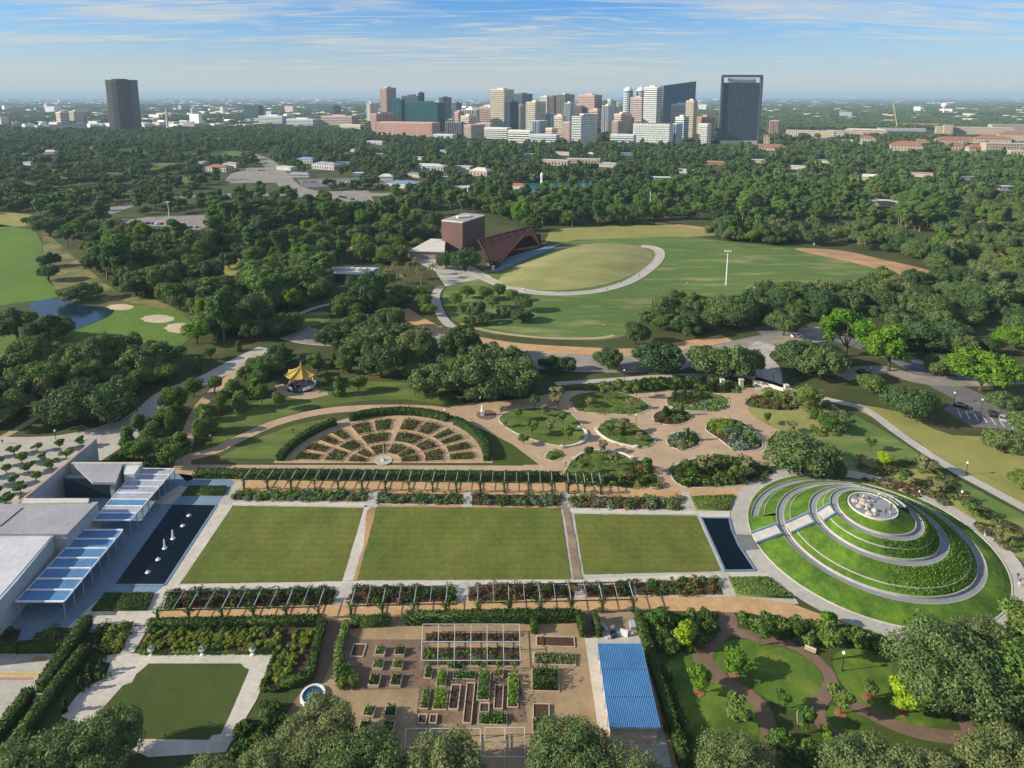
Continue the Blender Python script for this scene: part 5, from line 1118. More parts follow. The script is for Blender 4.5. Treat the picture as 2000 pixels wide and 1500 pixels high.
b2 = house(712, 540, 14, 9, 3.6, 'small light blue roofed wing beside the white park building', 'wall_white', 'roof_blue', rz=R(-4), wins=False)
rk = random.Random(31); ROOFS = []
spots = [(395, 322), (560, 332), (585, 346), (668, 322), (700, 344), (755, 352), (770, 330), (812, 346), (868, 352), (905, 330), (1000, 318), (1032, 306), (1100, 303), (1152, 306), (1190, 326), (1222, 303), (905, 372), (690, 296), (740, 306), (865, 300), (1480, 318), (1555, 330), (1610, 318), (1655, 308), (1545, 346), (1700, 352), (1800, 345), (1890, 352), (1960, 372), (100, 300), (180, 292), (60, 322), (1290, 352), (1340, 338), (820, 312)]
where = lambda x: 'far left' if x < 450 else ('left of the lake' if x < 960 else ('around the lake' if x < 1250 else 'right of the hill'))
for i, (x, y) in enumerate(spots): ROOFS.append((x, y, rk.uniform(12, 28), rk.uniform(8, 13), rk.uniform(3.5, 5), 'low %s roofed building half hidden in the far wood, %s' % (('pale', 'cream', 'grey', 'bluish')[i % 4], where(x)), rk.choice(['wall_white', 'wall_cream']), ('roof_white', 'box_roof', 'roof_grey', 'roof_blue')[i % 4], rk.choice([0, 0, 3])))
for (x, y, w, d, h, lab, wl_, rf, hp) in ROOFS+list((
    (430, 334, 34, 16, 6, 'white house with red roof beside the golf clearing', 'wall_white', 'tile_red', 3), (455, 326, 26, 12, 5, 'dark roofed shed beside the upper car park', 'wall_white', 'roof_grey', 2),
    (640, 330, 42, 18, 7, 'grey roofed zoo building below the city, left of centre', 'wall_white', 'roof_grey', 3), (600, 318, 30, 18, 6, 'pale green roofed zoo building in the wood', 'wall_white', 'roof_blue', 3),
    (840, 332, 46, 18, 6, 'white roofed zoo hall with low hip roof', 'wall_white', 'roof_white', 3), (790, 365, 34, 20, 5, 'long white zoo shed behind the parking', 'wall_white', 'roof_blue', 0),
    (940, 342, 26, 16, 6, 'tan hip roofed park building in the wood', 'wall_cream', 'box_roof', 4), (1085, 322, 40, 16, 7, 'cream flat building beside the lake', 'wall_cream', 'roof_white', 0),
    (1140, 318, 50, 12, 6, 'long cream terrace building beyond the lake fountain', 'wall_cream', 'box_roof', 0), (1012, 368, 20, 10, 4, 'red roofed boathouse at the lake edge', 'wall_cream', 'tile_red', 2),
    (735, 282, 40, 12, 7, 'small pale building in the wood below the brick block', 'wall_white', 'roof_white', 0), (1720, 402, 30, 12, 5, 'pale low building among the trees at far right', 'wall_cream', 'roof_white', 0),
    (1400, 322, 34, 10, 4, 'brownish long shed in the wood below the dark tower', 'timber', 'timber', 2), (1045, 408, 22, 8, 4, 'small pale pavilion behind the theatre', 'wall_white', 'roof_white', 0))):
    house(x, y, w, d, h, lab, wl_, rf, hp, rz=R(RT.uniform(-32, 0)), wins=h > 5, group='low buildings in the far wood, '+where(x) if 'half hidden' in lab else None)
    CLEAR.append(ell(x, y+7, w*(y-YH)/100*.62, 12, 8))
p = G(1058, 366); k = MB(); k.lathe((p.x, p.y, 0), [(3.5, 0), (1.8, 3), (1.2, 9), (1.6, 14), (.3, 17)], 10); tag(k.build('lake_fountain', M['foam'], org=p), 'tall white plume of the lake fountain', 'fountain')
# ---------------------------------------------------------------- skyline
CM = {'cream': (0.56, 0.49, 0.38), 'white': (0.66, 0.64, 0.58), 'tan': (0.47, 0.385, 0.31), 'pink': (0.46, 0.335, 0.29), 'brick': (0.40, 0.235, 0.19), 'grey': (0.36, 0.36, 0.36), 'dark': (0.075, 0.08, 0.085), 'brown': (0.13, 0.09, 0.075),
      'teal': (0.03, 0.12, 0.13), 'blueglass': (0.03, 0.08, 0.13), 'darkglass': (0.03, 0.045, 0.055), 'slate': (0.10, 0.14, 0.18), 'salmon': (0.50, 0.32, 0.255), 'maroon': (0.20, 0.115, 0.105), 'palegrey': (0.50, 0.52, 0.53)}
for k, c in CM.items():
    if k in ('cream', 'white', 'tan', 'pink', 'salmon', 'palegrey'): c = tuple(min(.84, x*1.32) for x in c)
    D('city_'+k, c, tuple(x*.88 for x in c), .02, rough=.25 if 'glass' in k or k == 'teal' else .85, spec=.5 if 'glass' in k or k == 'teal' else .2)
def face(k, a, b_, z0, z1, style, fh, bay, dep=.45):
    """proud bands / piers on the vertical face a-b"""
    L = (b_-a).length; d = (b_-a)/L; n = Vector((d.y, -d.x, 0)); off = n*(dep/2)
    nf = max(1, round((z1-z0)/fh)); nb = max(1, round(L/bay)); f_ = (z1-z0)/nf; w_ = L/nb
    if style in ('bands', 'grid', 'punch'):
        hh = f_*{'bands': .5, 'grid': .34, 'punch': .52}[style]
        for i in range(nf+1):
            z = z0+i*f_; z = min(z, z1-hh/2); k.bar(a+off+Vector((0, 0, z)), b_+off+Vector((0, 0, z)), dep, hh)
    if style in ('piers', 'grid', 'punch'):
        ww = w_*{'piers': .42, 'grid': .30, 'punch': .55}[style]
        for i in range(nb+1):
            p = a+d*min(max(i*w_, ww/2), L-ww/2)+n*(dep*.5+.01); k.bar((p.x, p.y, z0), (p.x, p.y, z1), ww, dep)
def tower(x0, xm, x1, yt, yb, wall, glass, label, style='grid', fh=4.2, bay=5, name='office_building', roofbox=True, cap=None, dep=None, z_base=0, ang=32, wedge=0, sides=True):
    A = G(xm if xm else (x0+x1)/2, yb); Y = A.y
    if xm:
        pl, pr = G(x0, yb), G(x1, yb); a = R(ang); wl = (A.x-pl.x)*1.02; wr = (pr.x-A.x)*1.02
        Ll = wl/math.cos(a); Lr = min(wr/math.sin(a), 75)
        P0 = A; P3 = A+Vector((-math.cos(a), math.sin(a), 0))*Ll; P1 = A+Vector((math.sin(a), math.cos(a), 0))*Lr; P2 = P3+(P1-P0)
        P = [P3, P0, P1, P2]
    else:
        a, c = G(x0, yb), G(x1, yb); dd = dep or min(40, max(16, (c.x-a.x)*.5))
        if not wedge: c = c+Vector((0, -.38*(c.x-a.x), 0)); c.x *= c.y/G(x1, yb).y
        nn = Vector((-(c.y-a.y), c.x-a.x, 0)).normalized()*dd; P = [a, c, c+nn, a+nn]
    H = ztop(Y, yt); r = empty(name, tuple(sum(P, Vector())/4), label, 'building')
    z0s = [z_base]*4; zt4 = [H-1, H-1, H-1, H-1]
    if wedge: zt4 = [H-1-wedge, H-1, H-1, H-1-wedge]
    k = MB(); k.prism([(p.x, p.y) for p in P], z_base, zt4); at(k.build('glass_body', M['city_'+glass]), r)
    k = MB(); 
    if not wedge:
        for i in (0, 1, 3): face(k, P[i], P[(i+1) % 4], z_base+.2, H-1, style, fh, bay)
        at(tag(k.build('facade_grid', M['city_'+wall]), kind='stuff'), r)
        k = MB(); c = sum(P, Vector())/4; e = [c+(p-c)*1.0+((p-c).normalized()*.7) for p in P]; k.prism([(p.x, p.y) for p in e], H-1, H, True); at(k.build('parapet', M['city_'+(cap or wall)]), r)
        if roofbox:
            k = MB(); q = [c+(p-c)*.42 for p in P]; k.prism([(p.x, p.y) for p in q], H, H+3.5); at(k.build('plant_room', M['city_'+wall]), r)
    else:
        for i in (0, 1, 3):
            for t in range(1, 18):
                a_, b_ = P[i], P[(i+1) % 4]; za, zb_ = zt4[i]*t/18, zt4[(i+1) % 4]*t/18; k.bar((a_.x, a_.y-.1, za), (b_.x, b_.y-.1, zb_), .3, .5)
        at(tag(k.build('floor_band', M['city_slate']), kind='stuff'), r)
    return r, P, H
T = tower
# far left tower with bowed front
p0, p1 = G(216, 262), G(265, 262); H = ztop(p0.y, 156); r = empty('office_tower', tuple((p0+p1)/2), 'lone dark tower with horizontal bands at the far left of the skyline', 'building')
w = p1.x-p0.x
def bow(z, s=1.0): return [((p0.x+p1.x)/2+(u-.5)*w*s, p0.y-9*math.sin(math.pi*u)*s) for u in (0, .12, .3, .5, .7, .88, 1)]+[((p0.x+p1.x)/2+.5*w*s, p0.y+32*s), ((p0.x+p1.x)/2-.5*w*s, p0.y+32*s)]
k = MB(); k.prism(bow(0), 0, H-2); at(k.build('glass_body', M['city_darkglass']), r)
k = MB()
for i in range(30): k.prism(bow(0, 1.012), i*(H-3)/30+1, i*(H-3)/30+2.6, True)
at(tag(k.build('floor_band', M['city_brown']), kind='stuff'), r)
k = MB(); k.prism(bow(0, 1.015), H-7, H, True); at(k.build('crown_band', M['city_dark']), r)
k = MB(); k.prism([(x, y) for x, y in bow(0, .5)], H, H+2.5); at(k.build('plant_room', M['city_dark']), r)
# right big tower with open portal crown
P0, P1 = G(1404, 281), G(1480, 281); Pl = G(1393.5, 274); H = ztop(P0.y, 146); r = empty('office_tower', tuple(P0), 'tallest dark glass tower with open portal crown at the right of the skyline', 'building')
dv = Vector((-(P0.x-Pl.x)*.55, 38, 0)); PP = [P0, P1, P1+dv, P0+dv]; hb = H-16
k = MB(); k.prism([(p.x, p.y) for p in PP], 0, hb); at(k.build('glass_body', M['city_darkglass']), r)
k = MB(); face(k, P0, P1, 8, hb-.2, 'grid', 4.1, 4.5, .6); face(k, P0+dv, P0, 8, hb-.2, 'piers', 4.1, 3, .6); at(tag(k.build('facade_grid', M['city_slate']), kind='stuff'), r)
for p in PP:
    k = MB(); k.box((p.x, p.y, 0), (4.5, 4.5, H-4)); at(k.build('corner_pier', M['city_slate']), r)
for a, c in ((0, 1), (1, 2), (2, 3), (3, 0)):
    k = MB(); k.bar(PP[a]+Vector((0, 0, H-2.2)), PP[c]+Vector((0, 0, H-2.2)), 4, 4.2); at(k.build('crown_beam', M['city_slate']), r)
k = MB(); cq = sum(PP, Vector())/4; k.prism([(cq+(p-cq)*.72).xy[:] for p in PP], hb, hb+9); at(k.build('plant_room', M['city_palegrey']), r)
k = MB(); k.prism([(cq+(p-cq)*1.04).xy[:] for p in PP], 0, 7); at(k.build('podium', M['city_cream']), r)
LST = [
 (744, 757, 771, 171, 250, 'pink', 'darkglass', 'tall pink slab tower left of the teal glass cluster', 'punch'),
 (762, None, 786, 194, 258, 'teal', 'teal', 'left bay of the teal glass cluster', 'piers'),
 (786, None, 818, 187, 257, 'slate', 'blueglass', 'dark arched glass block in the middle of the teal cluster', 'bands'),
 (818, 824, 829, 181, 252, 'dark', 'blueglass', 'slim dark tower on top of the teal glass cluster', 'piers'),
 (795, None, 856, 200, 260, 'teal', 'teal', 'widest teal glass building of the cluster', 'piers'),
 (736, None, 844, 238, 270, 'salmon', 'brick', 'long salmon brick block in front of the teal cluster', 'punch'),
 (724, 736, 764, 222, 262, 'salmon', 'slate', 'brick wing with pale corner left of the long salmon block', 'punch'),
 (858, 866, 880, 190, 236, 'slate', 'blueglass', 'hazy blue tower right behind the teal cluster', 'piers'),
 (884, 892, 901, 200, 240, 'slate', 'darkglass', 'round-topped dark blue building between the clusters', 'bands'),
 (888, 896, 906, 218, 264, 'pink', 'maroon', 'maroon and pink block right of the teal cluster', 'bands'),
 (900, None, 930, 214, 262, 'white', 'darkglass', 'low white striped block before the checkered tower', 'piers'),
 (926, None, 958, 210, 256, 'pink', 'darkglass', 'pink hospital wing left of the checkered tower', 'punch'),
 (958, 985, 1003, 174, 262, 'cream', 'darkglass', 'tall checkered cream tower with shaded blue side', 'punch'),
 (988, 996, 1012, 198, 264, 'slate', 'blueglass', 'dark blue glass building beside the checkered tower', 'piers'),
 (1003, 1020, 1050, 183, 240, 'slate', 'darkglass', 'wide dark slab behind the checkered tower', 'bands'),
 (1006, 1016, 1028, 206, 262, 'white', 'darkglass', 'white ribbed building left of the cream and blue tower', 'piers'),
 (1028, 1045, 1066, 199, 268, 'cream', 'slate', 'cream tower with shaded blue right face before the centre', 'punch'),
 (1056, 1068, 1076, 188, 240, 'cream', 'slate', 'pale block peeping behind the cream and blue tower', 'bands'),
 (1073, 1082, 1090, 188, 242, 'maroon', 'darkglass', 'dark purplish block in the middle of the skyline', 'bands'),
 (1088, 1102, 1128, 184, 244, 'tan', 'darkglass', 'tan building with dark teal side left of the pink terraces', 'piers'),
 (1103, 1112, 1122, 201, 262, 'white', 'blueglass', 'narrow white framed building with dark glass slot', 'piers'),
 (1131, 1160, 1178, 185, 250, 'pink', 'maroon', 'wide pink terraced hospital in the middle of the skyline', 'bands'),
 (1083, 1098, 1104, 226, 276, 'cream', 'darkglass', 'small cream block left of the big white facade', 'punch'),
 (1100, 1112, 1120, 238, 278, 'tan', 'darkglass', 'small tan block at the foot of the white facade', 'punch'),
 (1118, 1134, 1192, 226, 284, 'white', 'slate', 'big white facade with brown cornice in the centre front', 'grid'),
 (1176, 1186, 1202, 206, 262, 'white', 'blueglass', 'white and blue block behind the big white facade', 'piers'),
 (1200, 1212, 1240, 222, 268, 'cream', 'maroon', 'low maroon and cream block between the two white fronts', 'bands'),
 (1232, 1252, 1268, 190, 262, 'pink', 'slate', 'pale stepped tower left of the white stepped tower', 'bands'),
 (1258, 1280, 1294, 170, 266, 'white', 'slate', 'tall white stepped tower beside the blue wedge', 'bands'),
 (1308, None, 1345, 203, 264, 'palegrey', 'slate', 'pale grey building below the blue glass wedge', 'bands'),
 (1340, 1352, 1362, 196, 270, 'cream', 'darkglass', 'cream tower with dark top panel right of the wedge', 'punch'),
 (1237, None, 1306, 240, 284, 'white', 'slate', 'broad white front with brown cornice and arched window rows', 'punch'),
 (1305, 1320, 1338, 242, 282, 'palegrey', 'blueglass', 'blue glass and white block beside the broad white front', 'piers'),
 (1320, 1334, 1350, 228, 276, 'white', 'slate', 'white red-capped block right of the broad white front', 'bands'),
 (1358, None, 1394, 228, 268, 'salmon', 'brick', 'low salmon block left of the dark portal tower', 'bands'),
 (1366, 1380, 1392, 242, 282, 'white', 'slate', 'white and blue low block at the foot of the portal tower', 'punch'),
 (946, None, 990, 249, 277, 'white', 'darkglass', 'white striped low building left of its twin', 'bands'),
 (992, None, 1034, 254, 282, 'white', 'darkglass', 'white striped low building right of its twin', 'bands'),
 (1034, None, 1086, 262, 284, 'palegrey', 'slate', 'long pale low block left of the small cream block', 'bands'),
 (1192, None, 1237, 262, 286, 'palegrey', 'slate', 'pale low link between the two white fronts', 'bands'),
 (1505, 1518, 1531, 236, 270, 'tan', 'brown', 'tan striped apartment tower right of the portal tower', 'piers'),
 (105, 120, 127, 219, 243, 'cream', 'maroon', 'small cream and red block far left of the lone tower', 'bands'),
 (131, 146, 155, 217, 240, 'cream', 'slate', 'second small cream block far left of the lone tower', 'punch'),
 (372, 376, 382, 211, 226, 'white', 'slate', 'small white block right of the lone tower', 'punch'),
 (478, None, 506, 206, 232, 'slate', 'teal', 'teal glass box between lone tower and teal cluster', 'piers'),
 (506, None, 552, 226, 246, 'palegrey', 'slate', 'long pale low building under the teal glass box', 'bands'),
 (646, 652, 662, 206, 226, 'slate', 'blueglass', 'small bright blue block left of the pink slab tower', 'piers'),
 (628, None, 688, 226, 250, 'pink', 'slate', 'wide pinkish low block left of the salmon buildings', 'bands'),
 (664, None, 704, 243, 257, 'cream', 'grey', 'low cream roofed hall before the pinkish block', 'bands'),
 (716, 724, 736, 202, 240, 'cream', 'grey', 'cream block left behind the pink slab tower', 'punch'),
 (560, None, 612, 232, 250, 'palegrey', 'slate', 'long hazy low block left of the pinkish one', 'bands'),
 (870, None, 900, 238, 268, 'grey', 'darkglass', 'grey low block with dark slots before the maroon one', 'piers'),
 (930, None, 958, 240, 268, 'tan', 'brown', 'tan arcade-like block left of the white striped twins', 'punch'),
 (900, 916, 932, 226, 268, 'cream', 'maroon', 'cream and maroon block below the white striped wing', 'punch'),
 (1150, 1166, 1182, 214, 256, 'tan', 'brown', 'tan stepped block directly behind the big white facade', 'bands'),
 (1210, 1222, 1236, 206, 250, 'cream', 'slate', 'slender cream block below the domed towers', 'punch'),
 (1066, 1076, 1086, 222, 266, 'palegrey', 'slate', 'grey-blue block right of the cream and blue tower', 'piers'),
 (846, None, 884, 262, 276, 'palegrey', 'slate', 'grey stepped block at the wood edge right of the salmon block', 'punch'),
 (906, 920, 944, 244, 272, 'tan', 'slate', 'tan and grey block at the wood edge before the striped wing', 'punch'),
 (1040, 1052, 1070, 236, 276, 'palegrey', 'blueglass', 'shaded blue-grey block in front of the cream and blue tower', 'piers'),
 (1066, 1078, 1086, 250, 280, 'cream', 'maroon', 'small cream and maroon block left of the cream block pair', 'bands'),
 (1120, 1136, 1150, 208, 250, 'maroon', 'darkglass', 'maroon block between tan building and pink terraces', 'bands'),
 (1178, 1192, 1204, 196, 250, 'cream', 'slate', 'cream stepped block right of the pink terraces', 'punch'),
 (1196, 1206, 1220, 236, 276, 'pink', 'slate', 'pink low block beside the low maroon and cream block', 'punch'),
 (1268, 1284, 1306, 222, 258, 'pink', 'darkglass', 'pink slab directly below the tall white stepped tower', 'bands'),
]
for row in LST:
    x0, xm, x1, yt, yb, wl_, gl, lab, st = row
    tower(x0, xm, x1, yt, yb, wl_, gl, lab, st, cap={'big white facade with brown cornice in the centre front': 'brown', 'broad white front with brown cornice and arched window rows': 'brown', 'white red-capped block right of the broad white front': 'brick'}.get(lab), roofbox=yt < 235, fh=5.0 if yt < 235 else 4.4, bay=6)
tower(1293, None, 1355, 158, 262, 'slate', 'blueglass', 'blue glass wedge tower with slanted roof line', wedge=11)
for x, lab in ((1225, 'left domed blue-grey tower of the twin pair'), (1250, 'right domed blue-grey tower of the twin pair')):
    p = G(x, 258); s = p.y/1307*1.0; r = empty('domed_tower', tuple(p), lab, 'building'); H = ztop(p.y, 178)
    k = MB(); k.lathe((p.x, p.y, 0), [(9*s, 0), (9*s, H)], 16); at(k.build('glass_body', M['city_slate']), r)
    k = MB()
    for i in range(int(H/5)): k.lathe((p.x, p.y, i*5+1), [(9.4*s, 0), (9.4*s, 2)], 16)
    at(tag(k.build('floor_band', M['city_palegrey']), kind='stuff'), r)
    k = MB(); k.lathe((p.x, p.y, H), [(9.6*s, 0), (8.8*s, 4), (6.5*s, 8), (3*s, 11), (.5, 12.5), (.4, 18)], 16); at(k.build('dome', M['city_palegrey']), r)
# campus of red roofs at the right
for (x, y, w, d, h, lab, wl_, rf, hp) in (
    (1500, 300, 60, 20, 12, 'red roofed white campus building just right of the portal tower', 'wall_white', 'tile_red', 5), (1496, 292, 10, 10, 26, 'pale square campus tower behind the nearest red roof', 'wall_cream', 'tile_red', 3),
    (1582, 268, 110, 18, 16, 'long salmon campus block under the tan striped tower', 'wall_cream', 'box_roof', 0), (1640, 266, 60, 16, 14, 'shorter salmon campus block right of the long one', 'wall_cream', 'box_roof', 0), (1690, 264, 95, 20, 14, 'pale pink campus block in the middle right', 'wall_cream', 'box_roof', 3), (1630, 279, 100, 14, 7, 'long white low shed before the salmon campus blocks', 'wall_white', 'roof_white', 0),
    (1692, 283, 30, 16, 14, 'small pink roofed hall among the oaks', 'wall_white', 'tile_red', 5), (1768, 301, 48, 24, 16, 'yellowish campus hall with red hip roof in the right wood', 'wall_cream', 'tile_red', 7), (1797, 286, 28, 14, 10, 'small red roofed hall right behind the yellowish one', 'wall_cream', 'tile_red', 5),
    (1760, 256, 120, 20, 8, 'wide white flat warehouse before the dark treeline', 'wall_white', 'roof_white', 0), (1800, 248, 130, 20, 9, 'red and cream long building behind the warehouse', 'wall_cream', 'tile_red', 3),
    (1900, 262, 170, 26, 18, 'long cream block at the back of the red campus', 'wall_cream', 'box_roof', 0), (1868, 284, 75, 30, 12, 'red roofed courtyard wing at the left of the campus', 'wall_cream', 'tile_red', 6), (1850, 262, 20, 16, 24, 'cream corner tower at the left end of the campus', 'wall_cream', 'box_roof', 0), (1862, 293, 30, 18, 9, 'small red gabled wing below the courtyard wing', 'wall_cream', 'tile_red', 6),
    (1906, 298, 30, 16, 10, 'small red gabled house with twin chimneys', 'wall_cream', 'tile_red', 5), (1935, 286, 60, 26, 16, 'pink and cream campus hall in the right cluster', 'wall_cream', 'tile_red', 6), (1965, 300, 75, 22, 18, 'arcaded cream campus hall at the right', 'wall_cream', 'box_roof', 0), (1990, 276, 80, 26, 16, 'red roofed campus block at the right edge', 'wall_cream', 'tile_red', 6), (1975, 258, 110, 26, 20, 'tall cream campus block at the far right back', 'wall_cream', 'box_roof', 0), (1880, 303, 50, 14, 5, 'low orange roofed arcade in front of the campus', 'wall_cream', 'tile_red', 2), (1995, 312, 36, 16, 14, 'cream arched building at the lower right of the campus', 'wall_cream', 'box_roof', 0)):
    house(x, y, w, d, h, lab, wl_, rf, hp, rz=R(RT.uniform(-34, -10)), name='campus_building')
    CLEAR.append([(x-w*.5, y-6), (x+w*.5, y-6), (x+w*.5, y+4), (x-w*.5, y+4)])
p = G(1843, 222); k = MB(); k.lathe((p.x, p.y, 0), [(6, 0), (5, 30), (14, 38), (18, 48), (14, 57), (2, 61)], 12); tag(k.build('water_tower', M['white_metal'], org=p), 'white water tower standing on the far right plain', 'water tower')
p = G(328, 254); k = MB(); k.lathe((p.x, p.y, 0), [(3.4, 0), (2.6, 62)], 8); tag(k.build('chimney_stack', M['white_metal'], org=p), 'slim white stack right of the lone dark tower', 'chimney')
a = G(1752, 250); b_ = G(1735, 238); k = MB(); k.bar(a+Vector((0, 0, 5)), Vector((b_.x-12, b_.y-40, 72)), 2.2, 2.2); k.bar(a, a+Vector((0, 0, 8)), 6, 6); D('crane_yellow', (.6, .5, .1)); tag(k.build('crane', M['crane_yellow'], org=a), 'yellow lattice crane boom leaning over the right wood', 'crane')
# far flat city: countable boxes first, the rest one mass
rf_ = random.Random(77); far = []
for i in range(2300):
    y = YH+4.5+(rf_.random()**1.6)*70; x = rf_.uniform(-60, 2060); yy = y-YH
    if x > 1500 and rf_.random() < .55: continue
    if 60 < yy and 700 < x < 1500: continue
    if x < 700 and yy > 62: continue
    if x > 1380 and yy > 52: continue
    (far.append((x, y)) if rf_.random() < .75 else None)
far.sort(key=lambda q: -q[1]); mass = {k: MB() for k in ('white', 'cream', 'grey', 'pink')}
for i, (x, y) in enumerate(far):
    p = G(x, y); s = .6+p.y/6000; w = rf_.uniform(15, 60)*s; d = rf_.uniform(12, 36)*s; h = rf_.uniform(5, 11)+(rf_.random() < .07)*rf_.uniform(10, 30); m = rf_.choice(['white', 'white', 'white', 'cream', 'grey', 'pink'])
    if i < 290:
        k = MB(); k.box((p.x, p.y, 0), (w, d, h), -R(rf_.uniform(15, 50)))
        side = 'left' if x < 700 else ('middle' if x < 1500 else 'right')
        tag(k.build('distant_building', M['city_'+m], org=p), {'left': 'low pale building on the hazy plain left of the towers', 'middle': 'low pale building on the plain behind the towers', 'right': 'low pale building on the plain right of the towers'}[side], 'building', 'distant low buildings, '+side)
    else: mass[m].box((p.x, p.y, 0), (w, d, h), -R(rf_.uniform(15, 50)))
for m, k in mass.items(): tag(k.build('distant_city', M['city_'+m]), 'far low buildings scattered to the horizon', 'buildings', kind='stuff')
# ---------------------------------------------------------------- wild and planted trees
CW = []
for P in CLEAR:
    if not P: continue
    Q = [G(x, y) for x, y in P]; Q = [(q.x, q.y) for q in Q]; CW.append((min(q[0] for q in Q), max(q[0] for q in Q), min(q[1] for q in Q), max(q[1] for q in Q), Q))
PBB = [(min(q[0] for q in Q)-w, max(q[0] for q in Q)+w, min(q[1] for q in Q)-w, max(q[1] for q in Q)+w, Q, w) for Q, w in PATHS]
def free(x, y, pad=0.0):
    for x0, x1, y0, y1, Q in CW:
        if x0 <= x <= x1 and y0 <= y <= y1 and inpoly(x, y, Q): return False
    for x0, x1, y0, y1, Q, w in PBB:
        if x0-pad <= x <= x1+pad and y0-pad <= y <= y1+pad:
            for i in range(0, len(Q)-1):
                ax_, ay_ = Q[i]; bx_, by_ = Q[i+1]; dx_, dy_ = bx_-ax_, by_-ay_; L2 = dx_*dx_+dy_*dy_+1e-9
                t = max(0, min(1, ((x-ax_)*dx_+(y-ay_)*dy_)/L2))
                if (x-ax_-dx_*t)**2+(y-ay_-dy_*t)**2 < (w+pad)**2: return False
    return True
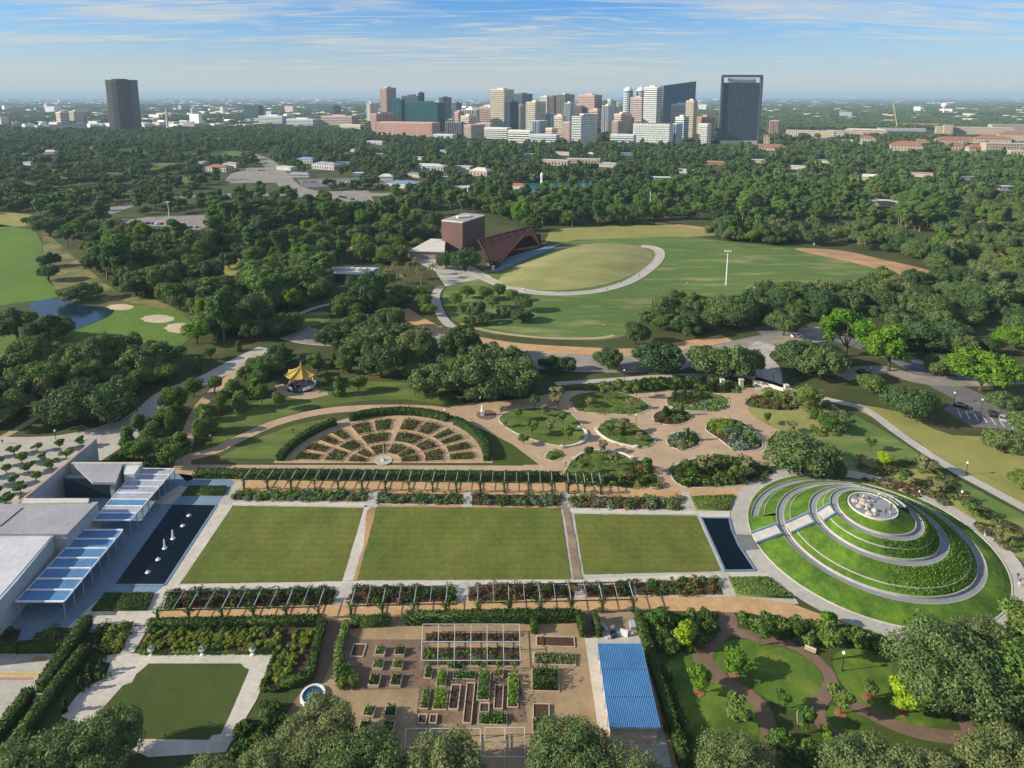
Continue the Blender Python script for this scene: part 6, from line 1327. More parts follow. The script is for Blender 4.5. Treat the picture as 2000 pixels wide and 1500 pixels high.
# hand placed trees: model, x, y of the foot, height, crown radius, label
H_ = [
 ('dense_mid', 1560, 922, 10.5, 8.4, 'big round dark oak between the garden beds and the spiral mound'), ('oak_mid', 1625, 935, 5, 4.2, 'smaller dark oak leaning right of the big round one'),
 ('oak_near', 1850, 1375, 12.5, 9.6, 'huge grey-green oak in front of the spiral mound'), ('oak_near', 1925, 1300, 8, 5.5, 'grey-green oak behind the huge one at the ring walk'), ('green_mid', 2000, 1400, 13, 6, 'tall green tree at the right edge beside the huge oak'), ('green_mid', 2010, 1265, 8, 5, 'bright edged tree at the right edge by the ring walk'),
 ('oak_near', 60, 1590, 9.5, 7.5, 'olive oak filling the lower left corner'), ('oak_near', 215, 1500, 8.5, 5.2, 'thin brownish oak over the near end of the court'), ('oak_near', 150, 1560, 9, 6.5, 'dark olive oak at the bottom left beside the court'), ('oak_near', 625, 1482, 8.2, 6.0, 'yellow-green oak in front of the round fountain'),
 ('oak_near', 520, 1575, 8, 5.5, 'dark oak at the bottom edge left of the fountain tree'), ('oak_near', 700, 1580, 9, 6.5, 'green oak at the bottom edge below the planters'), ('oak_near', 870, 1565, 8.5, 6.5, 'broad oak at the bottom edge in front of the vegetable plot'), ('oak_near', 1110, 1540, 8.5, 6.0, 'broad oak at the bottom edge left of the blue roof'), ('oak_near', 1225, 1600, 8, 6, 'dark oak at the bottom edge under the blue roof'),
 ('oak_near', 1440, 1570, 8, 6, 'oak at the bottom edge below the winding lawn'), ('oak_near', 1690, 1575, 8, 6.5, 'pale topped oak at the bottom edge right of the winding path'), ('oak_near', 1810, 1600, 8, 6, 'dark oak at the bottom edge near the lower right corner'), ('oak_near', 1970, 1560, 9, 6.5, 'green oak in the lower right corner'), ('oak_near', 400, 1600, 7.5, 5.5, 'low dark tree at the bottom edge below the court'),
 ('young_lime', 1336, 1262, 5, 2.3, 'vivid yellow young tree in the border right of the blue roof'), ('young_bright', 1366, 1352, 4.6, 1.9, 'bright green young tree inside the curve of the brown path'), ('young_bright', 1434, 1318, 4.4, 2.4, 'light green young tree on the oval lawn with mulch ring'), ('young_green', 1442, 1412, 4, 2.4, 'darker young tree below the brown path curve'),
 ('young_lime', 1760, 1392, 6, 2.7, 'brightest lime young tree left of the huge oak'), ('young_green', 1642, 1395, 5, 1.9, 'slender young tree between the two brown paths'), ('young_green', 1622, 1290, 7, 2.0, 'tall thin young tree beside the white bench'), ('young_green', 1578, 1432, 4, 1.8, 'young tree near the bottom of the brown path fork'), ('young_green', 1530, 1385, 3.4, 1.3, 'tiny young tree at the lower tip of the oval lawn'), ('young_green', 1484, 1262, 4.5, 1.8, 'small tree in the shrub border at the path fork'), ('young_green', 1694, 1362, 3.6, 1.5, 'small tree on the lawn by the lamp post'), ('young_bright', 1620, 1228, 3.6, 1.6, 'young tree at the tip where orange walk meets ring walk'), ('young_green', 1284, 1228, 4, 2.0, 'small bushy tree by the end of the orange walk'),
 ('young_lime', 1729, 912, 4.2, 2.4, 'vivid lime young tree on the dark slope behind the mound'), ('young_pale', 1808, 925, 5.5, 2.6, 'pale green young tree beside the pale path'), ('young_pale', 1376, 920, 5, 2.4, 'airy pale young tree at the top of the large oval bed'), ('young_green', 1432, 942, 4.6, 1.5, 'slim young tree standing in the large oval bed'), ('young_green', 1262, 925, 4.6, 1.8, 'slim young tree in the dark bed by the pergola end'), ('young_green', 1137, 925, 4.4, 1.5, 'narrow young tree beside the end of the far pergola'), ('young_pale', 1175, 885, 4, 1.6, 'thin young tree behind the arched seat wall'),
 ('young_pale', 1088, 792, 6.8, 2.6, 'pale yellowish flowering tree on the left lawn bed'), ('young_green', 1044, 800, 5.5, 2.0, 'thin reddish green tree left of the pale yellowish tree'), ('young_green', 1040, 850, 4.8, 1.8, 'thin young tree on the left lawn bed near the seat wall'), ('young_green', 1206, 768, 5.5, 1.9, 'young tree at the top of the upper lawn bed'), ('young_green', 1243, 778, 5, 1.6, 'narrow tree at the right tip of the upper lawn bed'), ('young_pale', 1220, 848, 4.6, 2.4, 'airy young tree on the middle lawn bed'), ('young_green', 1110, 860, 4.4, 2.0, 'airy dark young tree close to the curved seat wall'),
 ('cypress', 1318, 782, 4, .6, 'dark spire topiary at the far left of the upper island bed'), ('cypress', 1337, 782, 5, .8, 'taller dark spire topiary in the upper island bed'), ('cypress', 1332, 812, 4, .6, 'dark spire topiary in the small upper island bed'), ('cypress', 1343, 862, 4.4, .6, 'dark spire topiary in the small lower island bed'), ('cypress', 1300, 812, 3.2, 1.2, 'squat dark topiary in the small upper island bed'),
 ('green_mid', 1580, 800, 8, 4.4, 'light olive tree by the garden gate'), ('green_mid', 1620, 842, 5, 3.2, 'small pale tree between gate and dark round oak'), ('oak_mid', 1600, 742, 12, 8.5, 'dark oak beyond the garden gate'), ('dense_mid', 1775, 815, 10, 8.5, 'spreading dark oak beside the pale diagonal path'),
 ('bright_mid', 1652, 696, 20, 9.8, 'large lime green tree left of its lime green twin'), ('bright_mid', 1735, 724, 19, 8.6, 'large lime green tree with visible trunk beyond the drive'), ('bright_mid', 1915, 764, 14, 11, 'broad lime green tree above the small car park'), ('bright_mid', 1982, 690, 11, 7, 'yellow-green tree at the right edge above the broad lime tree'),
 ('olive_mid', 1960, 885, 7, 6, 'olive oak at the right edge below the parked cars'), ('green_mid', 1995, 955, 5, 4, 'small bushy tree at the right edge of the dry lawn'), ('olive_mid', 1960, 800, 6, 5, 'brownish tree between lime tree and parked cars'),
 ('oak_mid', 1190, 722, 8, 5.5, 'small flat topped oak by the drive, alone beside the dark bin'), ('oak_mid', 1285, 725, 10.5, 9, 'broad dark oak on the drive right of the flat topped one'), ('oak_mid', 1385, 735, 11, 8.5, 'pale trunked oak at the far end of the garden path'), ('olive_mid', 1428, 742, 14, 7.5, 'taller olive oak behind the garden gate'), ('oak_mid', 1240, 672, 10, 6.2, 'dark oak with clear trunk at the far side of the drive'), ('oak_mid', 1015, 770, 13, 9.5, 'dark oak at the edge of the gardens left of the pale tree'), ('oak_mid', 930, 785, 14, 10.5, 'largest dark oak behind the rose garden statue'), ('olive_mid', 845, 775, 12, 8, 'olive oak left of the largest dark oak'),
 ('olive_mid', 815, 700, 13, 8.5, 'grey-green oak on the near side of the tan road'), ('dense_mid', 215, 826, 13, 8.0, 'rounded grey-green oak at the tip of the dark left wood'), ('dense_mid', 140, 828, 12, 8.5, 'rounded oak left of the tip of the dark left wood'),
 ('oak_mid', 35, 662, 14, 8.5, 'leftmost dark oak on the pond bank'), ('oak_mid', 97, 670, 12.5, 8.0, 'dark oak with clear trunk in front of the pond'), ('oak_mid', 98, 462, 14, 9.5, 'big dark oak at the corner of the left fairway'), ('oak_mid', 160, 585, 9, 8.5, 'dark spreading oak on the far pond bank'), ('oak_mid', 98, 520, 9, 5.5, 'ragged dark tree beside the left fairway'), ('oak_mid', 95, 548, 9, 5.5, 'second ragged tree nearer the pond'),
 ('bright_mid', 385, 672, 10, 6, 'yellow-green tree at the end of the bunkers'), ('oak_mid', 447, 524, 10, 6.5, 'single tree standing in the small clearing'), ('oak_mid', 560, 652, 9, 7, 'rounded oak at the end of the slate blue road'),
 ('dense_mid', 908, 530, 14.5, 9.5, 'dense dark tree in front of the stage tower'), ('dense_mid', 872, 524, 10, 7, 'smaller tree left of the stage tower planting'), ('olive_mid', 930, 620, 8, 4.5, 'small tree on the slope below the hill path'), ('oak_mid', 1022, 608, 7.5, 4.4, 'small dark tree below the hill ring path'), ('oak_mid', 1020, 628, 5.5, 5, 'low dark bush right of the slope trees'), ('green_mid', 975, 560+20, 7, 4, 'young green tree below the canopy foot'),
 ('oak_mid', 1325, 622, 7, 5, 'dark tree at the near edge of the field'), ('oak_mid', 1395, 615, 7, 6, 'wide low dark tree at the near edge of the field'), ('oak_mid', 1435, 600, 6, 4, 'roundish tree right at the field edge'), ('oak_mid', 1550, 575, 7, 6.5, 'umbrella shaped tree on the right field edge'), ('oak_mid', 1662, 572, 7, 6, 'round dark tree on the right field'),
 ('oak_mid', 1555, 722, 12, 9, 'dark oak on the near side of the drive left of the lime green trees'), ('dense_mid', 1610, 716, 10, 7.5, 'dense dark oak directly in front of the left lime green tree'), ('oak_mid', 1530, 655, 11, 8, 'dark oak at the far side of the drive above the garden gate'), ('oak_mid', 1800, 690, 12, 9, 'dark oak behind the trunk of the right lime green tree'), ('dense_mid', 1850, 672, 11, 8.5, 'rounded dark oak above the broad lime green tree'), ('oak_mid', 1765, 668, 12, 9, 'wide dark oak over the shaded road at the right'), ('oak_mid', 1835, 735, 8, 6, 'small oak on the grass right of the dark car'), ('oak_mid', 1460, 735, 10, 6.5, 'oak overhanging the road bend at the garden gate'),
 ('green_mid', 1700, 770, 7, 4.5, 'small green tree by the start of the pale diagonal path'), ('oak_mid', 2010, 860, 8, 6, 'oak at the right edge just below the car park'),
 ('oak_mid', 660, 684, 11, 7.5, 'oak hiding the left end of the drive'), ('dense_mid', 712, 690, 12, 8, 'dense oak on the near side of the drive left of the tan verge'), ('oak_mid', 765, 690, 12, 8, 'oak on the near side of the drive at the start of the tan verge'), ('oak_mid', 700, 655, 10, 7, 'oak on the far side of the drive below the white park building'), ('oak_mid', 760, 650, 11, 7.5, 'spreading oak left of the tan verge start'),
 ('oak_mid', 1340, 655, 9, 6, 'oak on the tan verge right of the clear trunked oak'), ('olive_mid', 1110, 700+25, 6, 3.5, 'small olive tree on the near side of the drive beside the bin'),
 ('green_mid', 890, 596, 6, 3.4, 'small green tree nearest the curved blue-grey path on the slope'), ('green_mid', 912, 582, 6, 3.6, 'green tree at the top left of the slope below the hill path'), ('green_mid', 948, 585, 7, 4, 'bright green tree on the slope right under the theatre foot'), ('olive_mid', 905, 612, 5, 3.6, 'low olive tree at the left of the slope'), ('green_mid', 962, 602, 6.5, 3.8, 'green tree in the middle of the slope below the hill path'),
 ('olive_mid', 985, 618, 5, 3.6, 'low olive tree between the slope trees and the low dark bush'), ('oak_mid', 950, 632, 5, 4, 'low oak at the bottom of the slope near the verge'), ('olive_mid', 915, 636, 5, 3.5, 'low olive tree at the bottom left of the slope'), ('green_mid', 1000, 588, 6, 3.4, 'young green tree on the slope under the ring path bend'), ('green_mid', 828, 606, 8, 5, 'bushy green tree left of the curved blue-grey path'), ('green_mid', 815, 590, 8, 5, 'bushy green tree above the start of the tan verge'), ('green_mid', 840, 618, 6, 3.6, 'small bushy tree between tan verge and curved path'),
]
SAP = [(985, 835), (1012, 822), (1064, 812), (1022, 868), (1075, 845), (1098, 830), (1150, 795), (1178, 780), (1230, 800), (1190, 850), (1250, 862), (1150, 900), (1200, 910), (1350, 935), (1460, 920), (1500, 830), (1545, 845), (1590, 822), (1530, 785), (1640, 850), (1680, 905), (1760, 950), (1830, 965), (1900, 1010), (1950, 1060), (1700, 880)]
for i, (x, y) in enumerate(SAP):
    H_.append((('young_pale', 'young_green')[i % 2], x, y, 3.0+(i*37 % 10)*.2, 1.1+(i*53 % 10)*.07, 'thin %s sapling %s' % (('pale', 'green')[i % 2], 'on the curved lawn beds' if x < 1300 else ('in the large oval bed' if x < 1470 and y > 900 else 'in the meadow between gate and spiral mound'))))
for key, x, y, h, r, lab in H_:
    nm = {'oak': 'oak_tree', 'den': 'oak_tree', 'oli': 'oak_tree', 'gre': 'leafy_tree', 'bri': 'leafy_tree', 'you': 'young_tree', 'cyp': 'topiary'}[key[:3]]
    e = tree(key, x, y, h, r, lab, 'topiary' if key == 'cypress' else 'tree', nm, group='saplings: '+lab if ' sapling ' in lab else None)
# vivid yellow tree keeps its own leaf colour
D('mulch', (0.30, 0.13, 0.06))
for x, y in ((1366, 1352), (1434, 1318), (1760, 1392), (1642, 1395), (1694, 1362)):
    p = G(x, y); k = MB(); k.lathe((p.x, p.y, .1), [(.95, 0), (.9, .06), (.2, .09)], 14); k.build('mulch_ring', M['mulch'])['kind'] = 'structure'
# palms by the theatre
for i, (x, y, h) in enumerate(((775, 548, 9), (800, 552, 10), (822, 556, 8.5), (845, 545, 7.5), (760, 556, 7), (790, 565, 8), (815, 538, 9))):
    p = G(x, y); r = empty('palm_tree', tuple(p), 'palm with pale yellow fronds in the grove left of the theatre tower', 'palm', 'palms beside the theatre')
    k = MB(); k.tube([(p.x, p.y, 0), (p.x+.2, p.y, h*.5), (p.x+.1, p.y, h)], [.3, .22, .2], 6); at(k.build('trunk', M['pale_bark']), r)
    rs = np.random.RandomState(i); q = []; nn = []
    for f in range(44):
        a = rs.uniform(0, 6.28); el = rs.uniform(-.5, 1.1); L = rs.uniform(2.6, 3.8)
        for s in range(7):
            t = (s+.5)/7; q.append((p.x+math.cos(a)*math.cos(el)*L*t, p.y+math.sin(a)*math.cos(el)*L*t, h+math.sin(el)*L*t-1.3*t*t)); nn.append((-math.sin(a)*.3, math.cos(a)*.3, 1))
    at(tag(quads_mesh('fronds', leafquads(np.array(q), np.array(nn), .55, rs, 1.8, .3), LM['palm_leaf']), kind='stuff'), r)
WOOD = [  # polygon of ground, spacing, {model weights}, key for label
 ([(-120, 735), (60, 705), (200, 702), (330, 698), (355, 720), (300, 770), (250, 812), (120, 812), (60, 830), (-120, 860)], 8.0, 'oak', 'dark oak in the dense wood at the left behind the plaza', 'dark oaks of the left wood'),
 ([(395, 700), (470, 672), (560, 690), (640, 700), (740, 690), (800, 700), (790, 760), (700, 745), (560, 745), (520, 765), (430, 780), (380, 800), (330, 830), (290, 845), (300, 790), (350, 770)], 6.5, 'young', 'bushy green tree in the belt around the golden pagoda', 'green trees around the pagoda'),
 ([(150, 540), (200, 470), (340, 470), (420, 470), (560, 480), (640, 520), (780, 560), (850, 590), (790, 620), (740, 606), (640, 600), (540, 625), (440, 655), (390, 645), (330, 600), (230, 570)], 8.0, 'mix', 'tree in the wood between the golf pond and the theatre', 'trees between pond and theatre'),
 ([(380, 650), (460, 640), (540, 632), (640, 610), (760, 600), (790, 640), (800, 660), (640, 660), (560, 645), (480, 668), (400, 690)], 8, 'mix', 'tree beside the slate blue road left of the drive', 'trees beside the slate road'),
 ([(820, 700), (900, 705), (1080, 725), (1090, 765), (1000, 790), (870, 790), (770, 775), (730, 745), (760, 700)], 8.2, 'oak', 'dark oak in the belt behind the rose garden', 'dark oaks behind the rose garden'),
 ([(870, 570), (960, 576), (1030, 596), (1010, 645), (920, 645), (885, 615)], 7.5, 'young', 'small tree on the slope between drive and hill path', 'small trees on the slope below the hill'),
 ([(1260, 600), (1440, 600), (1500, 622), (1420, 650), (1300, 660), (1250, 640)], 8.5, 'oak', 'dark tree in the belt along the near edge of the field', 'trees along the near edge of the field'),
 ([(1440, 575), (1660, 560), (1800, 545), (1850, 520), (2120, 540), (2120, 740), (2000, 690), (1880, 700), (1760, 660), (1600, 630), (1480, 640), (1430, 600)], 10.5, 'oak', 'oak in the wood at the right beyond the lime green trees', 'oaks of the right wood'),
 ([(1350, 480), (1420, 470), (1520, 480), (1640, 478), (1760, 505), (1860, 525), (2120, 560), (2120, 528), (1860, 492), (1700, 470), (1500, 445), (1380, 452)], 10, 'oak', 'oak in the strip between the field and the sandy road', 'oaks along the sandy road'),
 ([(1060, 430), (1340, 428), (1340, 446), (1180, 460), (1080, 462)], 10, 'pine', 'tall pine in the row behind the theatre hill', 'tall pines behind the hill'),
 ([(1360, 465), (1480, 462), (1530, 482), (1440, 484), (1370, 478)], 9, 'mix', 'bushy tree at the back right corner of the field', 'trees at the back of the field'),
 ([(940, 380), (1200, 372), (1380, 372), (1640, 372), (1860, 400), (1860, 460), (1640, 442), (1380, 430), (1040, 432), (960, 420), (860, 410), (760, 430), (700, 440), (560, 440), (400, 470), (420, 420), (600, 408), (740, 410), (800, 380)], 10.5, 'pine', 'pine in the tall mixed wood behind the theatre', 'pines behind the theatre'),
 ([(1640, 372), (2120, 400), (2120, 520), (1860, 470)], 11, 'oak', 'oak in the wood beyond the sandy road at the right', 'oaks beyond the sandy road'),
 ([(560, 288), (760, 270), (950, 285), (1400, 290), (1560, 300), (2120, 330), (2120, 405), (1640, 376), (1200, 374), (940, 382), (740, 372), (640, 372), (560, 350), (530, 310)], 12.5, 'far', 'far tree in the wood below the medical towers', 'far wood below the towers'),
 ([(-120, 262), (240, 262), (540, 262), (520, 300), (480, 340), (360, 380), (200, 410), (140, 440), (-120, 420)], 15.5, 'far', 'tree of the wooded golf course at the upper left', 'golf course trees'),
 ([(-120, 440), (60, 425), (200, 420), (300, 450), (200, 470), (150, 540), (100, 470), (60, 445)], 15, 'mix', 'tree along the far side of the left fairway', 'trees beyond the left fairway'),
 ([(240, 400), (380, 388), (520, 386), (620, 384), (600, 404), (420, 418), (260, 422)], 15, 'pine', 'tree between the upper left roads', 'trees between the upper roads'),
 ([(580, 458), (860, 456), (850, 470), (795, 488), (780, 540), (640, 512), (560, 480)], 9.5, 'mix', 'tree in the grove between the pine lane and the white park building', 'trees left of the theatre'),
 ([(420, 446), (600, 436), (860, 428), (860, 446), (600, 446), (420, 468)], 9, 'pine', 'tall pine along the lane left of the theatre', 'pines along the lane'),
 ([(950, 400), (1060, 405), (1070, 450), (1060, 462), (1000, 440), (950, 420)], 10, 'mix', 'tree right behind the theatre canopy', 'trees right behind the theatre'),
 ([(300, 430), (420, 424), (560, 408), (560, 430), (420, 445), (330, 462)], 12, 'mix', 'tree beside the upper left car park', 'trees by the upper left car park'),
 ([(860, 596), (900, 560), (960, 570), (900, 590)], 9, 'young', 'small tree beside the curved blue-grey path', 'small trees by the curved path'),
 ([(230, 262), (560, 262), (720, 262), (760, 272), (560, 290)], 14, 'far', 'far tree in the hazy belt left of the salmon block', 'hazy trees left of the brick block'),
 ([(1480, 268), (1840, 270), (2120, 300), (2120, 335), (1560, 305)], 15, 'far', 'far tree between the campus buildings', 'trees between the campus buildings'),
 ([(1620, 720), (1700, 700), (1800, 690), (1900, 760), (1830, 745), (1720, 745)], 15, 'oak', 'tree around the drive beyond the right lawn', 'trees around the right drive'),
 ([(1880, 1000), (2100, 1040), (2100, 1200), (2010, 1150), (1980, 1080)], 7, 'young', 'bushy small tree outside the ring walk at the right edge', 'small trees by the ring walk'),
]
MIXK = {'oak': (('oak_mid', 50), ('dense_mid', 22), ('olive_mid', 25), ('green_mid', 15), ('bright_mid', 2)), 'mix': (('oak_mid', 32), ('dense_mid', 14), ('green_mid', 35), ('pine_mid', 20), ('olive_mid', 25), ('bright_mid', 6)), 'pine': (('pine_mid', 50), ('green_mid', 30), ('oak_mid', 20), ('olive_mid', 12), ('bright_mid', 5)),
        'young': (('green_mid', 4), ('conifer', 4), ('oak_mid', 1)), 'far': (('far_oak', 7), ('far_pine', 2))}
cand = []
rt = random.Random(21)
for wi, (P, s, kd, lab, grp) in enumerate(WOOD):
    Q = [G(x, y) for x, y in P]; Q = [(q.x, q.y) for q in Q]; x0, x1 = min(q[0] for q in Q), max(q[0] for q in Q); y0, y1 = min(q[1] for q in Q), max(q[1] for q in Q)
    nx, ny = int((x1-x0)/s)+1, int((y1-y0)/s)+1
    for i in range(nx):
        for j in range(ny):
            x = x0+(i+rt.uniform(-.1, 1.1))*s; y = y0+(j+rt.uniform(-.1, 1.1))*s
            if rt.random() < .07 or not inpoly(x, y, Q) or not free(x, y, 2.5 if s < 12 else 1): continue
            pick = rt.choices([k for k, _ in MIXK[kd]], [w for _, w in MIXK[kd]])[0]
            cand.append((y, x, pick, wi, rt.uniform(.55, 1.25), rt.uniform(.80, 1.22)))
cand.sort()
heroes = [(x, y, r) for x, y, r in TREES]
cnt = {}; rest = []
NMK = {'oak_mid': 'oak_tree', 'dense_mid': 'oak_tree', 'olive_mid': 'oak_tree', 'green_mid': 'leafy_tree', 'bright_mid': 'leafy_tree', 'pine_mid': 'pine_tree', 'conifer': 'conifer_tree', 'far_oak': 'wood_tree', 'far_pine': 'wood_tree'}
base_h = {'dense_mid': (10, 6.0), 'oak_mid': (10.5, 6.5), 'olive_mid': (9.8, 6.0), 'green_mid': (9.5, 5.0), 'pine_mid': (17, 4.6), 'bright_mid': (12.5, 5.2), 'conifer': (7, 2.0), 'far_oak': (10.5, 7.6), 'far_pine': (15, 4.8)}
LMK = [(590, 756, 'golden roofed pagoda'), (140, 610, 'golf pond'), (330, 632, 'pale bunkers'), (447, 524, 'small clearing with one tree'), (683, 545, 'low white roofed park building'), (905, 480, 'brown stage tower'), (1418, 557, 'tall floodlight mast'), (1480, 760, 'garden gate'), (942, 812, 'white statue'), (1190, 722, 'flat topped oak by the drive'),
       (1652, 690, 'left lime green tree'), (1735, 722, 'right lime green tree'), (906, 662, 'black car on the drive'), (1930, 812, 'parked cars at the right'), (187, 905, 'end of the tall pavilion wall'), (600, 655, 'left end of the drive'), (790, 605, 'start of the tan verge'), (110, 864, 'lamp post on the brown verge'), (1556, 658, 'white car'), (1662, 572, 'round tree on the right field'), (1325, 622, 'near edge of the green field'), (1640, 490, 'left end of the sandy strip'), (1830, 540, 'right end of the sandy strip'), (331, 432, 'upper left light mast'), (75, 470, 'corner of the left fairway'), (2000, 640, 'right picture edge above the lime trees'), (480, 800, 'curved gravel walk left of the rose garden'), (860, 600, 'curved blue-grey path'), (400, 700, 'slate blue road'), (760, 560, 'pale palms'), (1090, 455, 'back of the theatre hill'), (1380, 470, 'back right corner of the field')]
LMW = [(G(a, b), n) for a, b, n in LMK]; ORD = ['nearest', 'second nearest', 'third nearest', 'fourth nearest', 'fifth nearest', 'sixth nearest', 'seventh nearest', 'eighth nearest']
NEAR = []
for (y, x, key, wi, s, s2) in cand:
    if y < 420 and any((x-hx)**2+(y-hy)**2 < (hr*.9+2.5)**2 for hx, hy, hr in heroes): continue
    if wi == 1: s *= .72
    elif wi in (0, 2, 3, 4): s *= 1.1
    if wi in (21, 25): s *= .55
    if wi == 5: s *= .68
    nm = NMK[key]; cnt[nm] = cnt.get(nm, 0)+1
    h, r = base_h[key]
    kd_ = {'oak_tree': 'oak', 'leafy_tree': 'leafy tree', 'pine_tree': 'tall pine', 'conifer_tree': 'slim conifer', 'wood_tree': 'tree'}[nm]
    lab, grp = WOOD[wi][3], WOOD[wi][4]
    if cnt[nm] <= 285 and y < 1500:
        lab = kd_+' '+lab[lab.find(' in ' if ' in ' in lab else ' '):].strip() if kd_ not in lab else lab
        e = tree(key, x, y, h*s*s2, r*s, lab, 'tree', nm, grp+' ('+kd_+')', world=True)
        d_, n_ = min(((x-w_.x)**2+(y-w_.y)**2, n) for w_, n in LMW); NEAR.append((n_, kd_, d_, e, s))
    else: rest.append((x, y, h*s*s2, r*s, key))
NEAR.sort(key=lambda q: q[:3]); last = None
for n_, kd_, d_, e, s in NEAR:
    rk_ = rk_+1 if (n_, kd_) == last else 0; last = (n_, kd_)
    if rk_ < 8 and d_ < 90**2: e['label'] = '%s %s, %s to the %s' % ('big' if s > 1.05 else ('small' if s < .75 else 'middle-sized'), kd_, ORD[rk_], n_)
print('TREES', len(cand), cnt, 'rest', len(rest))
# the uncounted rest of the woods: one mass, grown from the same crowns
def scatter(name, pts, keys, label):
    """pts: x, y, h, r, proto index"""
    me = bpy.data.meshes.new(name); me.vertices.add(len(pts)); me.vertices.foreach_set('co', np.array([(p[0], p[1], 0) for p in pts], np.float32).ravel())
    def attr(n, t, vals, f):
        a = me.attributes.new(n, t, 'POINT'); a.data.foreach_set(f, vals)
    rs = np.random.RandomState(len(pts))
    src = []
    for k_ in keys:
        for cm, tm in PROTO[k_]: src.append((k_, cm))
    dims = {}
    for k_, cm in src:
        co = np.empty(len(cm.vertices)*3, np.float32); cm.vertices.foreach_get('co', co); co = co.reshape(-1, 3); dims[cm.name] = (float(np.percentile(np.hypot(co[:, 0], co[:, 1]), 97)), float(co[:, 2].max()))
    idx, scl = [], []
    for p in pts:
        c = [i for i, (k_, cm) in enumerate(src) if k_ == p[4]]; i = c[rs.randint(len(c))]; d = dims[src[i][1].name]
        idx.append(i); scl += [p[3]/d[0], p[3]/d[0], p[2]/d[1]]
    attr('pick', 'INT', np.array(idx, np.int32), 'value'); attr('size', 'FLOAT_VECTOR', np.array(scl, np.float32), 'vector')
    rot = np.zeros((len(pts), 3), np.float32); rot[:, 2] = rs.uniform(0, 6.28, len(pts)); attr('turn', 'FLOAT_VECTOR', rot.ravel(), 'vector')
    o = bpy.data.objects.new(name, me); COL.objects.link(o); tag(o, label, 'trees', kind='stuff')
    ng = bpy.data.node_groups.new(name, 'GeometryNodeTree'); ng.interface.new_socket('Geometry', in_out='INPUT', socket_type='NodeSocketGeometry'); ng.interface.new_socket('Geometry', in_out='OUTPUT', socket_type='NodeSocketGeometry')
    N = ng.nodes.new; L = ng.links.new; gi = N('NodeGroupInput'); go = N('NodeGroupOutput'); iop = N('GeometryNodeInstanceOnPoints'); join = N('GeometryNodeGeometryToInstance')
    nodes = []
    for k_, cm in src:
        crown_ob = next((ob for ob in bpy.data.objects if ob.data == cm), None)
        if crown_ob is None:
            far_ = rs.randint(0, len(pts)); e = tree(k_, pts[far_][0]+9, pts[far_][1]+9, label='tree standing among the uncounted far woodland', cat='tree', name='woodland_tree', group='far woodland trees', world=True)
            ch = [c for c in e.children if c.name.startswith('crown')][0]; ch.data = cm; crown_ob = ch
        oi = N('GeometryNodeObjectInfo'); oi.inputs['Object'].default_value = crown_ob; oi.transform_space = 'ORIGINAL'; oi.inputs['As Instance'].default_value = True; nodes.append(oi)
    for oi in reversed(nodes): L(oi.outputs['Geometry'], join.inputs[0])
    def named(n, t):
        a = N('GeometryNodeInputNamedAttribute'); a.data_type = t; a.inputs['Name'].default_value = n; return a.outputs['Attribute']
    L(gi.outputs[0], iop.inputs['Points']); L(join.outputs[0], iop.inputs['Instance']); iop.inputs['Pick Instance'].default_value = True
    L(named('pick', 'INT'), iop.inputs['Instance Index']); L(named('turn', 'FLOAT_VECTOR'), iop.inputs['Rotation']); L(named('size', 'FLOAT_VECTOR'), iop.inputs['Scale']); L(iop.outputs[0], go.inputs[0])
    md = o.modifiers.new('grow', 'NODES'); md.node_group = ng; return o
RK = sorted(set(p[4] for p in rest))
scatter('woodland', rest, RK, 'uncounted crowns of the woods reaching to the city')
pts = []; rq = random.Random(9)
TW = [(P_, None) for P_ in ()]
for _ in range(30000):
    Y = 1380*(8000/1380)**rq.random(); X = rq.uniform(-.84, .84)*Y*1.02
    q = px((X, Y, 0)); 
    if 705 < q[0] < 1500 and Y < 2300 and rq.random() < .8 and q[1] > 240: continue
    if q[0] > 1540 and 252 < q[1] < 285: continue
    n = math.sin(X*.0031+Y*.0011)+math.sin(Y*.0041-X*.0013)+rq.uniform(-1.2, 1.2)
    if n < (-.9 if q[0] > 1400 else -.35): continue
    f = .55+Y/5200; pts.append((X, Y, rq.uniform(8, 12.5), rq.uniform(10, 20)*f, 'clump'))
scatter('far_forest', pts, ['clump'], 'dark tree cover of the plain running to the horizon')
